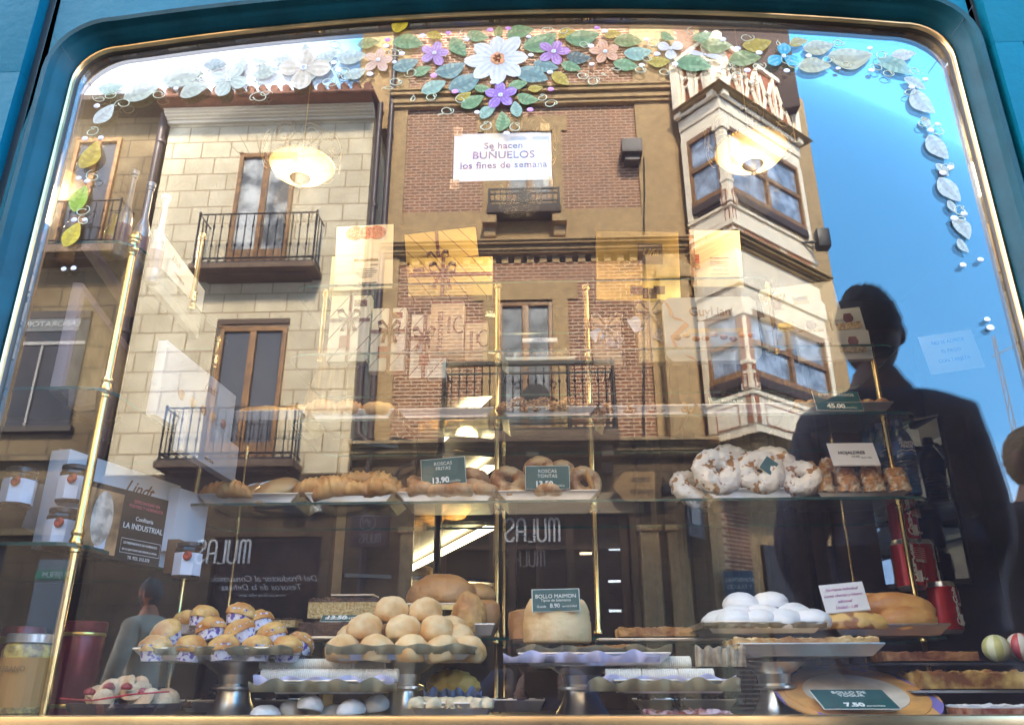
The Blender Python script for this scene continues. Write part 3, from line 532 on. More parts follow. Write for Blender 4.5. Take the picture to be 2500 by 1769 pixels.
mb = M(); mb.box(BX0, qx0, YF-.06, YF+.5, zc['led1'], HB); mb.box(qx1, BX1, YF-.06, YF+.5, zc['led1'], HB); mb.box(qx0+.0005, qx1-.0005, YF-.04, YF+.45, zc['c1'], zc['b1']-.001)
mb.box(BX0-.9, BX0-.001, YF+.55, YF+6, ZE, HB)
e_ = .2
for x0, x1, z0, z1 in ((vx(1166, 300), vx(1384, 300), pwz1+.001, vz(1300, 286)), (vx(1180, 400), pw0-.001, pwz0-.1, pwz1), (pw1+.001, vx(1372, 400), pwz0-.1, pwz1),
    (vx(1155, 715), vx(1410, 715), lwz1+.001, vz(1300, 687)), (vx(1178, 850), lw0-.001, lwz0, lwz1), (lw1+.001, vx(1390, 850), lwz0, lwz1)): mb.box(x0, x1, YF-.035, YF+.42, z0, z1, bev=.01)
mb.build('stone_dressing', tanst, bh)
mb = M()
for k0, k1, out in (('a0', 'a1', .22), ('c0', 'c1', .24)):
    z0, z1 = zc[k0], zc[k1]; h = z1-z0
    for a, b, o_ in ((0, .22, .07), (.22, .5, .12), (.5, .62, .10), (.62, .86, .2), (.86, 1, .24)):
        o_ *= out/.24; ex = [(BX0-.0, YF-.06-o_), (BX1+o_*.36, YF-.06-o_), (BX1+.9*ca+o_*.36, YF-.06-o_+.9*sa), (BX1+.9*ca, YF+.8), (BX0, YF+.4)]
        mb.prismz(ex, z0+h*a, z0+h*b-.001)
x = qx0
while x < qx1: mb.box(x, x+.13, YF-.018, YF-.002, zc['d0'], zc['c0']-.001); x += .24
mb.build('cornice', tanst, bh)
pw = french_window(bh, pw0, pw1, pwz0, pwz1, YF+.06, curtain, 'window'); lw = french_window(bh, lw0, lw1, lwz0, lwz1, YF+.06, curtain, 'balcony_door')
# little balcony under the upper window, with a shield
s0, s1, s2, s3 = rect(1194, 462, 1364, 502, YF-.35)
mb = M(); mb.box(s0-.04, s1+.04, YF-.4, YF-.061, s2-.16, s2, bev=.02); bs = mb.build('small_balcony', mat('balcony_slab2', (.08, .055, .04), .8), bh, True)
mb = M()
for z in (s3, s3-.10, s2+.10, s2+.02): mb.box(s0, s1, YF-.38, YF-.355, z-.015, z+.015)
for i in range(13):
    x = s0+(s1-s0)*i/12
    if abs(i-6) > 1.2: mb.box(x-.01, x+.01, YF-.379, YF-.356, s2, s3)
mb.tube([((s0+s1)/2, YF-.40, (s2+s3)/2), ((s0+s1)/2, YF-.36, (s2+s3)/2)], .15, 14)
for x in (s0, s1): mb.box(x-.02, x+.02, YF-.385, YF-.05, s2, s3+.03)
mb.build('railing', iron, bs)
mb = M()
for px in (1196, 1365):
    x = vx(px, 510, YF-.2); mb.box(x-.14, x+.14, YF-.36, YF-.061, s2-.34, s2-.17, bev=.03); mb.box(x-.11, x+.11, YF-.2, YF-.062, s2-.55, s2-.341, bev=.03)
mb.build('corbel', tanst, bh, True)
# big balcony
r0, r1, r2, r3 = rect(1082, 888, 1500, 1050, YF-.75)
B = balcony(bh, r0, r1, r2, r3, YF, .75, 22, slab=.20, scroll=False)
mb = M(); xm = (r0+r1)/2+.12
mb.box(r0-.03, r1+.03, YF-.80, YF-.70, r3-.02, r3+.04); mb.box(r0, r1, YF-.765, YF-.735, r3-.18, r3-.15)
mb.tube([(xm, YF-.79, (r2+r3)/2-.02), (xm, YF-.73, (r2+r3)/2-.02)], .24, 16)
for sg_ in (-1, 1):
    for k_ in range(2): mb.tube([(xm+sg_*(.3+.05*math.cos(a)), YF-.76, (r2+r3)/2+.2-.3*k_+.06*math.sin(a)) for a in [i*.7 for i in range(9)]], .012, 4)
for x in (r0, r1, xm-.55, xm+.55): mb.tube([(x, YF-.78, r2), (x, YF-.78, r3)], [.035, .02], 6)
mb.build('ornament', iron, B, True)
mb = M()
for px in (1100, 1300, 1480):
    x = vx(px, 1080, YF-.4); mb.box(x-.1, x+.1, YF-.65, YF-.01, r2-.42, r2-.21, bev=.04); mb.box(x-.09, x+.09, YF-.35, YF-.011, r2-.62, r2-.43, bev=.04)
mb.build('corbel', mat('dark_corbel', (.10, .07, .05), .8), bh, True)
# ledge over the ground floor, then the ground floor
mb = M(); z0, z1 = zc['led0'], zc['led1']; h = z1-z0
for a, b, o_ in ((0, .3, .12), (.3, .6, .22), (.6, .8, .28), (.8, 1, .36)):
    mb.prismz([(BX0-.3, YF-.06-o_), (BX1+o_*.36, YF-.06-o_), (BX1+1.1*ca+o_*.36, YF-.06-o_+1.1*sa), (BX1+1.1*ca, YF+.8), (BX0-.3, YF+.4)], z0+h*a, z0+h*b-.001)
mb.build('ledge', mat('ledge_stone', (.34, .235, .12), .85, 0, .2, 3), bh)
mb = M(); ox0, ox1 = vx(1062, 1400), vx(1545, 1400); oz1 = zc['sb0']
mb.box(BX0-.3, ox0, YF-.05, YF+.5, 0, zc['led0']-.001); mb.box(ox1, BX1, YF-.05, YF+.5, 0, zc['led0']-.001); mb.box(ox0+.0005, ox1-.0005, YF-.05, YF+.5, oz1, zc['led0']-.0015)
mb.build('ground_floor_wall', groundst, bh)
M().box(vx(1012, 1230), vx(1570, 1230), YF-.09, YF-.051, zc['sb0'], zc['sb1']).build('fascia', mat('fascia_tan', (.36, .27, .17), .7, 0, .1, 3), bh)
dr = M().box(ox0, ox1, YF+.3, YF+.5, 0, oz1).build('shop_entrance', blk, bh)
mb = M()
for px in (1075, 1200, 1250, 1395, 1530): x = vx(px, 1400); mb.box(x-.06, x+.06, YF+.15, YF+.299, 0, oz1-.001)
mb.box(ox0, ox1, YF+.16, YF+.298, vz(1300, 1335), vz(1300, 1325)); mb.build('frame', mat('entrance_frame', (.06, .035, .022), .4), dr)
mulas(1300, 1293, 56, YF+.1, dr)
mulas(1283, 1362, 40, YF+.25, dr, mat('dim_lettering', (.25, .24, .23), .5))
lampy = mat('far_lamp', (1, .8, .4), emis=(1, .75, .4), es=3)
for i, (px, py) in enumerate(((1500, 1340), (1500, 1418), (1502, 1490), (1430, 1350))):
    p = at(px, py, YF+.25); M().box(p.x-.10, p.x+.10, YF+.24, YF+.26, p.z-.02, p.z+.02, bev=.005).build('shop_lamp', mat('cold_lamp', (1, 1, 1), emis=(.8, .9, 1), es=1.2) if i < 3 else lampy, dr)
# pilasters of the ground floor
for px in (1000, 1590, 1660):
    x = vx(px, 1400); mb = M(); mb.box(x-.16, x+.16, YF-.11, YF-.052, 0, zc['sb0']-.3, bev=.015); mb.box(x-.2, x+.2, YF-.14, YF-.053, zc['sb0']-.3, zc['sb0']-.2, bev=.015); mb.build('pilaster', tanst, bh, True)
# chamfered corner, brick strip and bay window (mirador)
P0 = Vector((BX1, YF-.06, 0)); Pd = Vector((ca, sa, 0))
mb = M(); q = P0+Pd*.32
mb.prismz([(P0.x, P0.y), (q.x, q.y), (q.x-.4, q.y+.6), (P0.x-.3, P0.y+.6)], 0, HB); mb.build('chamfer_stone', tanst, bh)
q2 = P0+Pd*1.05
mb = M(); mb.prismz([(q.x+.0, q.y+.01), (q2.x, q2.y+.01), (q2.x-.4, q2.y+.6), (q.x-.38, q.y+.61)], 0, HB); mb.build('chamfer_brick', brickm, bh)
mb = M(); q3 = P0+Pd*5.2; mb.prismz([(q2.x, q2.y), (q3.x, q3.y), (q3.x-2, q3.y+3), (q2.x-.4, q2.y+3)], 0, HB-3); mb.build('side_wall', tanst, bh)
mb = M(); xp = vx(1652, 800, YF-.3); zp_ = vz(1652, 655, YF-.3)
mb.box(xp-.26, xp+.26, YF-.42, YF-.061, zc['led1'], zp_-.25, bev=.02); mb.box(xp-.32, xp+.32, YF-.48, YF-.062, zp_-.249, zp_-.02, bev=.03)
mb.add([(xp-.3, YF-.46, zp_-.02), (xp+.3, YF-.46, zp_-.02), (xp+.3, YF-.063, zp_-.02), (xp-.3, YF-.063, zp_-.02), (xp, YF-.3, zp_+.32)], [(0, 1, 4), (1, 2, 4), (2, 3, 4), (3, 0, 4), (3, 2, 1, 0)])
mb.build('capped_pier', tanst, bh, True)
Cc = Vector((3.437, 11.2, 0)); dl = Vector((-.643, .766, 0)); dr_ = Vector((.766, .643, 0)); LL, LRr = .95, 2.55
def bayring(o_, L1=LL, L2=LRr):         # footprint grown outward by o_
    nl = Vector((-.766, -.643, 0)); nr = Vector((.643, -.766, 0)); c_ = Cc+(nl+nr)*o_
    a = Cc+dl*L1+nl*o_; b = Cc+dr_*L2+nr*o_+dr_*o_; b2 = b+Vector((-.643, .766, 0))*(1.6+o_)
    return [(a.x, a.y), (c_.x, c_.y), (b.x, b.y), (b2.x, b2.y)]
def bz(py): return at(1790, py, 11.2).z
bay = M()
def bayband(mb, o_, y0, y1): q_ = 11.2-1.41*max(0, o_); mb.prismz(bayring(o_), at(1790, y0, 11.2-1.41*max(0, o_-.08)).z, at(1790, y1, q_).z-.001)
for o_, y0, y1 in ((.0, 292, 262), (.03, 262, 230), (.0, 742, 690), (.04, 690, 640), (.0, 640, 601), (-.0, 558, 545), (.04, 545, 530), (.0, 530, 500), (.04, 500, 490), (-.02, 1052, 1030), (.0, 1030, 960), (.03, 960, 948)): bayband(bay, o_, y0, y1)
bayo = bay.build('bay_window', whitep, bh)
mb = M()
for o_, y0, y1 in ((.06, 232, 222), (.12, 222, 212), (.19, 212, 200), (.25, 200, 190), (.05, 601, 590), (.10, 590, 580), (.16, 580, 568), (.21, 568, 557), (.06, 1075, 1066), (.12, 1066, 1058), (.18, 1058, 1052), (.0, 1095, 1075)): bayband(mb, o_, y0, y1)
mb.build('cornice', ochre, bayo)
def bp(side, t, o_, z):      # point on a bay face: side 0 left, 1 right; t metres from the corner
    nl = Vector((-.766, -.643, 0)); nr = Vector((.643, -.766, 0)); v = Cc+(dl if side == 0 else dr_)*t+(nl if side == 0 else nr)*o_; return (v.x, v.y, z)
def bbox(mb, side, t0, t1, o0, o1, z0, z1):
    vs = [bp(side, t, o_, z) for z in (z0, z1) for t, o_ in ((t0, o0), (t1, o0), (t1, o1), (t0, o1))]
    mb.add(vs, [(0, 1, 2, 3), (4, 7, 6, 5), (0, 4, 5, 1), (1, 5, 6, 2), (2, 6, 7, 3), (3, 7, 4, 0)])
for (ya, yb) in ((292, 490), (745, 948)):
    zt, zb = bz(ya), bz(yb)
    mb = M()
    for sd_, L_ in ((0, LL), (1, LRr)):
        bbox(mb, sd_, -.0, .13, -.12, .02, zb, zt); bbox(mb, sd_, L_-.12, L_, -.12, .02, zb, zt)
        bbox(mb, sd_, -.03, .18, -.1, .05, zt-.16, zt-.001); bbox(mb, sd_, -.03, .17, -.1, .045, zb, zb+.12); bbox(mb, sd_, -.02, .15, -.1, .035, zb+.45, zb+.52)
    mb.build('corner_post', whitep, bayo)
    for sd_, L_ in ((0, LL), (1, LRr)):
        mb = M(); t0, t1 = .135, L_-.125; n = 1 if sd_ == 0 else 2
        bbox(mb, sd_, t0, t1, -.1, -.0, zt-.1, zt-.002); bbox(mb, sd_, t0, t1, -.1, .02, zb+.25, zb+.36)
        for i in range(n+1): tt = t0+(t1-t0)*i/n; bbox(mb, sd_, max(t0, tt-.045), min(t1, tt+.045), -.1, .002, zb+.3601, zt-.1001)
        zm = zb+.36+(zt-zb-.46)*.52; bbox(mb, sd_, t0+.045, t1-.045, -.095, -.012, zm-.04, zm+.04)
        wf = mb.build('window', woodf, bayo)
        mb = M(); bbox(mb, sd_, t0, t1, -.09, -.06, zb+.3, zt-.05); mb.build('pane', mat('bay_glass', (.30, .36, .46), .12, 0, .45, 3.5, spec=.8), wf)
        mb = M(); bbox(mb, sd_, t0, t1, -.05, .03, zb+.10, zb+.249); mb.build('blind_box', mat('blind_dark', (.05, .03, .025), .7), wf)
# painted panels and fretwork
mb = M()
for sd_, L_ in ((0, LL), (1, LRr)):
    def fr(t0, t1, z0, z1, w=.018, o_=.006, oo=.046):
        for a, b, c_, d in ((t0, t1, z0, z0+w), (t0, t1, z1-w, z1), (t0, t0+w, z0+w, z1-w), (t1-w, t1, z0+w, z1-w)): bbox(mb, sd_, a, b, oo-.006, oo+o_, c_, d)
    fr(.03, .14, bz(497), bz(460)); fr(.03, .14, bz(550), bz(503), oo=.002); fr(.03, .14, bz(945), bz(910))
    bbox(mb, sd_, .04, .14, -.01, .012, bz(1028), bz(962)); bbox(mb, sd_, .03, .12, .0, .028, bz(900), bz(745))
    fr(.3, L_-.18, bz(1030), bz(975), oo=.0); fr(.22, L_-.12, bz(555), bz(530), w=.01, oo=.0)
    t = .3
    while t < L_-.2: bbox(mb, sd_, t, t+.05, -.0, .012, bz(553), bz(534)); t += .085 if t < L_/2 or t > L_/2+.3 else .3
mb.build('painted_ornament', terra, bayo)
# pierced parapet above
zt0 = at(1790, 192, 10.7).z; zt1 = zt0+1.45
mb = M()
for sd_, L_ in ((0, LL), (1, LRr)): bbox(mb, sd_, 0, L_, -.0, .06, zt0, zt1)
mb.build('parapet_panel', terra, bayo)
mb = M()
for sd_, L_ in ((0, LL), (1, LRr)):
    bbox(mb, sd_, -.02, .14, -.06, .16, zt0, zt1+.08); bbox(mb, sd_, L_-.16, L_, -.06, .16, zt0, zt1+.1); bbox(mb, sd_, 0, L_, -.04, .12, zt1-.1, zt1); bbox(mb, sd_, .14, L_-.16, -.03, .10, zt0, zt0+.08)
    n = max(1, round(L_/.62)); w = (L_-.3)/n
    for i in range(n):
        c_ = .14+w*(i+.5); zc_ = (zt0+zt1)/2
        for k_ in range(4):
            a = math.pi/2*k_+.785; e1 = bp(sd_, c_+.1*math.cos(a), -.0+.085, zc_+.1*math.sin(a)); e2 = bp(sd_, max(.14, min(L_-.16, c_+w*.48*math.cos(a))), -.0+.085, max(zt0, min(zt1, zc_+.62*math.sin(a)))); mb.tube([e1, e2], .045, 5)
        mb.tube([bp(sd_, c_+.11*math.cos(a), -.0+.085, zc_+.11*math.sin(a)) for a in [i_*math.pi/4 for i_ in range(8)]], .035, 5, closed=True)
        bbox(mb, sd_, c_+w/2-.03, c_+w/2+.03, 0, .11, zt0, zt1)
e1 = bp(1, LRr-.08, .05, 0); mb.lathe(e1[0], e1[1], [(.11, zt1+.1), (.05, zt1+.15), (.12, zt1+.25), (.10, zt1+.34), (.01, zt1+.4)], 12)
mb.build('parapet', whitep, bayo)
# upper storey set back and the dark eaves
mb = M(); u1 = Cc+dr_*2.3+Vector((-.643, .766, 0))*.9
mb.prismz([(BX1+.2, 12.6), (u1.x-.4, u1.y), (u1.x-.6, u1.y+2), (BX1, 15)], zt0, 17.3); mb.build('upper_storey', whitep, bh)
ez = 17.3*.0+at(1880, 205, 12.6).z
mb = M(); A_ = at(1830, 270, 12.3); e0 = at(1845, 150, 12.2); e1 = at(1944, 150, 12.2)
mb.prismz([(e0.x-1.2, 12.9), (e1.x, 12.35), (e1.x+.02, 16), (e0.x-1.2, 16)], at(1890, 262, 12.4).z, at(1890, 90, 12.4).z+2); mb.build('dark_storey', mat('eave_boards', (.045, .022, .014), .8), bh)
# box lamp on the brick, floodlight on the bay corner
bl = thing('box_lamp', 'dark square box lamp bolted on the brick wall', 'wall lamp', (vx(1540, 360, YF-.2), -YF, 0)); q0, q1, q2, q3 = rect(1518, 340, 1568, 372, YF-.35)
mb = M(); mb.box(q0, q1, YF-.4, YF-.061, q2, q3, bev=.02); mb.box(q0+.06, q1-.06, YF-.3, YF-.06, q2-.12, q2-.001); mb.build('housing', mat('lamp_housing', (.07, .05, .045), .5), bl, True)
ca_ = thing('wall_cable', 'thin black cable running down the brick corner', 'cable', (vx(1575, 700), -YF, 4)); M().tube([(vx(1572, y_, YF-.09)+.01*(i % 2), YF-.09, vz(1572, y_, YF-.09)) for i, y_ in enumerate((385, 470, 540, 640, 720, 860, 1000, 1080))], .014, 5).build('cable', cable, ca_)
fl = thing('floodlight', 'small black floodlight on the outer corner of the bay', 'floodlight', tuple((lambda p: (p.x, -p.y, p.z))(at(2008, 585, 12.6)))); p = at(2008, 585, 12.6)
M().box(p.x-.12, p.x+.12, p.y-.12, p.y+.12, p.z-.2, p.z+.2, bev=.03).build('housing', blk, fl, True); M().tube([(p.x-.4, p.y, p.z-.05), (p.x, p.y, p.z-.05)], .03, 6).build('arm', iron, fl)
# ---- cables, boxes and hanging signs
cb = thing('street_cables', 'bundle of sagging black cables along the houses over the shops', 'cables', (-2, -YF+.2, 4))
mb = M()
for k_, pl in enumerate([[(520, 1218), (600, 1226), (680, 1235), (760, 1215), (860, 1232), (930, 1195), (980, 1140), (1060, 1092)], [(620, 1212), (700, 1222), (780, 1225), (880, 1222), (940, 1235)], [(905, 1130), (905, 1095), (960, 1068), (1080, 1075)], [(905, 1160), (920, 1200), (930, 1270)], [(1620, 1210), (1680, 1182), (1750, 1200), (1800, 1230)], [(895, 1100), (930, 1085), (960, 1070)], [(740, 1225), (745, 1262), (765, 1262), (765, 1240)]]):
    pts = [at(x, y, YF-.2-.02*k_) for x, y in pl]; out = []
    for i in range(len(pts)-1):
        for q in range(5): t = q/5; out.append(pts[i].lerp(pts[i+1], t)+Vector((0, 0, -.05*math.sin(math.pi*t))))
    mb.tube(out+[pts[-1]], .028 if k_ < 4 else .018, 6)
mb.build('cable', cable, cb, True)
def small_box(name, label, cat, r_, Y, d, m, group=None):
    x0, x1, z0, z1 = rect(*r_, Y); t = thing(name, label, cat, ((x0+x1)/2, -Y, z0), group=group); M().box(x0, x1, Y, Y+d, z0, z1, bev=.015).build('case', m, t, True); return t
small_box('junction_box', 'small white junction box under the cables', 'junction box', (757, 1228, 784, 1248), YF-.2, .16, mat('box_white', (.5, .52, .52), .5))
small_box('loudspeaker', 'black loudspeaker box over the black shop window', 'loudspeaker', (690, 1222, 742, 1254), YF-.25, .2, blk, 'black boxes under the cables')
fs = thing('arrow_sign', 'tan arrow shaped street sign on the stone pier', 'sign', (vx(1570, 1180), -YF+.3, 3)); ps = [at(x, y, YF-.3) for x, y in ((1494, 1186), (1525, 1150), (1600, 1150), (1600, 1222), (1525, 1222))]
M().prism([(p.x, p.z) for p in ps], YF-.3, YF-.27).build('board', mat('sign_tan', (.36, .20, .07), .6), fs); vtext('CIELOS', 1566, 1170, 14, YF-.305, ink, fs); vtext('REGALOS', 1566, 1200, 13, YF-.305, ink, fs)
# hanging square sign
x0, x1, z0, z1 = rect(855, 1256, 950, 1336, YF-.5)
hs = thing('hanging_sign', 'brown square shop sign with a monogram ring hanging from a bracket', 'sign', ((x0+x1)/2, -(YF-.5), z1)); M().box(x0, x1, YF-.5, YF-.44, z0, z1, bev=.015).build('board', mat('sign_brown', (.045, .022, .02), .5), hs, True)
lg = mat('sign_grey', (.30, .28, .30), .5); mulas(903, 1313, 22, YF-.51, hs, lg)
mb = MB(); p = at(898, 1275, YF-.5); mb.tube([(p.x+.125*math.cos(a), -(YF-.51), p.z+.125*math.sin(a)) for a in [2*math.pi*i/16 for i in range(16)]], .008, 5, closed=True); mb.build('ring', lg, hs); vtext('M', 894, 1274, 22, YF-.51, lg, hs, shear=.3); vtext('S', 903, 1277, 22, YF-.51, lg, hs, shear=.3)
M().tube([(x0-.1, YF-.47, z1+.15), ((x0+x1)/2, YF-.47, z1+.2), (x1, YF-.0, z1+.25)], .02, 6).build('bracket', iron, hs)
hp = thing('projecting_sign', 'dark projecting shop sign with a pale panel beside the bay', 'sign', (vx(1700, 1240, YF-.6), -(YF-.6), 2.6))
A_ = at(1672, 1210, YF-.8); B_ = at(1712, 1210, YF-.3); z0_, z1_ = at(1690, 1310, YF-.6).z, at(1690, 1200, YF-.6).z
mb = M(); mb.prismz([(A_.x, A_.y), (B_.x, B_.y), (B_.x+.02, B_.y+.05), (A_.x+.02, A_.y+.06)], z0_, z1_); mb.build('board', mat('proj_dark', (.035, .03, .03), .5), hp)
C1, C2 = A_.lerp(B_, .3), A_.lerp(B_, .8); mb = M(); mb.prismz([(C1.x, C1.y-.02), (C2.x, C2.y-.02), (C2.x, C2.y), (C1.x, C1.y)], z0_+.2, z1_-.15); mb.build('pale_panel', mat('proj_pale', (.35, .34, .33), .6), hp)
M().tube([(A_.x, A_.y, z1_+.05), (A_.x, A_.y, z0_-.35)], .022, 6).build('post', iron, hp)
gl_ = thing('globe_lamp', 'small dark round lamp hanging over the fascia', 'wall lamp', (vx(1627, 1195), -YF+.3, 3.8)); p = at(1627, 1196, YF-.3); mb = M(); mb.lathe(p.x, p.y, [(.02, p.z-.1), (.09, p.z-.05), (.10, p.z), (.07, p.z+.07), (.02, p.z+.1)], 12); mb.tube([(p.x, p.y, p.z+.08), (p.x, p.y+.28, p.z+.3)], .012, 5); mb.build('lantern', blk, gl_, True)
# reflected teal poster on the entrance side, white cloth strip
tp = thing('teal_poster', 'teal poster with two lines of lettering in a doorway opposite', 'poster', (vx(1805, 1430), -YF+.1, 1.8)); x0, x1, z0, z1 = rect(1768, 1392, 1840, 1460, YF-.1); M().box(x0, x1, YF-.12, YF-.1, z0, z1).build('sheet', mat('poster_teal', (.01, .08, .13), .5), tp); vtext('BOMBONES', 1806, 1415, 14, YF-.125, lett2, tp); vtext('Y DULCES', 1806, 1432, 14, YF-.125, lett2, tp)
# right side doorway dark, beyond the corner
mb = M(); x0, x1, z0, z1 = rect(1830, 1280, 2300, 1900, 12.0); q0 = P0+Pd*1.3; q1 = P0+Pd*3.9
mb.prismz([(q0.x+.05, q0.y-.06), (q1.x+.05, q1.y-.06), (q1.x, q1.y+.02), (q0.x, q0.y+.02)], 0, 3.1); mb.build('side_doorway', blk, bh)
# distant mast over the roofs
ms = thing('lattice_mast', 'thin lattice mast far off against the blue sky', 'mast', tuple((lambda p: (p.x, -p.y, 0))(at(2450, 1200, 60))))
mb = M(); pb_ = at(2490, 1150, 60); pt_ = at(2425, 820, 60)
for dx_ in (-.35, .35): mb.tube([(pb_.x+dx_, 60, 0), (pt_.x+dx_*.3, 60, pt_.z)], .06, 4)
for i in range(16):
    t = i/16; z = pt_.z*t; w = .35*(1-.7*t); xq = pb_.x+(pt_.x-pb_.x)*t; mb.tube([(xq-w, 60, z), (xq+w, 60, z+pt_.z/16)], .04, 4)
for z_ in (.97, .7): mb.tube([(pt_.x-.5, 60, pt_.z*z_-1), (pt_.x+5, 60, pt_.z*z_+1.5)], .06, 4)
mb.build('lattice', mat('mast_grey', (.25, .27, .32), .6), ms)
# ================================================================ INSIDE THE SHOP
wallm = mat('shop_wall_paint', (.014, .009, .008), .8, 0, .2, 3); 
room = thing('shop_room', 'dark brown shop interior behind the display window', 'room', (0, 3, 0), kind='structure')
mb = MB(); X0, X1, Y0, Y1, ZC = -2.6, 2.4, .06, 3.6, 3.25
mb.box(X0-.1, X0, Y0, Y1, 0, ZC); mb.box(X1, X1+.1, Y0, Y1, 0, ZC); mb.box(X0-.1, X1+.1, Y1, Y1+.1, 0, ZC); mb.box(X0-.1, X1+.1, .062, Y1+.1, ZC, ZC+.1); mb.box(X0-.1, X1+.1, Y0, Y1+.1, -.1, -.004)
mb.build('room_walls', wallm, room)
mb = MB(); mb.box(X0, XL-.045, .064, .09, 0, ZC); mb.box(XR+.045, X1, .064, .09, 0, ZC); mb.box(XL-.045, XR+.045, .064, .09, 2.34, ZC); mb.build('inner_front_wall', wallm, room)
# display floor
df = thing('display_floor', 'dark wooden floor of the display behind the brass sill', 'display floor', (0, .5, .8), kind='structure')
MB().box(-1.5, 1.4, .032, .95, .78, .838).build('floor_board', darkwood, df); MB().box(-1.5, 1.4, .93, .949, .0, .779).build('floor_riser', darkwood, df)
# partition with the lit opening
pt = thing('wooden_partition', 'dark wooden partition behind the display with narrow openings', 'partition', (0, 1.4, 0))
o1 = rect(1078, 870, 1207, 1560, 1.4); o2 = rect(1003, 1265, 1058, 1560, 1.4); o3 = rect(1262, 1400, 1310, 1560, 1.4)
mb = MB()
zb, zt = o1[2], 2.2
mb.box(-2.55, 2.35, 1.4, 1.43, 0, zb); 
mb.box(-1.5, o2[0], 1.4, 1.43, zb, 1.75); mb.box(o2[1], o1[0], 1.4, 1.43, zb, 1.75); mb.box(o1[1], o3[0], 1.4, 1.43, zb, 1.75); mb.box(o3[1], 1.45, 1.4, 1.43, zb, 1.75)
mb.box(o2[0], o2[1], 1.4, 1.43, 1.40, 1.75); mb.box(o3[0], o3[1], 1.4, 1.43, 1.36, 1.75)
mb.box(o1[0], o1[1], 1.4, 1.43, 1.52, 1.56); mb.box(o1[0], o1[1], 1.4, 1.43, o1[3], 1.86); mb.box(o1[0], o1[1], 1.4, 1.43, 1.40, 1.43)
mb.build('panelling', darkwood, pt)
mb = MB()
for x in (o1[0]-.02, o1[1], o2[0]-.015, o2[1]): mb.box(x, x+.02, 1.385, 1.399, zb, 1.75, bev=.003)
mb.build('jamb', mat('jamb_wood', (.06, .03, .015), .35, 0, .3, 12), pt, True)
# lit cabinet running into the shop, with tubes and golden pastries
gold = mat('gold_pastry', (.55, .30, .07), .6, 0, .4, 30, bump=.5, bs=60)
cabm = mat('cabinet_back', (.42, .26, .05), .35, 0, .3, 5)
cab = thing('lit_cabinet', 'glowing cake cabinet with fluorescent tubes seen through the partition', 'cabinet', (-.4, 2.2, 1))
ta, tb = Vector((-.62, 2.7, 0)), Vector((-.14, 1.55, 0)); tdir = (tb-ta).normalized(); tn = Vector((-tdir.y, tdir.x, 0))
if tn.x > 0: tn = -tn
def cbox(mb, s0, s1, o0, o1_, z0, z1):
    Lc = (tb-ta).length; vs = [tuple(ta+tdir*(Lc*s_)+tn*o_+Vector((0, 0, z))) for z in (z0, z1) for s_, o_ in ((s0, o0), (s1, o0), (s1, o1_), (s0, o1_))]
    mb.add(vs, [(0, 1, 2, 3), (4, 7, 6, 5), (0, 4, 5, 1), (1, 5, 6, 2), (2, 6, 7, 3), (3, 7, 4, 0)])
mb = MB(); cbox(mb, -.8, 1, .55, .58, .6, 2.3); mb.build('back_panel', cabm, cab)
mb = MB()
for z in (1.0, 1.22, 1.44, 1.66, 1.95): cbox(mb, -.8, 1, .0, .54, z, z+.012)
mb.build('cabinet_shelf', mat('cabinet_shelf', (.10, .09, .08), .25, .4), cab)
tubem = mat('tube_light', (1, 1, 1), emis=(1, .80, .42), es=1.6)
mb = MB()
for z in (1.20, 1.42, 1.64, 1.93): cbox(mb, -.7, .97, .02, .055, z-.012, z-.0)
mb.build('light_tube', tubem, cab)
mb = MB(); rnd = random.Random(5)
for z in (1.012, 1.232, 1.452, 1.672):
    for i in range(26):
        s_ = -.7+1.6*i/26; p = ta+tdir*((tb-ta).length*s_)+tn*(.1+rnd.random()*.3); r = .05+rnd.random()*.02; mb.lathe(p.x, p.y, [(r, z), (r*1.1, z+.02), (r*.7, z+.05), (r*.1, z+.06)], 9)
pm_ = mb.build('cake_row', gold, cab, True); pm_['kind'] = 'stuff'
for i, (x, y, z) in enumerate(((-.5, 2.0, 1.55), (-.3, 1.8, 1.15))):
    ld = bpy.data.lights.new('cabinet_glow', 'POINT'); ld.energy = .8; ld.color = (1, .72, .3); ld.shadow_soft_size = .05; lo = bpy.data.objects.new('cabinet_glow', ld); COL.objects.link(lo); lo.location = (x, y, z); lo.parent = cab; lo.location = Vector((x, y, z))-cab.location
yb = thing('yellow_bag', 'shiny yellow bag hanging high in the lit opening', 'bag', tuple(at(1140, 950, 1.5))); p = at(1140, 900, 1.5); mb = MB()
for i, (px, py) in enumerate(((1118, 878), (1150, 890))): p = at(px, py, 1.5); mb.box(p.x-.045, p.x+.045, 1.49, 1.52, p.z-.05, p.z+.03, bev=.01)
mb.build('bag', mat('yellow_foil', (.75, .68, .03), .2, .3, .3, 20, bump=.6, bs=30), yb, True)
# dark bulky things on the right side behind the display
curt = thing('side_curtain', 'dark heavy curtain at the right of the display', 'curtain', (.75, 1.3, .9)); mb = MB(); pts = []
for i in range(40): x = .30+.62*i/39; pts.append((x, 1.32+.02*math.sin(i*1.3)))
mb.add([(x, y, .84) for x, y in pts]+[(x, y, 1.95) for x, y in pts], [(i, i+1, 40+i+1, 40+i) for i in range(39)]); mb.build('cloth', mat('curtain_cloth', (.03, .022, .03), .8, 0, .2, 20), curt, True)
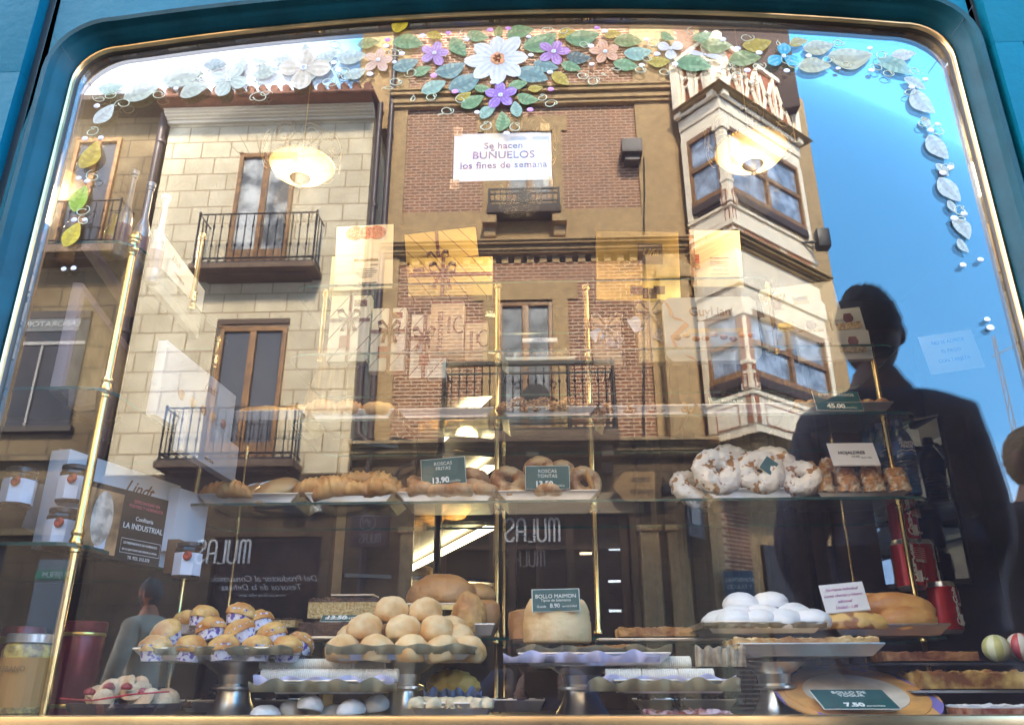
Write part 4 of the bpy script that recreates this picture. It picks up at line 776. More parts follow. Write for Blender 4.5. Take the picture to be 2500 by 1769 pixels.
# mirror on the splayed right wall
mr = thing('side_mirror', 'upright mirror on the splayed right wall that shows the window from behind', 'mirror', (1.0, .7, 1.3))
a, b = Vector((.86, .83)), Vector((1.005, .702)); nn = Vector((-.66, -.75)).normalized()*.008
mb = MB(); mb.prismz([(a.x, a.y), (b.x, b.y), (b.x+.01, b.y+.012), (a.x+.01, a.y+.012)], 1.13, 1.53); mb.build('mirror_glass', mat('mirror_silver', (.08, .095, .12), .0, 1), mr)
mb = MB(); mb.prismz([(a.x+.011, a.y+.013), (b.x+.011, b.y+.013), (b.x+.03, b.y+.035), (a.x+.03, a.y+.035)], 1.12, 1.54); mb.build('frame', darkwood, mr)
# ---- ceiling bowls
bowl = mat('lamp_bowl', (.9, .75, .45), .4, emis=(1, .66, .26), es=1.0)
hot = mat('lamp_heart', (1, .9, .7), .4, emis=(1, .84, .52), es=3.4)
def bowl_lamp(px, py, Y, label, e=6, rr=.125, hotx=0):
    p = at(px, py, Y); t = thing('ceiling_lamp', label, 'ceiling lamp', tuple(p), group='ceiling bowl lamps')
    prof = [(.012, -.062), (.035, -.060), (.07, -.052), (.100, -.036), (.118, -.016), (.125, 0)]; prof = [(r*rr/.125, z*rr/.125) for r, z in prof]
    mb = MB(); mb.lathe(p.x, p.y, [(r, p.z+z) for r, z in prof]+[(rr*.95, p.z+.004)], 40); o = mb.build('glass_bowl', [bowl, hot], t, True, 60)
    m = bowl_grad; o.data.materials.clear(); o.data.materials.append(m)
    mb = MB(); n = 64
    for i in range(n): a_ = 2*math.pi*i/n; mb.lathe(p.x+rr*1.02*math.cos(a_), p.y+rr*1.02*math.sin(a_), [(.001, p.z-.003), (.005, p.z+.002), (.001, p.z+.008)], 5)
    mb.build('beaded_rim', brass, t, True)
    mb = MB(); mb.lathe(p.x, p.y, [(.002, p.z-.105*rr/.125), (.008, p.z-.098*rr/.125), (.004, p.z-.088*rr/.125), (.012, p.z-.080*rr/.125), (.026, p.z-.064*rr/.125), (.028, p.z-.058*rr/.125)], 20); mb.build('finial', mat('finial_grey', (.045, .04, .035), .5, .2), t, True)
    # scrolled metal crest above the bowl
    mb = MB(); k_ = 9
    for i in range(k_):
        a_ = math.pi+math.pi*2*i/k_; cx, cy = p.x+rr*1.22*math.cos(a_), p.y+rr*1.22*math.sin(a_)
        for s_ in (.030, .018): mb.tube([(cx+s_*math.cos(q)*math.sin(a_), cy-s_*math.cos(q)*math.cos(a_), p.z+.035+s_*1.1*math.sin(q)) for q in [j*.6 for j in range(10)]], .0013, 4)
        mb.tube([(p.x+rr*math.cos(a_), p.y+rr*math.sin(a_), p.z+.004), (cx, cy, p.z+.03)], .002, 4)
    mb.build('scroll_crest', mat('crest_gilt', (.20, .14, .06), .5, .3), t, True)
    mb = MB(); mb.tube([(p.x, p.y, p.z), (p.x, p.y, ZC)], .0022, 8)
    mb.build('hanger', brass, t, True)
    ld = bpy.data.lights.new('lamp_light', 'POINT'); ld.energy = e; ld.color = (1, .74, .42); ld.shadow_soft_size = .06; lo = bpy.data.objects.new('lamp_light', ld); COL.objects.link(lo); lo.parent = t; lo.location = (0, -.02, -.9*rr-.05); return t
bowl_grad = bpy.data.materials.new('lit_bowl'); bowl_grad.use_nodes = True; n_ = bowl_grad.node_tree.nodes; l_ = bowl_grad.node_tree.links
tcc = n_.new('ShaderNodeTexCoord'); gr = n_.new('ShaderNodeTexGradient'); gr.gradient_type = 'SPHERICAL'; mp = n_.new('ShaderNodeMapping'); mp.inputs['Scale'].default_value = (11, 11, 6); l_.new(tcc.outputs['Object'], mp.inputs[0]); l_.new(mp.outputs[0], gr.inputs[0])
rp = n_.new('ShaderNodeValToRGB'); rp.color_ramp.elements[0].position = .0; rp.color_ramp.elements[0].color = (.10, .058, .016, 1); rp.color_ramp.elements[1].position = .75; rp.color_ramp.elements[1].color = (.62, .38, .14, 1); l_.new(gr.outputs[0], rp.inputs[0])
l_.new(rp.outputs[0], n_['Principled BSDF'].inputs['Emission Color']); n_['Principled BSDF'].inputs['Emission Strength'].default_value = 1.0; n_['Principled BSDF'].inputs['Base Color'].default_value = (.2, .15, .08, 1)
bowl_lamp(736, 405, .50, 'lit ceiling bowl lamp over the cream house reflection, left of the paper notice', rr=.083, e=.52)
bowl_lamp(1833, 368, .50, 'largest lit ceiling bowl lamp, right of the paper notice before the bay window', rr=.092, e=.52)
bowl_lamp(1268, 385, .46, 'ceiling bowl lamp mostly hidden behind the paper notice', rr=.078, e=.52)
bowl_lamp(130, 440, 1.9, 'ceiling bowl lamp cut off by the left edge of the pane', rr=.14)
bowl_lamp(376, 290, 2.3, 'small gilded lamp high in the left corner of the pane', rr=.05, e=1)
# ---- brass display stand with glass shelves
YS = .55; YBk = .80
zT, zCs, zB, zA, z0s = 1.838, 1.652, 1.484, 1.285, 1.0
XP = (-.815, -.105, .118, .806)
st = thing('brass_shelf_stand', 'brass posts carrying rows of glass shelves across the display', 'shelf stand', (0, .6, .84))
def post(x, y, z0, z1, r=.0065, joints=(), fin=True, nm='post'):
    prof = [(r*1.6, z0), (r*1.6, z0+.006), (r, z0+.010)]
    for j in joints: prof += [(r, j-.022), (r*1.3, j-.020), (r*1.3, j-.016), (r*1.1, j-.014), (r*1.5, j-.009), (r*1.5, j-.002), (r*1.15, j+.007), (r*1.4, j+.010), (r*1.4, j+.014), (r, j+.020)]
    prof += [(r, z1)]
    if fin: prof += [(r*1.6, z1+.002), (r*1.6, z1+.008), (r*1.1, z1+.010), (r*1.3, z1+.016), (r*.3, z1+.022)]
    return MB().lathe(x, y, prof, 14).build(nm, brass, st, True, 50)
post(XP[0], YS, .842, zCs+.05, joints=(z0s, zA, zB, zCs)); post(XP[1], YS, .842, zT, joints=(z0s, zA, zB, zCs)); post(XP[2], YS, z0s, zT-.01, joints=(zA, zB, zCs)); post(XP[3], YS, .842, zCs, joints=(z0s, zA, zB), fin=True)
for x in (-.80, -.10, .77): post(x, YBk, .842, zB, .0042, joints=(z0s, zA, zB))
post(-.817, .10, .842, 1.735, .0082, joints=(1.135, 1.42, 1.72)); post(-.79, .33, 1.69, 1.87, .0058, joints=(1.72,)); 
post(-.555, YS+.02, zCs, zT-.003, .005, joints=(), fin=True); post(.585, YS+.02, zCs, zT-.003, .006, fin=True)
def shelf(x0, x1, y0, y1, z, th=.006, r=.05):
    pts = []; k_ = 5
    for cx, cy, a0 in ((x1-r, y1-r, 0), (x0+r, y1-r, 90), (x0+r, y0+r, 180), (x1-r, y0+r, 270)):
        for i in range(k_+1): a_ = R_(a0+90*i/k_); pts.append((cx+r*math.cos(a_), cy+r*math.sin(a_)))
    n = len(pts); mb = MB(); vs = [(x, y, z-th) for x, y in pts]+[(x, y, z) for x, y in pts]
    mb.add(vs, [tuple(reversed(range(n))), tuple(range(n, 2*n))], 0); mb.add(vs, [(i, (i+1) % n, n+(i+1) % n, n+i) for i in range(n)], 1)
    return mb.build('glass_shelf', [shelfglass, shelfedge], st)
shelf(-.62, .60, YS-.05, YBk+.02, zT-.004); shelf(-.62, .86, YS-.05, YBk+.02, zCs-.004); shelf(-.60, .875, YS-.05, YBk+.02, zB-.004); shelf(-.86, .862, YS-.06, YBk+.02, zA-.004)
shelf(-.86, .86, YS-.04, YBk+.02, z0s-.008)
for z in (1.72, 1.412, 1.128): shelf(-1.25, -.80, .07, .62, z)
# ---- price cards
fontm = cardtext
def card(label, lines, px, py, Y, w=.078, h=.054, tilt=12, ry=0, rz=0, sizes=None, price=None, unit='euros/Kilo', bgm=None, tm=None, cat='price card'):
    p = at(px, py, Y); t = thing('price_card', label, cat, tuple(p))
    MB().box(-w/2-.0015, w/2+.0015, .0005, .0012, -.0015, h+.0015, bev=.0004).build('card_edge', cardedge if bgm is None else bgm, t, local=True)
    MB().box(-w/2, w/2, -.0012, .0003, 0, h).build('card', bgm or cardgreen, t, local=True)
    k_ = len(lines); s0 = (sizes or .0115)
    for i, s_ in enumerate(lines):
        o = text(s_, s0, (0, 0, 0), tm or fontm, t); o.location = (0, -.0016, h-.0125-i*s0*1.02)
    if price:
        o = text(price, .0185, (0, 0, 0), mat('price_white', (.85, .86, .84), .5), t, bold=.0006); o.location = (-.008, -.0016, .010)
        o = text(unit, .0070, (0, 0, 0), tm or fontm, t); o.location = (.024, -.0016, .006)
    t.rotation_euler = (R_(-tilt), R_(ry), R_(rz)); return t
# ---- trays and pastries
def tray_mesh(w, d, h, lip=.02, th=.0015):
    mb = MB(); a, b = w/2-lip, d/2-lip*.6
    ring = lambda x, y, z: [(-x, -y, z), (x, -y, z), (x, y, z), (-x, y, z)]
    vs = ring(a, b, 0)+ring(w/2-.002, d/2-.002, h)+ring(w/2, d/2, h)+ring(a+.0012, b+.0012, -.0015)+ring(w/2+.001, d/2+.001, h-.002)
    fs = [(3, 2, 1, 0), (12, 13, 14, 15)]
    for i in range(4):
        j = (i+1) % 4; fs += [(i, j, 4+j, 4+i), (4+i, 4+j, 8+j, 8+i), (8+i, 8+j, 16+j, 16+i), (16+i, 16+j, 12+j, 12+i)]
    return mb.add(vs, fs)
tray_proto = tray_mesh(.232, .185, .020).build('metal_tray', alu, None, bevel=.0015); first_tray = [True]
def tray(px0, px1, py, z, Y, label, d=None, group='metal trays on the glass shelves'):
    p0, p1 = at(px0, py, Y), at(px1, py, Y); w = p1.x-p0.x; xc = (p0.x+p1.x)/2
    o = tray_proto if first_tray[0] else tray_proto.copy()
    if not first_tray[0]: COL.objects.link(o)
    first_tray[0] = False
    o.scale = (w/.232, (d or .185)/.185, 1); dd = (d or .185); o.location = (xc, Y+dd/2, z+.002); tag(o, label, 'tray', group); return xc, Y+dd/2-.034, z+.010, w
def fbm(v, o_=3):
    s_ = 0; a = 1; f = 1
    for _ in range(o_): s_ += a*noise.noise(v*f); a *= .5; f *= 2.1
    return s_
def blob(rx, ry, rz, amp=.06, fr=2.2, sub=4, seed=0, flat=.35, fn=None, top=None):
    bm = bmesh.new(); bmesh.ops.create_icosphere(bm, subdivisions=sub, radius=1)
    for v in bm.verts:
        c_ = v.co.copy(); k_ = 1+amp*fbm(c_*fr+Vector((seed*7.3, seed, 0)))
        if fn: k_ *= fn(c_)
        z = c_.z*k_
        if z < -flat: z = -flat-(z+flat)*.0
        v.co = Vector((c_.x*k_*rx, c_.y*k_*ry, (z+flat)*rz))
    return MB().bm(bm)
def ringmesh(R, r, amp=.1, fr=3, seed=0, n=36, m=16, sq=.85):
    mb = MB(); vs = []
    for i in range(n):
        a_ = 2*math.pi*i/n
        for j in range(m):
            b_ = 2*math.pi*j/m; u = Vector((math.cos(a_)*(R+r*math.cos(b_)), math.sin(a_)*(R+r*math.cos(b_)), r*math.sin(b_)*sq))
            k_ = amp*r*fbm(u*fr/R+Vector((seed*3.1, 0, seed)), 4); nrm = Vector((math.cos(a_)*math.cos(b_), math.sin(a_)*math.cos(b_), math.sin(b_))); vs.append(u+nrm*k_)
    fs = [(i*m+j, ((i+1) % n)*m+j, ((i+1) % n)*m+(j+1) % m, i*m+(j+1) % m) for i in range(n) for j in range(m)]
    return mb.add(vs, fs)
dough = mat('pale_bun', (.62, .30, .08), .6, 0, 0, 15, bump=.3, bs=70, col2=(.80, .60, .34), lo=.36, hi=.60, sss=.08)
golden = mat('golden_crust', (.50, .20, .04), .5, 0, 0, 11, bump=.35, bs=60, col2=(.78, .46, .16), lo=.38, hi=.62, sss=.05)
browncr = mat('brown_crust', (.36, .15, .045), .4, 0, 0, 9, bump=.35, bs=60, col2=(.58, .31, .11), lo=.36, hi=.64, sss=.05)
sugar = mat('icing_white', (.80, .80, .82), .45, 0, .04, 14, bump=.1, bs=60, sss=.1)
crackle = mat('cracked_meringue', (.36, .17, .06), .6, 0, 0, 48, bump=.9, bs=50, col2=(.86, .82, .78), lo=.40, hi=.45)
sugartop = mat('sugared_pastry', (.56, .27, .09), .5, 0, 0, 42, bump=1, bs=90, col2=(.84, .72, .54), lo=.42, hi=.60)
choc = mat('chocolate_crumb', (.09, .035, .015), .6, 0, .4, 40, bump=.6, bs=120)
almond = mat('almond_cluster', (.22, .09, .03), .45, 0, 0, 70, bump=1, bs=90, col2=(.52, .28, .11), lo=.42, hi=.6)
def protos(name, m, gens, label, cat, group):
    out = []
    for g in gens: o = g.build(name, m, None, True, 60); tag(o, label, cat, group); out.append(o)
    return [out, [True]*len(out)]
def scatter(P, spots, label=None, group=None, labels=None, m=None):
    outs = []; rnd = random.Random(len(spots)*13+int(abs(spots[0][0])*1000))
    for i, sp in enumerate(spots):
        k_ = i % len(P[0]); o = P[0][k_]
        if P[1][k_]: P[1][k_] = False
        else: o = o.copy(); COL.objects.link(o)
        x, y, z = sp[:3]; rx, ry, rz = sp[3:6] if len(sp) > 5 else (0, 0, rnd.uniform(0, 6.3)); s_ = sp[6] if len(sp) > 6 else rnd.uniform(.94, 1.06)
        o.location = (x, y, z); o.rotation_euler = (rx, ry, rz); o.scale = (s_,)*3
        if label: o['label'] = label
        if labels: o['label'] = labels[i]
        if group: o['group'] = group
        outs.append(o)
    return outs
def wob(i, k_=1.0): return (math.sin(i*12.9898)*43758.5453 % 1-.5)*k_
# ================================================================ GOODS ON THE SHELVES
YT = YS-.045
def spotline(xc, yc, z, w, d, n, row=2, dz=.03, seed=1):
    rnd = random.Random(seed); out = []
    for i in range(n): out.append((xc+(i/(n-1)-.5)*w+rnd.uniform(-.006, .006), yc+rnd.uniform(-d, d), z+rnd.choice((0, 0, dz))*(row > 1), rnd.uniform(-.3, .3), rnd.uniform(-.3, .3), rnd.uniform(0, 6)))
    return out
# shelf A, from the left
xA1 = tray(483, 745-18, 1198, zA, YT, 'metal tray with two large sugared buns at the left end of the lower shelf'); x, y, z, w = xA1
bun = lambda sd, l=.062: blob(l, .030, .032, .05, 1.6, 4, sd, .45)
crust_bun = mat('oval_bun', (.42, .17, .04), .32, 0, 0, 5, bump=.05, bs=60, col2=(.72, .48, .20), lo=.40, hi=.62, coat=.15, sss=.05)
P = protos('sugared_bun', crust_bun, [bun(1), bun(4)], 'large shiny oval bun with a line of sugar on top', 'bun', None)
bs_ = scatter(P, [(x+.055, y-.02, z+.002, 0, -.42, .15, 1.05), (x+.0, y+.04, z+.012, 0, -.3, .2, 1.0)], labels=['large oval bun lying tilted in front with a white sugar line', 'large oval bun behind the tilted one with a sugar line'])
for o in bs_: b = blob(.024, .005, .004, .35, 5, 3, 3, .2).build('sugar_line', sugar, None, True, 60); b.parent = o; b.location = (.002, -.008, .0405); b.rotation_euler = (0, .1, .15)
def croissant(seed, l=.05, r=.020):
    mb = MB(); vs = []; n = 26; m = 12
    for i in range(n):
        t = i/(n-1); a_ = R_(-70+140*t); cx, cy = l*math.sin(a_), l*.62*math.cos(a_); rr = r*(.25+.75*math.sin(math.pi*t)**.7)*(1+.10*math.sin(i*2.4))
        tx = Vector((math.cos(a_), -.62*math.sin(a_), 0)).normalized(); nx = Vector((tx.y, -tx.x, 0))
        for j in range(m):
            b_ = 2*math.pi*j/m; p = Vector((cx, cy, rr))+nx*rr*math.cos(b_)+Vector((0, 0, rr*math.sin(b_))); p += (p-Vector((cx, cy, rr)))*.18*fbm(p*60+Vector((seed, 0, 0))); vs.append(p)
    return mb.add(vs, [(i*m+j, (i+1)*m+j, (i+1)*m+(j+1) % m, i*m+(j+1) % m) for i in range(n-1) for j in range(m)]+[tuple(reversed(range(m))), tuple((n-1)*m+j for j in range(m))])
PC = protos('croissant', golden, [croissant(1), croissant(5, .046, .022), croissant(9, .052, .018)], 'golden croissant', 'croissant', 'croissants on the lower left trays')
scatter(PC, [(x-.075, y-.01, z, .1, .1, 3.3, 1), (x-.03, y-.035, z, 0, .0, 2.9, .95), (x-.05, y+.03, z+.004, .2, 0, .4, 1)], label='flat golden croissant beside the two sugared buns')
x, y, z, w = tray(745, 960, 1190, zA, YT, 'metal tray heaped with croissants on the lower shelf')
scatter(PC, [(x-.085, y-.02, z, .3, 0, 3.0, 1), (x-.035, y-.03, z, 0, .2, 3.4, 1.1), (x+.02, y-.035, z, .1, 0, 3.1, .9), (x+.075, y-.03, z, 0, .1, 2.6, 1.05), (x-.06, y+.03, z+.02, .3, .2, .5, 1.1), (x, y+.02, z+.024, .2, .3, 3.0, 1.1), (x+.06, y+.025, z+.022, 0, -.3, 3.2, 1.15)], label='golden croissant in the heap next to the sugared buns')
x, y, z, w = tray(968, 1208, 1198, zA, YT, 'metal tray of fried ring rolls under the blue ring roll price card')
roll = lambda sd: ringmesh(.020, .0155, .22, 2.2, sd, 28, 12, .9)
PR = protos('fried_ring', mat('fried_dough', (.40, .17, .06), .55, 0, 0, 16, bump=.5, bs=70, col2=(.66, .40, .20), lo=.4, hi=.6), [roll(1), roll(2), roll(5)], 'fried ring roll dusted with sugar', 'pastry', 'fried ring rolls')
scatter(PR, [(x-.088, y-.02, z+.014, .15, 0, 0), (x-.055, y-.045, z+.014, -.1, .1, 1), (x-.015, y-.05, z+.012), (x+.03, y-.05, z+.013, 0, 0, 1), (x+.085, y-.035, z+.015), (x+.06, y-.01, z+.034, .1, .1, 0), (x+.06, y-.01, z+.057, .2, -.1, 2), (x-.065, y-.01, z+.036, .6, 0, 1), (x+.02, y+.03, z+.05, .4, 0, 1), (x-.02, y+.02, z+.058, .3, .2, 2), (x+.09, y+.02, z+.036, .3, .2, 2)], label='fried ring roll on the tray with the tilted blue card')
card('tilted blue-green card reading ROSCAS FRITAS 13.90', ['ROSCAS', 'FRITAS'], 1084, 1182, YT-.0, .100, .062, 4, ry=-5, price='13.90')
x, y, z, w = tray(1216, 1460, 1194, zA, YT, 'metal tray of cracked ring rolls under the second ring roll card')
roll = lambda sd: ringmesh(.024, .0145, .12, 3, sd, 32, 12, .95)
PR = protos('plain_ring', mat('crackled_dough', (.33, .13, .04), .45, 0, 0, 40, bump=.6, bs=50, col2=(.66, .42, .20), lo=.4, hi=.56), [roll(3), roll(7)], 'cracked ring roll', 'pastry', 'cracked ring rolls')
scatter(PR, [(x-.085, y-.02, z+.012, .1, 0, 0, 1), (x-.09, y-.01, z+.045, 1.0, 0, .3, 1.15), (x-.02, y+.01, z+.075, 1.15, 0, -.1, 1.0), (x+.035, y+.01, z+.070, 1.2, 0, .1, .85), (x+.085, y-.02, z+.035, 1.35, 0, .3, 1.1), (x+.035, y+.02, z+.03, 1.2, 0, 0, 1), (x, y-.04, z+.012, 0, 0, 0, 1)], label='cracked ring roll on the tray with the upright green card')
fing = blob(.006, .006, .032, .04, 2, 3, 2, .9).build('finger_biscuit', golden, None, True); tag(fing, 'single finger biscuit leaning at the right end of the ring roll tray', 'biscuit'); fing.location = (x+.107, y-.04, z+.004); fing.rotation_euler = (0, -.3, 0)
card('upright green card reading ROSCAS TONTAS with its price half hidden', ['ROSCAS', 'TONTAS'], 1337, 1192, YT-.008, .098, .053, 6, ry=0, price='13.50')
x, y, z, w = tray(1722, 1978, 1192, zA, YT, 'metal tray under the big white meringue rings')
def bigring(sd): return ringmesh(.031, .0245, .20, 2.6, sd, 48, 20, .8)
PM = protos('meringue_ring', crackle, [bigring(2), bigring(6), bigring(8)], 'big ring coated in cracked white meringue', 'pastry', None)
scatter(PM, [(x-.082, y-.045, z+.052, 1.25, 0, .12, 1.06), (x+.012, y-.045, z+.050, 1.2, 0, -.1, 1.02), (x+.100, y-.04, z+.036, .9, .3, -.5, .95), (x-.03, y+.01, z+.082, 1.1, 0, .3, 1.05), (x+.05, y+.0, z+.076, 1.0, .1, -.3, 1.05), (x-.135, y-.01, z+.02, .9, -.3, .6, 1.0)],
    labels=['cracked white meringue ring at the front left of the heap, hole facing out', 'smooth white meringue ring at the front middle of the heap, hole facing out', 'meringue ring lying low at the right end of its tray', 'meringue ring standing behind the front left ring', 'meringue ring standing behind the front middle ring', 'brown and white meringue ring hanging over the left tray end'])
card('small dark green card stuck between the meringue rings', [''], 1868, 1150, YT-.01, .03, .035, 10, ry=38)
x, y, z, w = tray(1986, 2226, 1184, zA, YT, 'metal tray heaped with sugared puff pastries at the right end of the lower shelf')
def puff(sd):
    mb = MB(); rnd = random.Random(sd)
    for k_ in range(5):
        bm = bmesh.new(); bmesh.ops.create_cube(bm, size=1); bmesh.ops.subdivide_edges(bm, edges=bm.edges[:], cuts=4, use_grid_fill=True)
        for v in bm.verts:
            c_ = v.co*1.0; l_n = (abs(c_.x)**2.7+abs(c_.y)**2.7)**(1/2.7); kx = .5/max(.42, l_n) if l_n > .42 else 1
            v.co = Vector((c_.x*kx*.050*(1-.04*k_), c_.y*kx*.040*(1-.04*k_), c_.z*.0085+.006*k_+.004))+Vector((rnd.uniform(-.0016, .0016), .002*fbm(c_*4+Vector((sd, k_, 3))), .0042*fbm(c_*4+Vector((sd, k_, 0)))))
        mb.bm(bm)
    return mb
PP = protos('puff_pastry', sugartop, [puff(1), puff(2), puff(3)], 'puff pastry dusted with sugar', 'pastry', 'sugared puff pastries')
sp = []
for i in range(4): sp.append((x-.085+.056*i, y-.05, z, 0, 0, wob(i, .3)))
for i in range(4): sp.append((x-.075+.055*i, y-.015, z+.028, .05, wob(i+3, .15), wob(i, .5)))
for i in range(3): sp.append((x-.085+.06*i, y+.03, z+.030, .1, 0, .2*i))
sp += [(x-.045, y+.01, z+.058, .1, .2, .3), (x-.09, y+.02, z+.055, 0, -.2, .1), (x+.055, y+.02, z+.055, .1, 0, .4)]
scatter(PP, sp, label='sugared puff pastry in the heap at the right end of the lower shelf')
t = card('white card reading HOJALDRES 13.50', [], 2093, 1135, YT+.005, .103, .062, 22, ry=0, bgm=white)
o = text('HOJALDRES', .0115, (0, 0, 0), ink, t, bold=.0003); o.location = (-.004, -.0016, .034); o = text('13.50', .0085, (0, 0, 0), ink, t); o.location = (.002, -.0016, .023); o = text('Euro / kilo', .0055, (0, 0, 0), ink, t); o.location = (.026, -.0016, .020)
# shelf B
x, y, z, w = tray(520, 742, 1020, zB, YT, 'metal tray with a long flat loaf on the upper shelf, left end')
o = blob(.09, .05, .030, .10, 3, 4, 11, .3).build('flat_loaf', mat('loaf_crust', (.46, .20, .05), .5, 0, 0, 12, bump=.4, bs=60, col2=(.70, .42, .14)), None, True); o.location = (x, y, z); tag(o, 'long flat orange loaf over the lower iron balcony reflection', 'loaf')
o = blob(.055, .045, .03, .12, 3, 4, 12, .3).build('pastry_slab', golden, None, True); o.location = (x+.06, y+.03, z+.012); o.rotation_euler = (0, -.2, .3); tag(o, 'tilted pastry slab behind the long flat loaf', 'pastry')
x, y, z, w = tray(752, 962, 1014, zB, YT, 'metal tray with a ring bun on the upper shelf')
o = ringmesh(.026, .017, .15, 2, 4, 30, 12, .9).build('ring_bun', golden, None, True); o.location = (x+.06, y-.03, z+.014); tag(o, 'single ring bun on the upper left tray', 'bun')
scatter(PC, [(x-.07, y-.03, z, 0, 0, 3.0, .9), (x-.01, y-.03, z, 0, 0, 3.3, .8)], labels=['small croissant at the left of the ring bun tray', 'small croissant beside the ring bun'])
tray(970, 1206, 1012, zB, YT, 'nearly empty metal tray on the upper shelf left of the brass post')
o = blob(.085, .05, .012, .15, 4, 4, 13, .2).build('dark_cake', choc, None, True); p = at(1088, 1008, YT+.08); o.location = (p.x, YT+.09, zB+.006); tag(o, 'low dark cake hardly showing over its tray', 'cake')
x, y, z, w = tray(1220, 1458, 1010, zB, YT, 'metal tray heaped with nut clusters on the upper shelf')
PA = protos('nut_cluster', almond, [blob(.021, .019, .017, .35, 4, 4, s_, .5) for s_ in (1, 5, 8)], 'rough brown nut cluster', 'pastry', 'nut clusters')
sp = [(x-.095+.021*i+wob(i, .01), y-.04+wob(i+2, .02), z+.0+(.014 if i % 3 == 1 else 0)) for i in range(10)]+[(x-.06+.03*i, y-.0, z+.018+wob(i, .01)) for i in range(5)]
scatter(PA, sp, label='rough brown nut cluster heaped on the tray between the brass posts')
x, y, z, w = tray(1463, 1697, 1012, zB, YT, 'metal tray with a low layer of brown biscuits right of the second post')
sp = [(x-.09+.026*i, y-.03+wob(i, .02), z-.006) for i in range(8)]
scatter(PA, sp, label='low brown nut biscuit just showing over its tray', group='low nut biscuits')
x, y, z, w = tray(1703, 1946, 1008, zB, YT, 'metal tray with the almond paste card')
sp = [(x-.09+.025*i, y-.03+wob(i, .02), z-.001) for i in range(4)]+[(x+.07+.02*i, y-.03, z) for i in range(2)]
PG = protos('almond_sweet', golden, [blob(.014, .014, .013, .2, 3, 3, s_, .4) for s_ in (1, 5)], 'small golden almond sweet', 'sweet', 'almond sweets')
scatter(PG, sp, label='small golden almond sweet beside the almond paste card')
card('pale green card reading PASTA DE ALMENDRA', ['PASTA DE', 'ALMENDRA'], 1795, 1008, YT+.01, .105, .050, 25, ry=0, price='39.00', unit='')
x, y, z, w = tray(1950, 2186, 1004, zB, YT, 'metal tray of pine nut balls under the dark green card')
PE = protos('pine_nut_ball', mat('pine_nut', (.38, .18, .06), .5, 0, 0, 60, bump=.8, bs=40, col2=(.70, .48, .22), lo=.42, hi=.56), [blob(.018, .018, .017, .12, 4, 4, s_, .6) for s_ in (2, 9)], 'round pine nut ball', 'sweet', 'pine nut balls')
sp = [(x-.098+.032*i, y-.03, z) for i in range(7)]+[(x-.08+.036*i, y+.008, z+.010) for i in range(5)]
scatter(PE, sp, label='round golden pine nut ball around the dark green card')
card('dark green card reading EMPIÑONADOS 45.00', ['EMPIÑONADOS'], 2052, 1000, YT-.008, .104, .058, 24, ry=2, price='45.00')
# top shelf C between the posts: plate of pastries with a paper label
x, y, z, w = tray(1222, 1418, 838, zCs, YS+.02, 'small plate of sugared sweets on the shelf under the lit window', d=.12)
sp = [(x-.075+.02*i+wob(i, .01), y-.02+wob(i, .01), z-.002) for i in range(9)]
PZ = protos('sugared_sweet', mat('sugared_sweet', (.45, .24, .12), .6, 0, 0, 40, bump=.8, bs=60, col2=(.75, .60, .45)), [blob(.014, .013, .013, .3, 4, 3, s_, .4) for s_ in (1, 5)], 'sugared sweet', 'sweet', 'sugared sweets')
scatter(PZ, sp, label='sugared sweet on the small plate between the brass posts')
t = card('curled white paper strip reading HUESOS DE SAN EXPEDITO', [], 1318, 834, YS+.012, .085, .012, 20, bgm=white)
o = text('HUESOS DE', .0055, (0, 0, 0), inkblue, t); o.location = (0, -.0016, .0085); o = text('SAN EXPEDITO', .0055, (0, 0, 0), inkblue, t); o.location = (0, -.0016, .0035)
# ---- boxes, bags and posters on the high shelves
goldfoil = mat('gold_foil', (.80, .55, .16), .28, .85, .2, 14, bump=.3, bs=18)
def stripes(name, base, line, scale=60, ang=38, th=.93, rough=.5):
    m = bpy.data.materials.new(name); m.use_nodes = True; n = m.node_tree.nodes; l = m.node_tree.links; b = n['Principled BSDF']; b.inputs['Roughness'].default_value = rough
    t = n.new('ShaderNodeTexCoord'); mp = n.new('ShaderNodeMapping'); mp.inputs['Rotation'].default_value = (0, R_(ang), 0); l.new(t.outputs['Object'], mp.inputs[0])
    s_ = n.new('ShaderNodeSeparateXYZ'); l.new(mp.outputs[0], s_.inputs[0]); a = n.new('ShaderNodeMath'); a.operation = 'MULTIPLY'; a.inputs[1].default_value = scale; l.new(s_.outputs['X'], a.inputs[0])
    f = n.new('ShaderNodeMath'); f.operation = 'FRACT'; l.new(a.outputs[0], f.inputs[0]); g = n.new('ShaderNodeMath'); g.operation = 'GREATER_THAN'; g.inputs[1].default_value = th; l.new(f.outputs[0], g.inputs[0])
    x_ = n.new('ShaderNodeMixRGB'); l.new(g.outputs[0], x_.inputs[0]); x_.inputs[1].default_value = (*base, 1); x_.inputs[2].default_value = (*line, 1); l.new(x_.outputs[0], b.inputs['Base Color']); return m
wrapw = stripes('striped_wrap', (.86, .80, .66), (.16, .05, .05), 26, -38, .95); wrapg = stripes('striped_gold', (.70, .50, .16), (.16, .05, .05), 26, 38, .95, .3)
ribbon = mat('brown_ribbon', (.13, .035, .035), .45); cream_rib = mat('cream_ribbon', (.62, .48, .34), .45)
def flat(name, label, cat, r_, Y, d, m, rz=0, ry=0, group=None, bev=.002):   # upright box filling a pixel rectangle at depth Y
    x0, x1, z0, z1 = rect(*r_, Y); xc = (x0+x1)/2; t = thing(name, label, cat, (xc, Y, z0), group=group); MB().box(-(x1-x0)/2, (x1-x0)/2, 0, d, 0, z1-z0, bev=bev).build('box', m, t, True, local=True); t.rotation_euler = (0, R_(ry), R_(rz)); return t, x1-x0, z1-z0
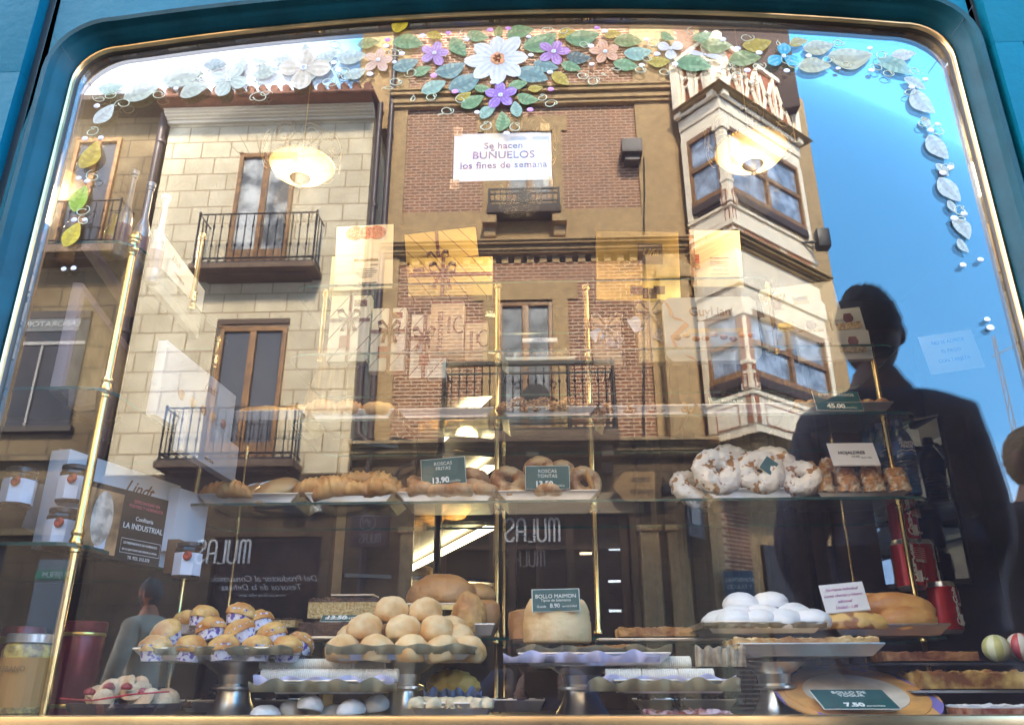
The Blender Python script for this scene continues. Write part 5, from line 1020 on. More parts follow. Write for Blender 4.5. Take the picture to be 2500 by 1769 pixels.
def onface(t, s_, size, x, z, m, **k): o = text(s_, size, (0, 0, 0), m, t, **k); o.location = (x, -.0008, z); return o
def patch(t, x0, x1, z0, z1, m, name='printed_panel', y=-.0006): return MB().box(x0, x1, y, y+.0004, z0, z1).build(name, m, t, local=True)
def bow(t, x, z, w, h, m, vert=True, horiz=True, W_=.06, H_=.1, zr=None, xr=None):
    mb = MB(); rw = .0045
    if vert: mb.box((xr if xr is not None else x)-rw, (xr if xr is not None else x)+rw, -.0022, -.0008, 0, H_)
    if horiz: mb.box(-W_/2, W_/2, -.0024, -.001, z-rw, z+rw)
    mb.build('ribbon', m, t, local=True)
    mb = MB()
    for s_ in (-1, 1):
        pts = [(x, -.004, z), (x+s_*w*.3, -.012, z+h*.40), (x+s_*w*.52, -.016, z+h*.30), (x+s_*w*.45, -.014, z+h*.0), (x+s_*w*.2, -.008, z-.002), (x, -.004, z)]
        out = []
        for i in range(len(pts)-1):
            for q in range(4): out.append(Vector(pts[i]).lerp(Vector(pts[i+1]), q/4))
        for i in range(len(out)-1):
            a, b = out[i], out[i+1]; mb.quad((a.x, a.y-.006, a.z+.003), (b.x, b.y-.006, b.z+.003), (b.x, b.y+.004, b.z-.004), (a.x, a.y+.004, a.z-.004))
        tl = [Vector((x, -.004, z)), Vector((x+s_*w*.22, -.010, z-h*.30)), Vector((x+s_*w*.30, -.006, z-h*.62))]
        for i in range(2): a, b = tl[i], tl[i+1]; mb.quad((a.x-.004, a.y, a.z), (b.x-.005, b.y, b.z), (b.x+.005, b.y-.001, b.z), (a.x+.004, a.y-.001, a.z))
    mb.lathe(x, -.006, [(.003, z-.006), (.006, z), (.003, z+.006)], 8)
    o = mb.build('bow', m, t, True, local=True); md = o.modifiers.new('thick', 'SOLIDIFY'); md.thickness = .0006; return o
mosc = mat('biscuit_photo', (.36, .12, .06), .6, 0, 0, 220, col2=(.66, .30, .17), lo=.4, hi=.6)
# poster box
t, w, h = flat('biscuit_poster', 'white advertising card with a picture of round brown biscuits', 'poster', (822, 550, 962, 706), YS+.06, .004, mat('poster_white', (.80, .70, .58), .6), ry=-2)
mb = MB()
for cx, cz, r in ((-.026, h-.027, .026), (.004, h-.026, .023), (.032, h-.019, .025)): mb.lathe(cx, 0, [(r, 0), (r*.98, .0007+cx*.003)], 28, sy=.85)
mb.v = [(x, -.0008-z, y+h-.024) for x, y, z in mb.v]; mb.build('biscuit_picture', mosc, t, local=True)
onface(t, 'Moscovitas', .0145, .006, h*.45, mat('gold_ink', (.35, .24, .06), .5), bold=.0003); onface(t, 'de Rialto', .006, .028, h*.37, mat('gold_ink', (.35, .24, .06)))
for i, s_ in enumerate(('Las Moscovitas se elaboran', 'una a una, de manera totalmente', 'artesanal, siguiendo la formula', 'original de los maestros', 'confiteros de Rialto')): onface(t, s_, .0046, .006, h*.31-i*.0062, ink)
onface(t, 'Un Regalo Increible,', .0062, .012, h*.095, ink, bold=.0002); onface(t, 'Un Capricho Irresistible.', .0062, .006, h*.045, ink, bold=.0002)
t, w, h = flat('shop_bag', 'yellowish shop bag with vertical gold letters behind the biscuit poster', 'paper bag', (806, 625, 868, 725), YS+.10, .03, mat('bag_grey', (.30, .27, .16), .5))
o = onface(t, 'LA INDUSTRIAL', .012, -.006, h*.5, mat('letter_yellow', (.75, .62, .10), .4), ry=R_(-90), bold=.0004)
t, w, h = flat('gift_box', 'large gold foil box leaning on its corner at the back of the top shelf', 'gift box', (1000, 562, 1176, 700), YS+.16, .03, wrapg, ry=-6); bow(t, -.01, h*.45, .06, .06, ribbon, W_=w, H_=h)
t, w, h = flat('gift_box', 'wide gold and cream striped box with brown ribbon on the top shelf', 'gift box', (998, 628, 1202, 722), YS+.06, .04, wrapg); bow(t, -.02, h*.55, .07, .07, ribbon, W_=w, H_=h); patch(t, -w/2+.012, -w/2+.040, h*.62, h*.74, ribbon); onface(t, 'MOSCOVITAS', .005, -w/2+.026, h*.68, goldfoil)
for lab, r_, tagx in (('cream striped box with brown bow standing left on the shelf below the poster', (803, 722, 902, 882), 0), ('cream striped box with brown bow standing next to the downpipe reflection', (905, 752, 988, 905), .005), ('cream striped box with brown bow half behind the paper bags', (1002, 768, 1090, 922), -.01)):
    t, w, h = flat('gift_box', lab, 'gift box', r_, YS+.015, .03, wrapw); bow(t, tagx, h*.62, .055, .055, ribbon, W_=w, H_=h); patch(t, w*.08, w*.40, h*.83, h*.93, ribbon); onface(t, 'MOSCOVITAS', .0042, w*.24, h*.88, goldfoil, rz=0, ry=R_(35)); patch(t, -.022, .004, h*.20, h*.38, mat('tag_red', (.25, .05, .04), .5), 'hang_tag', -.004); onface(t, 'Rialto', .006, -.009, h*.29, goldfoil, shear=.3)
kraft = mat('kraft_paper', (.66, .47, .28), .55, 0, .1, 12, bump=.6, bs=22)
for lab, r_, s_ in (('tall crumpled kraft bag with vertical brown letters', (1050, 735, 1133, 866), .026), ('shorter kraft bag beside the brass post', (1134, 782, 1190, 880), .015)):
    t, w, h = flat('paper_bag', lab, 'paper bag', r_, YS+.0, .035, kraft, bev=.008); patch(t, -w/2, w/2, h-.007, h-.001, ribbon, 'pinked_band'); o = onface(t, 'Moscovitas', s_, -w*.22, h*.42, ribbon, ry=R_(-90)); o = onface(t, 'de Rialto', s_*.5, w*.05, h*.55, ribbon, ry=R_(-90))
    mb = MB(); mb.tube([(w*.36+.014*math.cos(a), -.001, h*.55+.022*math.sin(a)) for a in [R_(60+i*25) for i in range(11)]], .002, 5); mb.build('crown_mark', ribbon, t, True, local=True)
t, w, h = flat('chocolate_box', 'large golden box with a dark square label on the top shelf', 'chocolate box', (1452, 565, 1655, 734), YS+.08, .03, goldfoil, ry=2.5); patch(t, w*.0, w*.30, h*.52, h*.82, mat('label_brown', (.06, .035, .025), .4)); onface(t, 'Uña', .030, w*.15, h*.69, goldfoil, shear=.35, bold=.0007, sx=.9); onface(t, 'CORTADOS', .0115, w*.14, h*.44, goldfoil)
mb = MB()
for cx, cz, r in ((-.005, .03, .016), (.03, .022, .018), (.055, .032, .015)): mb.box(cx-r, cx+r, -.002, -.0008, cz-r*.8, cz+r*.8, bev=.004)
mb.build('chocolate_picture', mat('choc_print', (.11, .045, .03), .5), t, local=True)
t, w, h = flat('diploma', 'cream diploma sheet with a red ribbon medal on the top shelf', 'diploma', (1682, 562, 1808, 700), YS+.07, .003, mat('diploma_paper', (.66, .52, .34), .6, 0, .1, 10), ry=2)
patch(t, -w/2, -w/2+.014, 0, h, mat('diploma_edge', (.30, .17, .10), .6, 0, .6, 60)); mb = MB(); mb.lathe(0, 0, [(.0075, 0), (.007, .0015)], 18); mb.v = [(x-w/2+.018, -.001-z, y+h*.34) for x, y, z in mb.v]; mb.build('medal', mat('medal', (.42, .22, .08), .4, .5), t, local=True); patch(t, -w/2+.013, -w/2+.024, h*.40, h*.56, mat('ribbon_red', (.45, .07, .04), .5), 'medal_ribbon')
onface(t, 'DU GRAIN AU PAIN', .0058, .010, h*.50, mat('sepia', (.18, .10, .05))); onface(t, 'Medaille d\'Or', .0075, .010, h*.29, mat('sepia', (.18, .10, .05)), shear=.4)
for i in range(4): onface(t, 'diplome de patisserie artisanale', .0038, .008, h*(.44-.035*i if i < 3 else .22), mat('sepia', (.18, .10, .05)), shear=.3)
tagm = mat('photo_tag', (.30, .26, .26), .5, 0, .5, 60)
for lab, r_ in (('small gift bag with cream bow right of the second brass post', (1448, 775, 1518, 892)), ('gold gift bag with large cream bow beside the white chocolate box', (1556, 735, 1622, 884))):
    t, w, h = flat('gift_bag', lab, 'gift bag', r_, YS+.01, .03, kraft if r_[0] < 1500 else mat('soft_gold', (.62, .46, .24), .4, .2, .1, 8), bev=.004); bow(t, 0, h*.80, .075, .07, cream_rib, W_=w, H_=h, horiz=False); o = patch(t, -.03, .002, h*.34, h*.62, tagm, 'hang_tag', -.006); o.rotation_euler = (0, R_(30), 0); o = patch(t, .0, .03, h*.52, h*.76, white, 'hang_tag', -.005); o.rotation_euler = (0, R_(-28), 0)
# white chocolate box with the ribbon picture
boxw = mat('box_white', (.84, .78, .70), .45)
x0, x1, z0, z1 = rect(1622, 725, 1853, 880, YS-.02); w, h = x1-x0, z1-z0; t = thing('chocolate_box', 'white chocolate box with clipped corners, brown ribbon print and a row of pralines', 'chocolate box', ((x0+x1)/2, YS-.02, z0)); c_ = .015
MB().prism([(-w/2, c_), (-w/2+c_, 0), (w/2-c_, 0), (w/2, c_), (w/2, h-c_), (w/2-c_, h), (-w/2+c_, h), (-w/2, h-c_)], 0, .025).build('box', boxw, t, local=True)
rb = mat('ribbon_print', (.50, .24, .14), .5); goldink = mat('gold_ink2', (.22, .12, .05), .4)
onface(t, 'GuyLian', .034, .0, h*.76, goldink, bold=.0006, sx=.92); onface(t, 'BELGIAN CHOCOLATES', .0072, .004, h*.63, goldink)
mb = MB(); pl = [(-.108, h*.93), (-.098, h*.80), (-.094, h*.68), (-.070, h*.64), (-.060, h*.58), (-.082, h*.45), (-.098, h*.36), (-.090, h*.20), (-.068, h*.08), (-.048, h*.03)]
for i in range(len(pl)-1): (a, b), (c2, d) = pl[i], pl[i+1]; mb.quad((a-.004, -.0008, b+.004), (c2-.004, -.0008, d+.004), (c2+.006, -.0008, d-.005), (a+.006, -.0008, b-.005))
mb.build('ribbon_print', rb, t, local=True)
mb = MB()
for i in range(9):
    cx = -.085+.0225*i; cz = h*.36+.006*math.sin(i*1.9); mb.lathe(cx, 0, [(.0095, 0), (.008, .0015), (.003, .003)], 12, sx=1.05, sy=.75, mi=i % 3)
    for k_ in range(len(mb.v)-38, len(mb.v)): x_, y_, z_ = mb.v[k_]; mb.v[k_] = (x_, -.0008-z_, cz+y_)
mb.build('praline_picture', [mat('praline_a', (.25, .09, .05), .4), mat('praline_b', (.58, .36, .20), .4), mat('praline_c', (.36, .15, .08), .4)], t, True, local=True)
patch(t, -.06, .085, h*.43, h*.50, mat('skyline_print', (.72, .58, .36), .5), 'skyline_print', -.0004); onface(t, 'Les Exclusives', .017, .005, h*.16, mat('rose_ink', (.55, .30, .26)), shear=.45)
# nougat boxes with a brown pot picture
potm = mat('pot_print', (.12, .03, .025), .45); nougat = mat('nougat_print', (.42, .32, .20), .5, 0, .4, 160); silver = mat('silver_label', (.55, .58, .60), .25, .3); goldl = mat('gold_label', (.62, .46, .14), .25, .7)
def nougat_box(label, r_, Y, rz=0, ry=0, lab=None, flip=False, pot=(.6, .5), m=None):
    t, w, h = flat('nougat_box', label, 'nougat box', r_, Y, .02, m or boxw, ry=ry, rz=rz)
    f = -1 if flip else 1; cx, cz = w*(pot[0]-.5), h*pot[1]
    mb = MB(); mb.lathe(0, 0, [(.006, -.012), (.011, -.008), (.013, 0), (.010, .008), (.008, .010), (.011, .012)], 14); mb.v = [(cx+x_, -.001+y_*.05, cz+z_*f) for x_, y_, z_ in mb.v]; mb.build('pot_picture', potm, t, True, local=True)
    nb = MB(); nb.box(cx-.035, cx+.028, -.0014, -.0006, cz-.030 if f > 0 else cz+.012, cz-.012 if f > 0 else cz+.030, bev=.003); nb.build('nougat_picture', nougat, t, local=True)
    if lab: lx, lz, lm = lab; patch(t, w*(lx-.5)-.020, w*(lx-.5)+.020, h*lz-.011, h*lz+.011, lm, 'label'); o = onface(t, 'TARDA', .0105, w*(lx-.5), h*lz-.005*f, ink, ry=math.pi if flip else 0, bold=.0003); o.location.y = -.0012
    o = onface(t, 'Turron Duro', .008, w*(-.36), h*.58, mat('grey_ink', (.25, .22, .24)), shear=.5); onface(t, 'Imperial', .008, w*(-.32), h*.44, mat('grey_ink', (.25, .22, .24)), shear=.5); onface(t, 'CALIDAD SUPREMA', .004, w*(-.18), h*.10, mat('grey_ink', (.25, .22, .24))); return t
nougat_box('upside-down nougat box leaning at the back top of the nougat stack', (1872, 695, 2055, 790), YS+.05, ry=-7, lab=(.50, .60, goldl), flip=True, pot=(.17, .55))
nougat_box('middle nougat box with gold label, tilted in the stack', (1868, 765, 2035, 850), YS+.02, ry=-6, lab=(.35, .65, goldl), pot=(.72, .62))
nougat_box('small nougat box with a brown pot at the right of the stack', (2040, 752, 2112, 815), YS+.01, ry=-6, pot=(.5, .62))
nougat_box('lowest nougat box with silver label, pressed against the right brass post', (1950, 808, 2128, 878), YS-.03, ry=-1, lab=(.36, .62, silver), pot=(.76, .62))
nougat_box('pale nougat box hanging lowest left in the stack', (1885, 830, 1955, 895), YS-.01, pot=(1.8, 3), ry=-1) if False else None
# ---- left corner: bottles, side boxes, jars, poster
def bottle(label, px, ptop, pbot, Y, r=.016, m=None, cap=None, labm=None, neck=.45):
    p = at(px, pbot, Y); h = at(px, ptop, Y).z-p.z; t = thing('liqueur_bottle', label, 'bottle', tuple(p), group=None)
    mb = MB(); mb.lathe(0, 0, [(r*.8, 0), (r, .004), (r, h*(1-neck)*.85), (r*.8, h*(1-neck)), (r*.42, h*(1-neck)+.018), (r*.40, h*.90), (r*.52, h*.905), (r*.52, h*.93), (r*.42, h*.935)], 18); mb.build('glass', m, t, True, 50, local=True)
    MB().lathe(0, 0, [(r*.45, h*.936), (r*.62, h*.945), (r*.62, h*.99), (r*.5, h)], 14).build('stopper', cap, t, True, local=True)
    MB().lathe(0, 0, [(r*1.02, h*.14), (r*1.02, h*(1-neck)*.7)], 18).build('paper_label', labm, t, True, local=True); return t
clear = mat('bottle_clear', (.50, .46, .44), .06, .3, .1, 8); amber = mat('bottle_amber', (.42, .16, .03), .1, .1, .3, 6); stop = mat('stopper_clear', (.62, .60, .58), .1, .3); labp = mat('label_plum', (.20, .11, .13), .5, 0, .2, 30); labw = mat('label_white', (.70, .68, .70), .5)
bottle('tallest clear bottle with a plum label, left of three on the side shelf', 288, 418, 628, .20, .0165, clear, stop, labp, .5)
bottle('clear bottle with plum label, middle of three on the side shelf', 330, 448, 660, .17, .0165, clear, stop, labp, .5)
bottle('clear bottle with pale neck seal, right of three on the side shelf', 368, 478, 692, .14, .0150, clear, labw, labp, .5)
bottle('amber bottle nearest the left edge of the pane', 155, 520, 640, .12, .018, amber, iron, amber, .35)
bottle('yellow liqueur bottle behind the tall clear bottle', 262, 520, 630, .26, .018, mat('bottle_yellow', (.62, .40, .04), .1, .1), iron, amber, .4)
def sidebox(name, label, cat, a, b, ztop, zbot, m, th=.03, dz=0):       # upright box in a plane running away from the pane; a, b = (pixel x, depth) of its ends
    pa_, pb_ = at(a[0], a[1], a[2]), at(b[0], b[1], b[2]); v = Vector((pb_.x-pa_.x, pb_.y-pa_.y)); L_ = v.length; ang = math.atan2(v.y, v.x)
    h = pa_.z-zbot; t = thing(name, label, cat, (pa_.x, pa_.y, zbot), ang); MB().box(0, L_, 0, th, 0, h, bev=.002).build('box', m, t, True, local=True); return t, L_, h
poshw = mat('pearl_white', (.40, .40, .43), .4)
t, L_, h = sidebox('praline_box', 'white praline box with brown pralines, standing over the lower balcony at the left', 'chocolate box', (410, 830, .16), (578, 960, .50), 0, at(430, 1010, .16).z, poshw, .02)
onface(t, 'Lindt', .026, L_*.60, h*.80, goldink, shear=.5)
mb = MB()
for i in range(5): mb.lathe(L_*(.25+.15*i), 0, [(.014, 0), (.011, .002), (.004, .004)], 12, sy=.8, mi=i % 2)
mb.v = [(x_, -.0008-z_, h*.45+y_) for x_, y_, z_ in mb.v]; mb.build('praline_picture', [mat('praline_a', (.25, .09, .05)), mat('praline_b', (.58, .36, .20))], t, True, local=True)
t, L_, h = sidebox('praline_box', 'second white praline box below the first, one brown praline on it', 'chocolate box', (460, 1000, .22), (585, 1085, .50), 0, at(460, 1098, .22).z, poshw, .02); onface(t, 'SELECTION', .009, L_*.45, h*.15, goldink)
t, L_, h = sidebox('chocolate_box', 'slim white chocolate box leaning behind the bottles', 'chocolate box', (392, 560, .22), (510, 650, .52), 0, at(400, 690, .22).z, boxw, .015); onface(t, 'Lindt', .024, L_*.35, h*.82, goldink, shear=.5); onface(t, 'CONNAISSEURS', .009, L_*.45, h*.62, goldink)
t, L_, h = sidebox('framed_box', 'tall pinkish framed box left of the thick brass post', 'gift box', (203, 690, .16), (330, 780, .50), 0, at(215, 955, .16).z, mat('pink_board', (.50, .33, .30), .5), .02); patch(t, .02, L_-.01, .02, h-.02, mat('box_tan', (.42, .28, .12), .5, 0, .15, 20), 'inner_panel')
t, L_, h = sidebox('white_box', 'big white chocolate box with script lettering behind the shop poster', 'chocolate box', (172, 1095, .18), (446, 1160, .50), 0, 1.135, mat('box_bluewhite', (.74, .78, .88), .35), .045); onface(t, 'Lindt', .040, L_*.60, h*.80, goldink, shear=.5, bold=.0004)
t, L_, h = sidebox('white_box', 'plain white box right of the big white chocolate box', 'box', (440, 1190, .45), (512, 1215, .55), 0, 1.17, mat('box_bluewhite', (.74, .78, .88), .35), .03)
# tall pink flap boxes at the far left
for lab, q, m in (('tall pale pink open box at the left behind the jam jars', (100, 1095, 145, 1260), mat('pale_pink', (.66, .46, .38), .5)), ('narrow white box at the far left behind the jam jars', (62, 1180, 95, 1290), poshw)):
    t, w, h = flat('tall_box', lab, 'box', q, .30, .04, m, ry=9)
# shop poster (hung inside, facing the street)
a_, b_ = at(222, 1172, .12), at(413, 1215, .30); zb_ = at(235, 1350, .12).z; v = Vector((b_.x-a_.x, b_.y-a_.y)); L_ = v.length; h = a_.z-zb_
t = thing('shop_poster', 'dark shop poster with a pale picture and white lettering about hornazo pies', 'poster', (a_.x, a_.y, zb_), math.atan2(v.y, v.x)); MB().box(0, L_, 0, .003, 0, h).build('sheet', mat('poster_black', (.022, .018, .018), .35), t, local=True)
patch(t, .004, L_*.42, h*.05, h*.92, mat('poster_picture', (.42, .22, .10), .5, 0, .5, 18), 'picture')
mb = MB(); mb.lathe(0, 0, [(.030, 0), (.026, .0014), (.012, .0022)], 20, sx=.8, sy=1.7); mb.v = [(x_+L_*.20, -.0012-z_, y_+h*.52) for x_, y_, z_ in mb.v]; mb.build('pie_picture', mat('pie_print', (.62, .50, .42), .5, 0, .4, 40), t, True, local=True)
for s_, z_, sz, m in (('ESPECIALIDAD EN', .86, .0085, mat('pink_ink', (.55, .12, .16))), ('POSTRES Y HORNAZOS', .79, .0085, mat('pink_ink', (.55, .12, .16))), ('Confiteria', .62, .0115, white), ('LA INDUSTRIAL', .50, .0150, white), ('LE PREPARAMOS SU HORNAZO', .26, .0062, white), ('EN LO QUE USTED ENCUENTRE LA RUNA', .17, .0048, white), ('Tlf. 923. 212.378', .06, .0085, white)): onface(t, s_, sz, L_*.72, h*z_, m, sx=.95)
mb = MB(); xa_, xb_, za_, zb2 = L_*.47, L_*.98, h*.12, h*.32
mb.tube([(xa_, -.001, za_), (xb_, -.001, za_), (xb_, -.001, zb2), (xa_, -.001, zb2)], .0005, 4, closed=True); mb.build('printed_frame', white, t, local=True)
def jar(label, px, pbot, Y, r, h, body, lid, lab, strawb=True, group=None):
    p = at(px, pbot, Y); t = thing('jam_jar', label, 'jar', tuple(p), group=group); MB().lathe(0, 0, [(r*.9, 0), (r, .004), (r, h*.78), (r*.9, h*.86), (r*.82, h*.88)], 8 if strawb else 20).build('glass', body, t, not strawb, local=True)
    MB().lathe(0, 0, [(r*.88, h*.88), (r*.93, h*.89), (r*.93, h*.99), (r*.88, h)], 20).build('lid', lid, t, True, local=True)
    if lab: MB().lathe(0, 0, [(r*1.01, h*.10), (r*1.01, h*.70)], 8 if strawb else 20).build('paper_label', lab, t, False, local=True)
    if strawb: mb = MB(); mb.lathe(r*.35, 0, [(r*.34, 0), (r*.2, .0012)], 12); mb.v = [(x_, -r*1.0-z_, h*.60+y_) for x_, y_, z_ in mb.v]; mb.build('fruit_picture', mat('fruit_red', (.42, .05, .03), .4, 0, .6, 120), t, local=True)
    return t
jamb_ = mat('jam_dark', (.02, .010, .012), .1); lidd = mat('lid_dark', (.05, .045, .05), .3, .5, .3, 60); labb = mat('jar_label', (.68, .70, .82), .55, 0, .05, 40)
for lab, px, pb_, Y in (('upper jam jar with white label left of the thick brass post', 172, 1232, .15), ('lower left jam jar with white label under the other jar', 140, 1340, .15), ('jam jar with white label just right of the thick brass post', 215, 1350, .17), ('jam jar beside the left end of the glass shelf, behind the poster', 452, 1415, .32), ('half seen dark jar at the left edge of the pane', 35, 1240, .12)): jar(lab, px, pb_, Y, .028, .072, jamb_, lidd, labb)
t, w, h = flat('coffee_box', 'brown box with coffee beans right of the shop poster', 'box', (403, 1315, 432, 1400), .34, .03, mat('box_brown', (.16, .07, .03), .5))
# low left: sweet jar, red tin, wicker of biscuits
t = jar('large jar of yellow sweets at the bottom left corner', 40, 1745, .10, .040, .125, mat('sweets_yellow', (.60, .42, .10), .3, 0, 0, 60, col2=(.20, .12, .05), lo=.4, hi=.6, bump=.4), mat('lid_silver', (.5, .48, .48), .3, .8), mat('jar_band', (.45, .22, .06), .5), False); onface(t, 'CUBANO', .012, 0, .052, goldink).location = (0, -.0432, .07)
def can(name, label, cat, px, pbot, Y, r, h, side, top, prof=None, tiltx=0): p = at(px, pbot, Y); t = thing(name, label, cat, tuple(p)); MB().lathe(0, 0, prof or [(r*.9, 0), (r, .004), (r, h-.008), (r*.92, h-.001), (r*.92, h)], 28).build('body', side, t, True, 50, local=True); return t
t = can('biscuit_tin', 'tall dark red biscuit tin with gold bands beside the thick brass post', 'tin', 165, 1752, .30, .040, .165, mat('tin_red', (.22, .012, .025), .3, .3, .2, 5), None)
MB().lathe(0, 0, [(.0405, .150), (.042, .152), (.042, .168), (.04, .170)], 28).build('lid', mat('tin_lid', (.26, .02, .03), .3, .3), t, True, local=True)
for z_ in (.143, .018): MB().lathe(0, 0, [(.0402, z_), (.0412, z_+.002), (.0412, z_+.005), (.0402, z_+.007)], 28).build('gold_band', goldfoil, t, True, local=True)
t = can('biscuit_tin', 'dark red tin with gold dots at the far left edge', 'tin', 20, 1720, .26, .038, .135, mat('tin_red', (.22, .012, .025)), None)
MB().lathe(0, 0, [(.0385, .105), (.0395, .107), (.0395, .115), (.0385, .117)], 28).build('gold_band', goldfoil, t, True, local=True)
# basket of wrapped biscuits
p = at(300, 1750, .14); t = thing('biscuit_bag', 'clear bag tray of pale round biscuits and red sweets low at the left', 'biscuit tray', tuple(p)); MB().lathe(0, 0, [(.075, 0), (.092, .012), (.095, .022), (.09, .022), (.07, .004)], 30, sy=.7).build('dish', mat('dish_dark', (.05, .03, .04), .3), t, True, local=True)
PBK = protos('round_biscuit', mat('pale_biscuit', (.66, .42, .24), .6, 0, .12, 40, bump=.3, bs=80), [MB().lathe(0, 0, [(.015, -.004), (.0175, 0), (.015, .004), (.006, .005)], 14), MB().lathe(0, 0, [(.013, -.004), (.0155, 0), (.012, .005)], 14)], 'pale round biscuit', 'biscuit', 'biscuits in the low left tray')
rnd = random.Random(3); sp = []
for i in range(30): a_ = rnd.random()*6.28; q = rnd.random()**.5; sp.append((p.x+.078*q*math.cos(a_), p.y+.05*q*math.sin(a_)-.0, p.z+.022+.028*(1-q)+rnd.random()*.006, rnd.uniform(.3, 1.5), rnd.uniform(-.4, .4), rnd.uniform(-1, 1), rnd.uniform(.85, 1.15)))
scatter(PBK, sp, label='pale round biscuit heaped in the low left tray')
PRS = protos('red_sweet', mat('sweet_red', (.40, .03, .04), .35, 0, .3, 30), [blob(.012, .009, .008, .2, 3, 2, 1, .4)], 'red wrapped sweet', 'sweet', 'red sweets in the low left tray')
scatter(PRS, [(p.x-.04+.02*i, p.y-.045+.02*(i % 3), p.z+.035+.008*(i % 2)) for i in range(5)], label='red wrapped sweet among the pale biscuits')
mb = MB(); mb.tube([(p.x-.085, p.y-.05, p.z+.03), (p.x-.02, p.y-.07, p.z+.027), (p.x+.04, p.y-.066, p.z+.036), (p.x+.09, p.y-.04, p.z+.04)], .0014, 6); o = mb.build('red_ribbon', mat('sweet_red', (.4, .03, .04)), None, True); recenter(o); tag(o, 'thin red ribbon tied across the bag of biscuits', 'ribbon')
# ---- pedestals and the big front trays
def pedestal(label, px, Y, z, w=.065, zb=.838):
    p = at(px, 1700, Y); t = thing('cake_stand', label, 'cake stand', (p.x, Y, zb), group='steel pedestal cake stands'); h = z-zb
    MB().lathe(0, 0, [(w*.9, 0), (w*.92, .004), (w*.70, .012), (w*.50, h*.35), (w*.44, h*.52), (w*.62, h*.56), (w*.62, h*.60), (w*.46, h*.64), (w*.50, h*.8), (w*.80, h*.93), (w*.95, h)], 32).build('foot', steel, t, True, 40, local=True); return t
paper_o = mat('olive_paper', (.24, .21, .13), .7, 0, .1, 10); paper_l = mat('lilac_paper', (.50, .50, .74), .55, 0, .12, 30)
def paper_edge(xc, w, Y, z, h, m, label, seed=0, amp=.006, name='tray_paper'):
    mb = MB(); n = 48; a = []; b = []
    for i in range(n+1):
        t_ = i/n; x_ = xc+(t_-.5)*w; u = amp*(math.sin(t_*math.pi*9+seed)+.5*math.sin(t_*21+seed)); a.append((x_, Y+.006+.003*math.sin(i), z)); b.append((x_, Y-.004+.004*math.sin(i*.8), z+h+u))
    k_ = n+1; back = [(x_, y_+.16, z+.001) for x_, y_, z_ in a]
    mb.add(a+b+back, [(i, i+1, k_+i+1, k_+i) for i in range(n)]+[(i, 2*k_+i, 2*k_+i+1, i+1) for i in range(n)]); o = mb.build(name, m, None, True); md = o.modifiers.new('t', 'SOLIDIFY'); md.thickness = .0006
    off = Vector((xc, Y, z)); o.data.transform(Matrix.Translation(-off)); o.location = off; return tag(o, label, 'tray paper')
zM = at(560, 1612, .12).z
pedestal('brushed steel pedestal under the muffin tray', 570, .22, zM-.001, .062); pedestal('brushed steel pedestal under the pale bun tray', 985, .22, zM-.001, .058); pedestal('brushed steel pedestal in the middle under the lilac paper', 1420, .24, zM-.004, .068); pedestal('steel pedestal below the long pastry near the white card', 1895, .26, zM-.002, .060)
x, y, z, w = tray(320, 652, 1602, zM, .12, 'metal tray of muffins in printed paper cups, bottom left', d=.24, group='large metal trays on pedestals')
paper_edge(x+.03, w*1.12, .118, z, .012, paper_o, 'olive paper lining the muffin tray', 1, .002)
mufcup = mat('printed_cup', (.74, .72, .84), .6, 0, 0, 105, col2=(.16, .10, .42), lo=.54, hi=.60, detail=2)
def muffin(name='muffin', seed=0):
    t = thing(name, 'golden muffin in a printed paper cup', 'muffin', (0, 0, 0), group='muffins in printed cups')
    mb = MB(); n = 30; pr = []
    vs = []; fs = []
    for i in range(n):
        a_ = 2*math.pi*i/n; k_ = 1+(.035 if i % 2 else -.035)
        vs += [(.0195*math.cos(a_), .0195*math.sin(a_), 0), (.0265*k_*math.cos(a_), .0265*k_*math.sin(a_), .026)]
    fs = [(2*i, 2*((i+1) % n), 2*((i+1) % n)+1, 2*i+1) for i in range(n)]+[tuple(2*i for i in reversed(range(n)))]
    mb.add(vs, fs).build('paper_cup', mufcup, t, False, local=True)
    mb = blob(.0275, .0275, .0215, .10, 1.8, 4, seed, .25); mb.v = [(x_, y_, z_+.016) for x_, y_, z_ in mb.v]; mb.build('muffin_top', mat('muffin_top', (.52, .20, .035), .5, 0, 0, 20, bump=.5, bs=60, col2=(.80, .50, .16), lo=.38, hi=.62, sss=.05), t, True, local=True); return t
mf = [muffin(seed=1), muffin(seed=4)]; used = [0, 0]
sp = [(378, 1588, .14, 0, 0), (463, 1588, .14, .1, 0), (548, 1588, .14, 0, .1), (628, 1590, .15, 0, 0), (700, 1592, .17, 0, .1), (420, 1552, .18, .35, -.5), (520, 1548, .18, -.3, .2), (600, 1550, .18, -.2, .5), (672, 1560, .20, .3, .2), (490, 1518, .22, -.3, -.1), (580, 1512, .22, -.2, .25), (720, 1580, .24, .3, .6), (640, 1528, .24, .2, .5), (455, 1530, .27, 0, 0)]
for i, (px, py, Y, rx, ry) in enumerate(sp):
    r = mf[i % 2]
    if used[i % 2]: r = copy_tree(r)
    used[i % 2] = 1
    p = at(px, py, Y); r.location = (p.x, Y, max(z, p.z-.012) if i > 4 else z-.010); r.rotation_euler = (rx, ry, i*1.3); r['label'] = 'golden muffin in a printed paper cup in the pile at the bottom left'
x, y, z, w = tray(795, 1160, 1602, zM, .12, 'metal tray with the pyramid of pale buns', d=.24, group='large metal trays on pedestals')
paper_edge(x, w*1.0, .116, z, .014, paper_o, 'olive scalloped paper in front of the pale buns', 2, .0018)
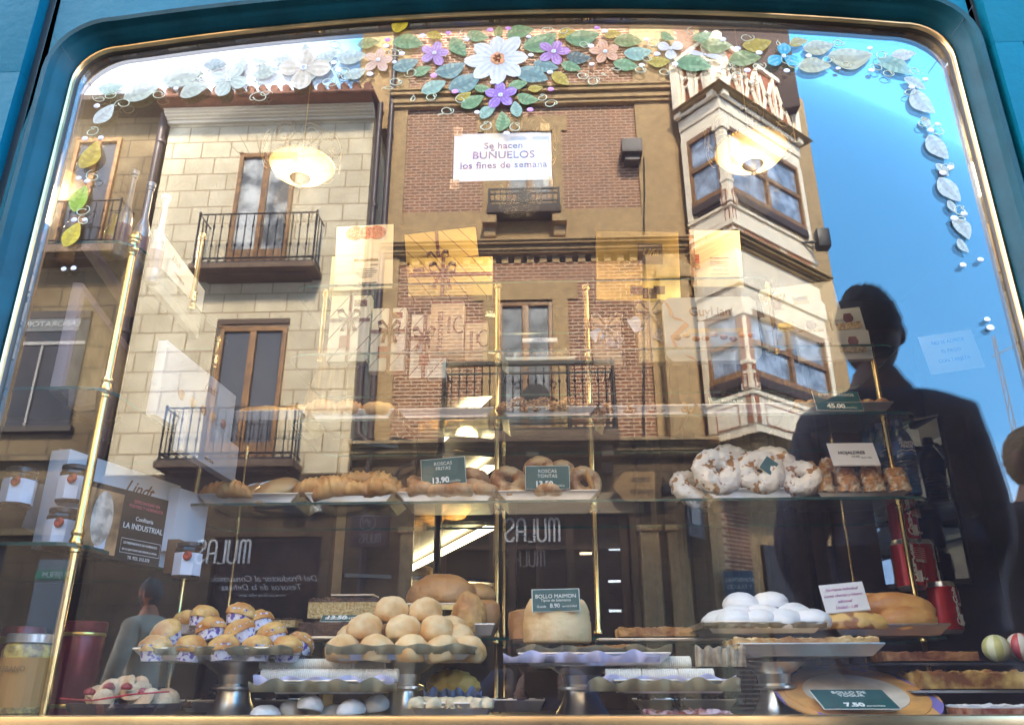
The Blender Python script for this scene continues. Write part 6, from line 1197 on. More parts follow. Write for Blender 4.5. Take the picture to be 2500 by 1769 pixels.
PB = protos('pale_bun', dough, [blob(.0285, .0285, .0255, .07, 1.9, 4, s_, .55) for s_ in (1, 6, 11, 15)], 'pale round bun', 'bun', 'pale round buns in the pyramid')
sp = []
for px, py, Y in ((836, 1588, .15), (917, 1588, .15), (1005, 1588, .15), (1085, 1590, .15), (1140, 1590, .18), (892, 1535, .18), (985, 1538, .18), (1065, 1540, .19), (955, 1492, .21), (1040, 1495, .22), (1115, 1560, .21), (1100, 1540, .24), (860, 1560, .24), (950, 1560, .24), (1030, 1550, .26)):
    p = at(px, py, Y); sp.append((p.x, Y, p.z-.016, wob(px, .3), wob(py, .3), wob(px+py, 6), 1.10))
scatter(PB, sp, label='pale round bun in the pyramid on the silver tray')
# sliced sponge bar, brown bars behind
def slab(name, label, cat, r_, Y, d, m, top=None, bev=.003, group=None, amp=.003):
    x0, x1, z0, z1 = rect(*r_, Y); t = thing(name, label, cat, ((x0+x1)/2, Y, z0), group=group); w, h = x1-x0, z1-z0
    def blk_(za, zb_, am, nx=40):
        mb = MB(); bm = bmesh.new(); bmesh.ops.create_grid(bm, x_segments=nx, y_segments=10, size=.5)
        top_ = [(v.co.x, v.co.y) for v in bm.verts]; bm.free()
        n1, n2 = nx+1, 11; vs = []; fs = []
        for i in range(n1):
            for j in range(n2): u, v_ = i/nx, j/10; vs.append(((u-.5)*w+.0008*math.sin(j*3), v_*d, zb_+am*fbm(Vector((u*w*60, v_*d*60, h*9)))))
        for i in range(n1):
            for j in range(n2): vs.append(((i/nx-.5)*w+am*.3*fbm(Vector((i, j, 2))), j/10*d, za))
        q = n1*n2
        for i in range(n1-1):
            for j in range(n2-1): fs.append((i*n2+j, (i+1)*n2+j, (i+1)*n2+j+1, i*n2+j+1)); fs.append((q+i*n2+j, q+i*n2+j+1, q+(i+1)*n2+j+1, q+(i+1)*n2+j))
        for i in range(n1-1): fs.append((i*n2, q+i*n2, q+(i+1)*n2, (i+1)*n2)); fs.append((i*n2+n2-1, (i+1)*n2+n2-1, q+(i+1)*n2+n2-1, q+i*n2+n2-1))
        for j in range(n2-1): fs.append((j, j+1, q+j+1, q+j)); fs.append(((n1-1)*n2+j, q+(n1-1)*n2+j, q+(n1-1)*n2+j+1, (n1-1)*n2+j+1))
        return mb.add(vs, fs)
    if top: blk_(0, h*.78, 0).build('sponge', m, t, True, 30, local=True); blk_(h*.781, h, amp).build('topping', top, t, True, 50, local=True)
    else: blk_(0, h, amp).build('slab', m, t, True, 40, local=True)
    return t
sponge = mat('sponge', (.60, .38, .13), .85, 0, 0, 160, bump=.8, bs=200, col2=(.78, .58, .28), lo=.4, hi=.6)
slab('sponge_bar', 'long yellow sponge cake bar with dark crumb top behind the pale buns', 'cake', (752, 1458, 930, 1508), .40, .07, sponge, choc)
slab('chocolate_bar', 'long dark chocolate cake bar below the sponge bar', 'cake', (728, 1518, 860, 1552), .34, .08, choc)
slab('sponge_bar', 'cut sponge bar with brown top behind the muffins', 'cake', (655, 1508, 720, 1530), .42, .06, sponge, choc)
slab('glass_plate', 'thin glass plate over the sponge bar', 'plate', (808, 1449, 912, 1453), .42, .06, alu, amp=0); 
card('green card lying low before the sponge bar', ['BIZCOCHO'], 828, 1515, .36, .075, .020, 55, price='13.50', unit='')
o = MB().box(-.08, .08, 0, .09, 0, .006, bev=.002).build('serving_board', alu, None); o.location = at(790, 1560, .33); tag(o, 'thin metal board under the chocolate cake bar', 'board')
# loaves and cakes
lo_ = blob(.075, .05, .05, .10, 2.2, 4, 21, .3).build('country_loaf', browncr, None, True, 60); p = at(1080, 1462, .50); lo_.location = (p.x, .50, p.z-.012); tag(lo_, 'big brown country loaf behind the pale buns', 'loaf')
lo2 = blob(.045, .05, .030, .08, 3, 4, 22, .3).build('country_loaf', browncr, None, True, 60); p = at(1140, 1455, .55); lo2.location = (p.x+.02, .55, p.z-.01); tag(lo2, 'second brown loaf right behind the big country loaf', 'loaf')
mbk = MB().box(-.13, .10, 0, .12, -.004, 0, bev=.001); o = mbk.build('loaf_tray', alu, None); o.location = Vector((at(1080, 1462, .46).x, .45, lo_.location.z)); tag(o, 'metal tray under the brown country loaves', 'tray')
br = blob(.034, .034, .055, .14, 2.6, 4, 31, .45).build('brioche', mat('brioche', (.42, .18, .05), .55, 0, 0, 12, bump=.8, bs=45, col2=(.72, .42, .14)), None, True, 60); p = at(1143, 1548, .34); br.location = (p.x, .34, p.z); tag(br, 'tall cracked brioche left of the middle brass post', 'brioche')
br2 = MB().lathe(0, 0, [(.020, 0), (.026, .01), (.030, .035), (.027, .055), (.015, .064)], 20).build('brown_cake', browncr, None, True); br2.location = at(1186, 1545, .40); tag(br2, 'narrow brown cake between the brioche and the brass post', 'cake')
tr = tray(1095, 1207, 1552, at(1150, 1552, .33).z, .31, 'small tray under the tall brioche', d=.10)
# domed sponge cake with its card
p = at(1362, 1566, .20); mb = MB(); prof = [(.060, 0), (.0625, .004), (.063, .036), (.061, .040), (.0615, .046), (.060, .050), (.0605, .055), (.058, .060), (.056, .066), (.050, .074)]
vs = []; n = 48; fs = []
for i in range(n):
    a_ = 2*math.pi*i/n
    for k_, (r, z_) in enumerate(prof): q = 1+.012*fbm(Vector((math.cos(a_)*2, math.sin(a_)*2, z_*40))); vs.append((r*q*math.cos(a_), r*q*math.sin(a_), z_+(.008*fbm(Vector((math.cos(a_)*3, math.sin(a_)*3, 4))) if k_ > 8 else 0)))
K = len(prof); fs = [(i*K+q, ((i+1) % n)*K+q, ((i+1) % n)*K+q+1, i*K+q+1) for i in range(n) for q in range(K-1)]; vs += [(0, 0, 0), (0, 0, .070)]; b_ = n*K
for i in range(n): fs += [(b_, ((i+1) % n)*K, i*K), (b_+1, i*K+K-1, ((i+1) % n)*K+K-1)]
o = MB().add(vs, fs).build('sponge_cake', mat('cake_side', (.66, .38, .14), .65, 0, 0, 7, bump=.35, bs=60, col2=(.80, .60, .34), sss=.1), None, True, 60); o.location = (p.x, .26, p.z); tag(o, 'tall golden sponge cake with jagged sugared rim under its card', 'cake')
o = MB().lathe(0, 0, [(.045, 0), (.048, .03), (.046, .05), (.03, .055)], 24).build('sponge_cake', browncr, None, True); o.location = at(1300, 1560, .36); tag(o, 'dark cake half hidden behind the golden sponge cake', 'cake')
t = card('blue-green card reading BOLLO MAIMON, typical of Salamanca, 8.90', ['BOLLO MAIMON'], 1358, 1490, .20, .083, .038, 12, ry=-1, sizes=.0098); 
for s_, sz, x_, z_, m in (('Tipico de Salamanca', .0066, 0, .0185, cardtext), ('8.90', .0105, -.002, .0085, mat('price_white', (.85, .86, .84))), ('Grande', .0055, -.026, .0075, cardtext), ('euros/Udad', .0055, .024, .0075, cardtext)): o = text(s_, sz, (0, 0, 0), m, t); o.location = (x_, -.0016, z_)
paper_edge(at(1420, 1620, .13).x, .26, .135, at(1420, 1615, .13).z, .014, paper_l, 'lilac printed paper hanging from the middle tray', 3, .004); paper_edge(at(1450, 1590, .2).x, .27, .19, at(1450, 1592, .19).z, .010, paper_o, 'olive paper under the golden sponge cake', 5, .003)
x, y, z, w = tray(1265, 1640, 1622, at(1450, 1625, .14).z, .14, 'long metal tray under the golden sponge cake', d=.22, group='large metal trays on pedestals')
slab('flat_pastry', 'flat brown pastry at the right of the golden sponge cake', 'pastry', (1400, 1574, 1540, 1588), .24, .06, browncr)
slab('apple_tart', 'long brown tart behind the second pair of brass posts', 'tart', (1512, 1530, 1732, 1552), .42, .10, mat('tart_brown', (.30, .10, .03), .45, 0, 0, 30, bump=.6, bs=60, col2=(.58, .30, .09)), amp=.004)
o = MB().box(-.13, .13, 0, .1, -.006, 0, bev=.002).build('tart_board', alu, None); o.location = at(1620, 1556, .41); tag(o, 'metal board under the long brown tart', 'board')
for px, lab in ((1335, 'thin white plate edge beside the second post pair'), (1690, '')):
    pass
# ridged white rolls
def ridged(l=.030, r=.011, seed=0):
    mb = MB(); pts = []; rr = []; n = 34
    for i in range(n+1): pts.append((-l+2*l*i/n, 0, r)); rr.append(r*(.92+.10*(i % 2))*(1 if 0 < i < n else .8))
    return mb.tube(pts, rr, 14)
PW_ = protos('ridged_roll', mat('roll_cream', (.74, .70, .62), .55, 0, .06, 30, sss=.1), [ridged()], 'white ridged roll', 'roll', None)
p0 = at(790, 1668, .12); zr = p0.z; sp = []
for i in range(4): sp.append((p0.x-.085+.058*i, .15, zr+.002+.0*i, 0, 0, 0, 1))
for i in range(4): sp.append((p0.x-.100+.054*i, .18, zr+.020, 0, 0, .03, .95))
scatter(PW_, sp, label='white ridged roll in the low tray left of the pale bun pedestal', group='ridged rolls at the left')
PW2 = [PW_[0], [False]]; p1 = at(1620, 1668, .12); sp = []
for i in range(3): sp.append((p1.x-.062+.060*i, .15, p1.z+.002, 0, 0, 0, 1))
for i in range(2): sp.append((p1.x-.035+.060*i, .17, p1.z+.022, 0, 0, 0, 1))
scatter(PW2, sp, label='white ridged roll in the low tray with patterned paper at the right', group='ridged rolls at the right')
for xc, lab, sd in ((p0.x-.0, 'patterned lilac paper in front of the left ridged rolls', 1), (p1.x, 'patterned lilac paper in front of the right ridged rolls', 4)):
    o = paper_edge(xc, .235, .118, zr-.006, .016, paper_l, lab, sd, .003); o = paper_edge(xc, .245, .112, zr-.012, .016, paper_o, lab.replace('patterned lilac', 'olive'), sd+2, .004)
    tray(*( (645, 935) if sd == 1 else (1500, 1790) ), 1690, zr-.016, .115, 'low metal tray of ridged rolls '+('left' if sd == 1 else 'right')+' of the middle brass post', d=.16)
# white glazed buns
zw = at(1870, 1545, .28).z; x, y, z, w = tray(1720, 2018, 1545, zw, .28, 'metal tray of white glazed buns', d=.20, group='large metal trays on pedestals'); paper_edge(x, w*1.02, .277, z, .008, paper_o, 'dark scalloped paper below the white glazed buns', 4, .0015)
PI = protos('glazed_bun', sugar, [blob(.036, .030, .0265, .07, 1.8, 4, s_, .36) for s_ in (3, 8, 12)], 'white glazed bun', 'bun', 'white glazed buns')
sp = []
for px, py, Y in ((1797, 1545, .31), (1858, 1545, .31), (1920, 1545, .31), (1985, 1545, .31), (1760, 1545, .34), (1798, 1510, .34), (1862, 1508, .34), (1938, 1505, .34), (1808, 1478, .37), (1880, 1476, .37), (1770, 1520, .38), (1840, 1500, .40)):
    p = at(px, py, Y); sp.append((p.x, Y, max(z, p.z-.010), wob(px, .2), wob(py, .2), wob(px, 1), 1.0))
scatter(PI, sp, label='white glazed bun in the heap at the right')
# braided pie and long loaves
plait = stripes('lattice_crust', (.66, .40, .12), (.26, .10, .03), 46, 30, .55); 
p = at(2088, 1536, .34); o = blob(.080, .045, .030, .04, 2, 4, 41, .2).build('braided_pie', mat('braid_crust', (.30, .12, .03), .4, 0, 0, 34, bump=.7, bs=36, col2=(.72, .46, .14), lo=.44, hi=.52, detail=1), None, True, 60); o.location = (p.x, .36, p.z); tag(o, 'braided golden pie beneath the handwritten white card', 'pie')
PL = protos('long_loaf', mat('smooth_crust', (.42, .17, .04), .38, 0, 0, 14, bump=.3, bs=50, col2=(.66, .38, .13), coat=.1, sss=.05), [blob(.062, .030, .032, .05, 1.4, 4, 51, .35)], 'smooth brown long loaf', 'loaf', None)
pa_, pb_ = at(2215, 1530, .36), at(2180, 1492, .40); pc_ = at(2140, 1480, .46)
scatter(PL, [(pa_.x, .36, pa_.z-.004, 0, -.08, .06, 1.0), (pb_.x+.01, .40, pb_.z-.012, 0, .06, -.05, 1.15), (pc_.x, .46, pc_.z-.012, 0, .1, .1, .9)], labels=['lower smooth long loaf at the right with a pale end', 'upper smooth long loaf resting on the lower one', 'smooth loaf end behind the handwritten card'])
t = card('handwritten white card on individual pies, 1.00', [], 2072, 1492, .335, .082, .053, 10, ry=-5, bgm=white); pinki = mat('ink_magenta', (.35, .05, .30), .6)
for i, s_ in enumerate(('Hornazos individual', 'Lomo chorizo y Huevo', 'adicional', 'Unidad - 1.00')): o = text(s_, .0078, (0, 0, 0), pinki, t, shear=.35); o.location = (-.002, -.0016, .043-.0115*i)
x, y, z, w = tray(2035, 2325, 1543, at(2180, 1548, .33).z-.002, .33, 'dark edged tray under the braided pie and long loaves', d=.18)
slab('meat_pie', 'long flat golden pie under the white glazed buns', 'pie', (1800, 1556, 2148, 1582), .20, .12, mat('pie_gold', (.46, .20, .05), .5, 0, 0, 20, bump=.7, bs=50, col2=(.78, .52, .22)), amp=.006)
tray(1808, 2165, 1596, at(1980, 1598, .19).z-.002, .185, 'metal tray under the long flat golden pie', d=.16, group='large metal trays on pedestals')
o = paper_edge(at(1760, 1610, .16).x, .085, .16, at(1760, 1625, .16).z, .030, mat('pleated_paper', (.40, .34, .26), .7, 0, .2, 60), 'pleated paper cup edge left of the long flat pie', 7, .003)
# cakes low at the right
slab('plum_cake', 'long dark plum cake on the dark glass shelf at the right', 'cake', (2165, 1590, 2390, 1612), .30, .08, mat('plum_cake', (.17, .05, .025), .5, 0, 0, 30, bump=.5, bs=60, col2=(.42, .20, .08)))
slab('egg_pastry', 'large yellow and brown baked tray cake at the right edge', 'cake', (2250, 1640, 2520, 1680), .22, .10, mat('egg_bake', (.20, .07, .02), .5, 0, 0, 16, bump=.5, bs=40, col2=(.80, .55, .16), lo=.42, hi=.6), amp=.008)
for r_, Y, lab in (((2100, 1617, 2520, 1622), .26, 'dark glass plate edge under the plum cake'), ((2230, 1684, 2520, 1690), .20, 'pale plate under the baked tray cake')):
    slab('long_plate', lab, 'plate', r_, Y, .14, alu if Y < .25 else mat('dark_plate', (.06, .07, .09), .15, .3), amp=0)
slab('sugar_tart', 'reddish tart with icing sugar at the bottom right corner', 'tart', (2368, 1722, 2530, 1748), .12, .08, mat('tart_red', (.30, .07, .04), .5, 0, 0, 50, bump=.5, bs=60, col2=(.55, .28, .18)), sugar, amp=.004)
def striped_ball(px, py, Y, r, label, c1, c2):
    p = at(px, py, Y); t = thing('striped_egg', label, 'wrapped sweet', tuple(p)); mb = MB(); n1, n2 = 32, 14
    vs = [(r*math.sin(math.pi*j/n2)*math.cos(2*math.pi*i/n1), r*math.sin(math.pi*j/n2)*math.sin(2*math.pi*i/n1), r*1.0+r*math.cos(math.pi*j/n2)) for i in range(n1) for j in range(n2+1)]
    for i in range(n1): mb.add(vs if i == 0 else [], [], 0); mb.f += [(i*(n2+1)+j, i*(n2+1)+j+1, ((i+1) % n1)*(n2+1)+j+1, ((i+1) % n1)*(n2+1)+j) for j in range(n2)]; mb.m += [(i//3) % 2]*n2; mb.col += [None]*n2
    mb.build('shell', [c1, c2], t, True, local=True)
striped_ball(2440, 1616, .30, .024, 'cream and yellow striped sweet ball on the right shelf', mat('stripe_cream', (.72, .74, .52), .35), mat('stripe_yellow', (.55, .55, .22), .35)); striped_ball(2500, 1612, .30, .024, 'red striped sweet ball at the right edge', mat('stripe_red', (.50, .05, .06), .35), mat('stripe_pale', (.70, .68, .60), .35))
# round decorated plate with a lying card
p = at(2125, 1735, .16); t = thing('tart_box', 'round orange and violet printed cake plate standing tilted at the bottom right', 'cake plate', (p.x, .22, .882)); mb = MB()
mb.lathe(0, 0, [(.085, 0), (.0851, .003), (.135, .004), (.135, 0)], 48)
MB().lathe(0, 0, [(.085, -.001), (.085, .004)], 40, 0).build('centre', mat('plate_cream', (.62, .52, .40), .5, 0, .2, 12), t, local=True)
MB().lathe(0, 0, [(.135, -.002), (.135, .0015)], 48).build('rim', stripes('rim_print', (.66, .33, .10), (.20, .16, .45), 18, 30, .6), t, local=True)
MB().lathe(0, 0, [(.118, -.001), (.118, .0028)], 48).build('band', mat('plate_orange', (.62, .30, .08), .5, 0, .2, 20), t, local=True); t.rotation_euler = (R_(20), 0, 0)
t = card('dark green card lying on the printed cake plate, 7.50', ['BOLLO DE', 'YOGUR'], 2105, 1728, .12, .118, .070, 68, ry=0, price='7.50', sizes=.012)
# icing-white eggs low in the middle, chocolates
p = at(760, 1752, .12); sp = [(p.x-.085+.036*i, .15+.03*(i % 2), p.z-.006+.008*(i % 3), .2, .1, i, .72) for i in range(6)]
PX = [PI[0], [False, False, False]]; scatter(PX, sp, label='white glazed sweet low at the sill under the left ridged rolls', group='white sweets at the sill')
slab('jelly_sweets', 'row of dark red jelly sweets at the sill right of the middle', 'sweets', (1575, 1738, 1790, 1752), .10, .06, mat('jelly_red', (.22, .05, .05), .3, 0, 0, 50, bump=1, bs=50, col2=(.60, .42, .46), lo=.45, hi=.6), amp=.008)
p = at(1130, 1690, .22); o = blob(.045, .035, .030, .18, 3, 4, 61, .3).build('yellow_pudding', mat('yellow_cake', (.55, .32, .05), .5, 0, 0, 12, bump=.4, bs=50, col2=(.72, .50, .14)), None, True, 60); o.location = (p.x-.02, .24, p.z-.0); tag(o, 'yellow cake on blue paper low between the pedestals', 'cake')
paper_edge(p.x-.015, .10, .19, p.z-.008, .014, mat('blue_paper', (.16, .22, .40), .6, 0, .2, 30), 'blue doily under the yellow cake', 3, .004)
rnd = random.Random(9); PQ = protos('brown_chocolate', choc, [blob(.014, .013, .012, .25, 4, 3, 1, .4), blob(.016, .014, .013, .3, 4, 3, 4, .4)], 'brown chocolate', 'chocolate', 'dark chocolates on low trays behind the papers'); sp = []
for a_, b_, lab in ((432, 700, 'low dark tray of chocolates left, behind the muffin pedestal'), (1165, 1330, 'low dark tray of chocolates between the second and third pedestals'), (1560, 1800, 'low dark tray of chocolates behind the right ridged rolls'), (1960, 2080, 'low dark tray of chocolates beside the printed cake plate')):
    x, y, z, w = tray(a_, b_, 1722, .852, .30, lab, d=.12)
    n = max(3, int(w/.026))
    for i in range(n): sp.append((x-w*.42+w*.84*i/(n-1), y-.005+wob(i, .02), z-.002+rnd.choice((0, 0, .012))))
scatter(PQ, sp, label='dark chocolate on a low tray behind the front papers')
PK = protos('meringue_shell', mat('shell_cream', (.72, .55, .34), .6, 0, .2, 40, bump=.5, bs=60), [blob(.017, .014, .013, .2, 3, 3, s_, .4) for s_ in (2, 5)], 'cream shell biscuit', 'biscuit', 'cream shell biscuits'); sp = []
x, y, z, w = tray(1000, 1200, 1745, .850, .13, 'low tray of cream shell biscuits at the sill left of the middle post', d=.10)
for i in range(9): sp.append((x-w*.42+w*.84*i/8, y+wob(i, .02), z+.002))
scatter(PK, sp, label='cream shell biscuit on the low tray at the sill')
# ---- right corner: cans and water bottles on the side shelf
canred = mat('can_red', (.42, .012, .016), .3, .3, .08, 40); cansil = mat('can_silver', (.6, .6, .62), .3, .9)
def soda(label, px, pbot, Y, rz):
    p = at(px, pbot, Y); t = thing('drink_can', label, 'drink can', tuple(p), rz); r, h = .033, .115
    MB().lathe(0, 0, [(r, .008), (r, h-.012)], 32).build('body', canred, t, True, 50, local=True); MB().lathe(0, 0, [(r*.80, 0), (r*.99, .0079)], 32).build('base', cansil, t, True, local=True); MB().lathe(0, 0, [(r*.99, h-.0119), (r*.84, h-.001), (r*.84, h), (r*.78, h-.002)], 32).build('rim', cansil, t, True, local=True)
    o = text('Coca-Cola', .0195, (0, 0, 0), white, t, shear=.35, bold=.0008, ry=R_(-90)); o.location = (-.006, -r-.0006, h*.50)
    for i in range(7): o = text('refresco de cola lata de aluminio', .0035, (0, 0, 0), mat('can_pale', (.70, .45, .45), .5), t); o.location = (.016, -r*.90-.001, h*.80-i*.005); o.rotation_euler[2] = .5
    o = text('330 ml', .008, (0, 0, 0), white, t); o.location = (.018, -r*.90-.001, h*.20); o.rotation_euler[2] = .5
    mb = MB(); 
    for i in range(6): mb.box(-.001+i*.0022, .0003+i*.0022, -r-.0006, -r+.002, h*.14, h*.36)
    mb.build('barcode', white, t, local=True)
    for i in range(4):
        m_ = MB(); m_.lathe(0, 0, [(.0032, 0), (.003, .0008)], 12); m_.v = [(x_+(.006+.0068*i), -math.sqrt(max(0, r*r-(.006+.0068*i)**2))-.0003-z_, y_+h*.55) for x_, y_, z_ in m_.v]; m_.build('round_mark', mat('mark_pale', (.55, .60, .62), .5), t, local=True)
soda('top red drink can of the stack, behind the brass post', 2215, 1328, .70, .2); soda('middle front red drink can with white script', 2228, 1440, .68, .1); soda('middle rear red drink can, right of the brass post', 2262, 1436, .76, .9); soda('lowest red drink can next to the long loaves', 2318, 1546, .70, .6); soda('upper red drink can hidden under the blue bottles', 2195, 1240, .78, .4)
blue = mat('bottle_blue', (.004, .07, .22), .08, 0, .3, 9, spec=.9, coat=.5); labl = mat('water_label', (.04, .12, .40), .4, 0, .3, 20)
def water(label, px, pbot, Y, s_=1):
    p = at(px, pbot, Y); t = thing('water_bottle', label, 'water bottle', tuple(p)); r = .034*s_; H_ = .22*s_; prof = [(r*.85, 0), (r, .006)]
    for i in range(9): prof += [(r*.92, .010+i*.0105*s_), (r*1.0, .015+i*.0105*s_)]
    prof += [(r, .110*s_), (r, .150*s_), (r*.9, .165*s_), (r*.45, .193*s_), (r*.40, .196*s_)]
    MB().lathe(0, 0, prof, 28).build('body', blue, t, True, 30, local=True); MB().lathe(0, 0, [(r*.42, .196*s_), (r*.46, .198*s_), (r*.46, .216*s_), (r*.40, .219*s_)], 20).build('cap', mat('cap_blue', (.005, .03, .14), .3), t, True, local=True)
    MB().lathe(0, 0, [(r*1.015, .112*s_), (r*1.015, .150*s_)], 28).build('paper_label', labl, t, True, local=True); o = text('MONTE\nPINOS', .0115*s_, (0, 0, 0), white, t, bold=.0003); o.location = (0, -r*1.03-.001, .137*s_); m_ = MB(); m_.tube([(-.022, -r*.8, .118*s_), (-.012, -r*1.0, .123*s_), (0, -r*1.05, .120*s_), (.012, -r*1.0, .124*s_), (.022, -r*.8, .120*s_)], .0015, 5); m_.build('mountain_mark', white, t, local=True)
water('front blue water bottle behind the right brass post', 2222, 1212, .66, .88); water('middle blue water bottle left of the front one', 2178, 1200, .74, .82); water('rear blue water bottle farthest back', 2150, 1195, .82, .78)
o = MB().box(.0, .30, 0, .20, -.006, 0, bev=.002).build('side_shelf', [shelfglass], None); o.location = at(2160, 1224, .64); tag(o, 'glass side shelf under the blue bottles', 'shelf')
t, w, h = flat('paper_notice', 'pale notice about card payment hanging at the right in the shop', 'notice', (2262, 812, 2398, 905), .62, .001, mat('notice_pale', (.40, .44, .48), .7), ry=-8)
for i, s_ in enumerate(('NO SE ADMITE', 'EL PAGO', 'CON TARJETA')): onface(t, s_, .0125, 0, h*(.78-.24*i), inkblue)
# ================================================================ PEOPLE IN THE STREET (seen in the pane)
def skinmesh(J, E_, sub=2):
    me = bpy.data.meshes.new('tmp'); names = list(J); idx = {n: i for i, n in enumerate(names)}
    me.from_pydata([J[n][0] for n in names], [(idx[a], idx[b]) for a, b in E_], []); o = bpy.data.objects.new('tmp', me); COL.objects.link(o)
    md = o.modifiers.new('s', 'SKIN'); md.use_smooth_shade = True
    for i, n in enumerate(names):
        r = J[n][1]; r = r if isinstance(r, tuple) else (r, r); sv = me.skin_vertices[0].data[i]; sv.radius = r; sv.use_root = (i == 0)
    ss = o.modifiers.new('u', 'SUBSURF'); ss.levels = sub; ss.render_levels = sub
    bpy.context.view_layer.update(); ev = o.evaluated_get(bpy.context.evaluated_depsgraph_get()); m2 = bpy.data.meshes.new_from_object(ev); mb = MB()
    mb.add([v.co.copy() for v in m2.vertices], [tuple(p.vertices) for p in m2.polygons]); bpy.data.objects.remove(o); return mb
def head(mb, c_, s_=1.0, turn=0, tilt=0):
    bm = bmesh.new(); bmesh.ops.create_uvsphere(bm, u_segments=40, v_segments=30, radius=1); M_ = Matrix.Rotation(turn, 4, 'Z') @ Matrix.Rotation(tilt, 4, 'X')
    g = lambda p, q, r: math.exp(-((p-q).length/r)**2)
    for v in bm.verts:
        d = v.co.normalized(); p = Vector((d.x*.076, d.y*.096, d.z*.118))
        if d.y < 0 and d.z < 0: p.x *= 1-.28*min(1, -d.z); p.y *= 1+.02*d.z
        if d.z < -.2 and d.y > 0: p.y *= 1-.35*(-d.z-.2)
        p.y -= .026*g(d, Vector((0, -.97, -.16)).normalized(), .14)+.012*g(d, Vector((0, -.98, .03)).normalized(), .12)      # nose, bridge
        p.y -= .008*g(d, Vector((0, -.85, -.50)).normalized(), .13)+.010*g(d, Vector((0, -.62, -.80)).normalized(), .2)     # mouth, chin
        for s2 in (-1, 1): p.y += .010*g(d, Vector((s2*.36, -.90, .10)).normalized(), .15); p.y -= .005*g(d, Vector((s2*.34, -.9, .30)).normalized(), .15)
        v.co = (M_ @ (p*s_))+Vector(c_)
    mb.bm(bm)
    for s2 in (-1, 1):          # ears
        bm = bmesh.new(); bmesh.ops.create_uvsphere(bm, u_segments=12, v_segments=10, radius=1)
        for v in bm.verts: q = Vector((v.co.x*.010+s2*(.078+.010*max(0, v.co.y)), v.co.y*.018+.012, v.co.z*.032-.008)); v.co = (M_ @ (q*s_))+Vector(c_)
        mb.bm(bm)
    return M_
def hair(c_, s_, M_, par, m, top=.2, amp=.006, seed=0, low=-.35):
    bm = bmesh.new(); bmesh.ops.create_uvsphere(bm, u_segments=48, v_segments=36, radius=1); dele = []
    for v in bm.verts:
        d = v.co.normalized(); k_ = 1.035+amp*14*fbm(d*9+Vector((seed, 0, 0)))
        line = .30 if d.y < -.25 else (low if d.y > .2 else -.05)
        if d.z < line: k_ = .93
        v.co = (M_ @ (Vector((d.x*.080*k_, d.y*.100*k_, d.z*.120*k_))*s_))+Vector(c_)
    return MB().bm(bm).build('hair', m, par, True)
def fingers(J, E_, w, side, n, down=True, s_=1.0):
    wx, wy, wz = w; J['palm'+n] = ((wx, wy-.02, wz-.05), (.022, .015)); E_.append(('wrist'+n, 'palm'+n))
    for i in range(4):
        k0, k1, k2 = 'f%d%sa' % (i, n), 'f%d%sb' % (i, n), 'f%d%sc' % (i, n); oy = -.035+.019*i; ln = (.030, .036, .034, .026)[i]
        J[k0] = ((wx+side*.002, wy-.02+oy+.018, wz-.088), .0085); J[k1] = ((wx-side*.006, wy-.022+oy+.018, wz-.088-ln), .008); J[k2] = ((wx-side*.020, wy-.022+oy+.018, wz-.088-ln*1.7), .007)
        E_ += [('palm'+n, k0), (k0, k1), (k1, k2)]
    J['t1'+n] = ((wx-side*.008, wy-.052, wz-.055), .010); J['t2'+n] = ((wx-side*.014, wy-.064, wz-.088), .0085); E_ += [('palm'+n, 't1'+n), ('t1'+n, 't2'+n)]
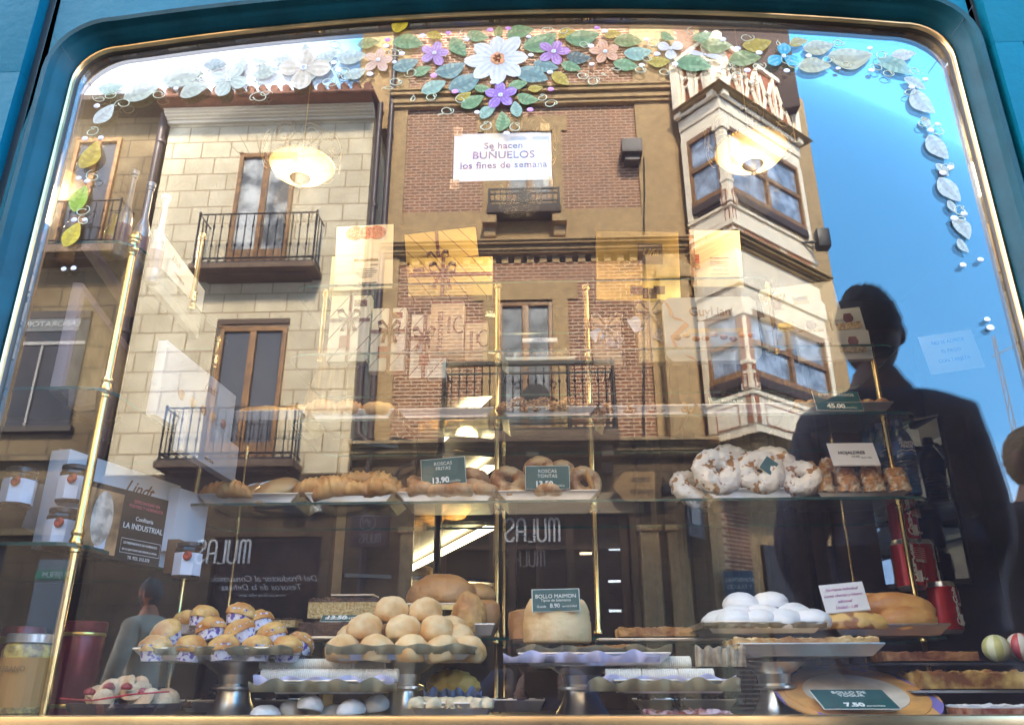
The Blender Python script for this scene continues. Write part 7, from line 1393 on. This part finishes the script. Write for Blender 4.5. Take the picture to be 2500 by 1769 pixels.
def person(name_label, loc, rz, s_=1.0, skin=None, hairm=None, coat=None, legs=None, shoe=None, head_turn=0, head_tilt=0, arms=None, belly=0, crouch=False, hairlow=-.35, glasses=False, lean=0, stride=.0):
    t = thing('person', name_label, 'person', loc, rz)
    A = arms or {'elbowL': (-.27, .02, 1.12), 'wristL': (-.27, -.06, .88), 'elbowR': (.27, .02, 1.12), 'wristR': (.27, -.06, .88)}
    dz = -.62 if crouch else 0
    J = {'pelvis': ((0, .0, .93+dz), (.135, .10)), 'waist': ((0, 0-lean*.3, 1.08+dz), (.125, .095)), 'chest': ((0, -.01-lean*.7, 1.28+dz), (.155, .11)), 'neck0': ((0, .0-lean, 1.44+dz), (.075, .065)), 'neck1': ((0, -.005-lean, 1.51+dz), .060), 'neck2': ((0, -.01-lean, 1.57+dz), .056)}
    E_ = [('pelvis', 'waist'), ('waist', 'chest'), ('chest', 'neck0'), ('neck0', 'neck1'), ('neck1', 'neck2')]
    for n, sd_ in (('L', -1), ('R', 1)):
        J['sh'+n] = ((sd_*.158, .0-lean, 1.385+dz), .055); J['elbow'+n] = (tuple(Vector(A['elbow'+n])+Vector((0, -lean, dz))), .042); J['wrist'+n] = (tuple(Vector(A['wrist'+n])+Vector((0, -lean, dz))), .026)
        E_ += [('neck0', 'sh'+n), ('sh'+n, 'elbow'+n), ('elbow'+n, 'wrist'+n)]; fingers(J, E_, J['wrist'+n][0], sd_, n)
        if crouch: K = ((sd_*.14, -.36, .40 if sd_ < 0 else .10), (sd_*.13, -.20 if sd_ < 0 else .25, .09), (sd_*.13, -.34 if sd_ < 0 else .35, .04))
        else: K = ((sd_*.105, -.03-sd_*stride*.6, .50), (sd_*.11, .02-sd_*stride, .09), (sd_*.12, -.15-sd_*stride, .035))
        J['hip'+n] = ((sd_*.09, 0, .86+dz), .085); J['knee'+n] = (K[0], .058); J['ankle'+n] = (K[1], .038); J['toe'+n] = (K[2], .032)
        E_ += [('pelvis', 'hip'+n), ('hip'+n, 'knee'+n), ('knee'+n, 'ankle'+n), ('ankle'+n, 'toe'+n)]
    hc = Vector((0, -.025-lean, 1.645+dz)); mb = skinmesh(J, E_, 1); M_ = head(mb, hc, 1, head_turn, head_tilt); sc = lambda b: setattr(b, 'v', [tuple(Vector(v)*s_) for v in b.v]) or b
    sc(mb).build('body', skin, t, True, 60, local=True)
    h = hair(hc, 1.0, M_, None, hairm, seed=len(name_label), low=hairlow); h.parent = t; h.scale = (s_,)*3
    mb = MB()
    for sd_ in (-1, 1): q = M_ @ Vector((sd_*.031, -.094, .010)); mb.lathe(hc.x+q.x, hc.y+q.y, [(.002, hc.z+q.z-.005), (.010, hc.z+q.z), (.002, hc.z+q.z+.005)], 8)
    sc(mb).build('eye', mat('eye_dark', (.03, .02, .015), .2), t, True, local=True)
    if glasses:
        mb = MB()
        for sd_ in (-1, 1): mb.tube([tuple(hc+(M_ @ Vector((sd_*.033+.022*math.cos(a), -.112, .010+.017*math.sin(a))))) for a in [i*.63 for i in range(10)]], .0022, 5, closed=True); mb.tube([tuple(hc+(M_ @ Vector((sd_*.056, -.110, .014)))), tuple(hc+(M_ @ Vector((sd_*.080, .010, .010))))], .002, 5)
        sc(mb).build('glasses', iron, t, True, local=True)
    Jc = {k_: v for k_, v in J.items() if k_ in ('pelvis', 'waist', 'chest', 'neck0', 'neck1', 'shL', 'shR', 'elbowL', 'elbowR', 'wristL', 'wristR')}; add = .030
    Jc = {k_: (v[0], tuple(a+add+(belly if k_ in ('waist', 'pelvis') else 0) for a in (v[1] if isinstance(v[1], tuple) else (v[1], v[1])))) for k_, v in Jc.items()}; Jc['neck1'] = (tuple(Vector(Jc['neck1'][0])-Vector((0, 0, .025))), (.075, .072))
    Jc['hem'] = ((0, 0.01, .80+dz), (.185+belly, .15+belly)); Ec = [e for e in E_ if e[0] in Jc and e[1] in Jc]+[('pelvis', 'hem')]
    mb = skinmesh(Jc, Ec, 2); mb.v = [tuple(Vector(v)+Vector(v).normalized()*.010*fbm(Vector(v)*Vector((9, 9, 16)).length*.35)) for v in mb.v]; sc(mb).build('jacket', coat, t, True, 60, local=True)
    Jl = {k_: (v[0], tuple(a+.016 for a in (v[1] if isinstance(v[1], tuple) else (v[1], v[1])))) for k_, v in J.items() if k_ in ('pelvis', 'hipL', 'hipR', 'kneeL', 'kneeR', 'ankleL', 'ankleR')}
    sc(skinmesh(Jl, [e for e in E_ if e[0] in Jl and e[1] in Jl], 2)).build('trousers', legs, t, True, 60, local=True)
    for n in 'LR':
        a_, b_ = Vector(J['ankle'+n][0]), Vector(J['toe'+n][0]); sc(MB().tube([a_+Vector((0, .04, -.045)), a_+Vector((0, 0, -.035)), a_.lerp(b_, .6)+Vector((0, 0, -.01)), b_+Vector((0, -.03, 0))], [.035, .045, .043, .025], 12)).build('shoe', shoe, t, True, local=True)
    return t
skin_ = mat('skin_tone', (.45, .24, .15), .5, 0, .08, 14, sss=.1); navy = mat('navy_coat', (.014, .020, .060), .6, 0, .3, 30, bump=.3, bs=40); darkh = mat('dark_hair', (.012, .009, .008), .6, 0, .3, 90, bump=1, bs=120)
greyj = mat('grey_jacket', (.75, .62, .44), .8, 0, .12, 12, bump=.4, bs=30); denim = mat('denim_blue', (.03, .06, .16), .8, 0, .2, 20); shoeb = mat('shoe_black', (.02, .018, .016), .4); trous = mat('dark_trousers', (.03, .03, .035), .8)
hm = at(2122, 800, .65)
man_ = person('tall man in a dark navy padded jacket, back turned to the pane at the right', (hm.x, -.65, 0), R_(18), hm.z/1.645, mat('man_skin', (.16, .08, .06), .6), darkh, navy, trous, shoeb, head_turn=R_(-20), belly=.03, hairlow=-.22, arms={'elbowL': (-.265, .02, 1.12), 'wristL': (-.20, -.18, 1.0), 'elbowR': (.180, .02, 1.12), 'wristR': (.12, -.18, 1.0)})
man_.scale = (.89, .90, 1.0)
lm = at(372, 1448, 5.0)
person('elderly grey-haired man with glasses in a light grey jacket walking past at the left', (lm.x, -5.0, 0), R_(-72), lm.z/1.645, mat('pale_skin', (.90, .36, .18), .5, 0, .08, 14), mat('white_hair', (.22, .19, .16), .8, 0, .2, 60, bump=.6, bs=90), greyj, trous, shoeb, glasses=True, stride=.16, hairlow=-.3)
person('crouching photographer with dark hair and blue jacket behind the camera', (-.03, -1.62, 0), math.pi, 1.0, skin_, darkh, denim, trous, shoeb, crouch=True, lean=.10, arms={'elbowL': (-.24, -.10, 1.28), 'wristL': (-.085, -.165, 1.56), 'elbowR': (.24, -.10, 1.28), 'wristR': (.085, -.165, 1.56)}, head_tilt=R_(-12))
ph = thing('hand_camera', 'black camera held before the crouching photographer\'s face', 'camera', (0, -1.36, .88)); mb = MB(); mb.box(-.065, .065, -1.39, -1.345, .86, .935, bev=.008); mb.box(-.025, .025, -1.385, -1.35, .936, .955, bev=.006); mb.build('body', blk, ph, True)
mb = MB(); mb.tube([(0, -1.346, .895), (0, -1.318, .895)], .032, 20); mb.build('lens', blk, ph, True)
wm_ = at(2470, 1120, 2.0)
w_ = person('woman with fair hair and sunglasses in a dark coat at the right edge', (wm_.x+.06, -2.0, 0), R_(150), wm_.z/1.645, skin_, mat('fair_hair', (.34, .22, .10), .6, 0, .3, 70, bump=1, bs=90), mat('dark_coat', (.03, .025, .03), .8), trous, shoeb, glasses=True, hairlow=-1.2, belly=.02)
sc_ = mat('scarf_pale', (.85, .80, .86), .8, 0, .15, 30, bump=.5, bs=60)
sx_ = wm_.x+.055; zt_ = wm_.z-.20
mb = MB(); 
for i in range(6):
    x0 = sx_-.10+.020*i; mb.tube([(x0+.05, -1.80, zt_), (x0+.01, -1.77, zt_-.12), (x0, -1.76, zt_-.30), (x0+.003*i, -1.76, zt_-.42)], [.016, .015, .014, .013], 8)
fr_ = MB()
for i in range(22): x0 = sx_-.112+.006*i; fr_.tube([(x0, -1.76, zt_-.42), (x0+.004*math.sin(i), -1.758, zt_-.50), (x0+.006*math.sin(i*2), -1.76, zt_-.60), (x0+.01*math.sin(i*3), -1.76, zt_-.66)], [.0025, .002, .003, .0015], 5)
sf = thing('fringed_scarf', 'pale grey fringed scarf hanging from the woman\'s neck at the right edge', 'scarf', (sx_, -1.78, zt_-.4)); mb.build('scarf_cloth', sc_, sf, True); fr_.build('fringe', sc_, sf, True)
# far houses low on the right, down the side street
fh = thing('far_house', 'low distant houses closing the side street at the right', 'house', (14, -34, 0)); M().box(9.2, 30, 30, 36, 0, 6.0).build('wall', mat('far_wall', (.22, .17, .13), .9, 0, .2, .8), fh); M().box(8.9, 30.3, 29.6, 36.4, 6.0, 6.5).build('roof', tile, fh)
mb = M()
for i in range(7):
    for z_ in (1.2, 3.8): mb.box(10.5+2.6*i, 11.5+2.6*i, 29.97, 30.0, z_, z_+1.5)
mb.build('window', darkglass, fh)
# ================================================================ lettering curves become plain meshes
bpy.context.view_layer.update(); dg = bpy.context.evaluated_depsgraph_get()
for o in [o for o in bpy.data.objects if o.type == 'FONT']:
    me = bpy.data.meshes.new_from_object(o.evaluated_get(dg)); n = bpy.data.objects.new('lettering', me); COL.objects.link(n)
    n.parent = o.parent; n.location = o.location; n.rotation_euler = o.rotation_euler; n.scale = o.scale; bpy.data.objects.remove(o)
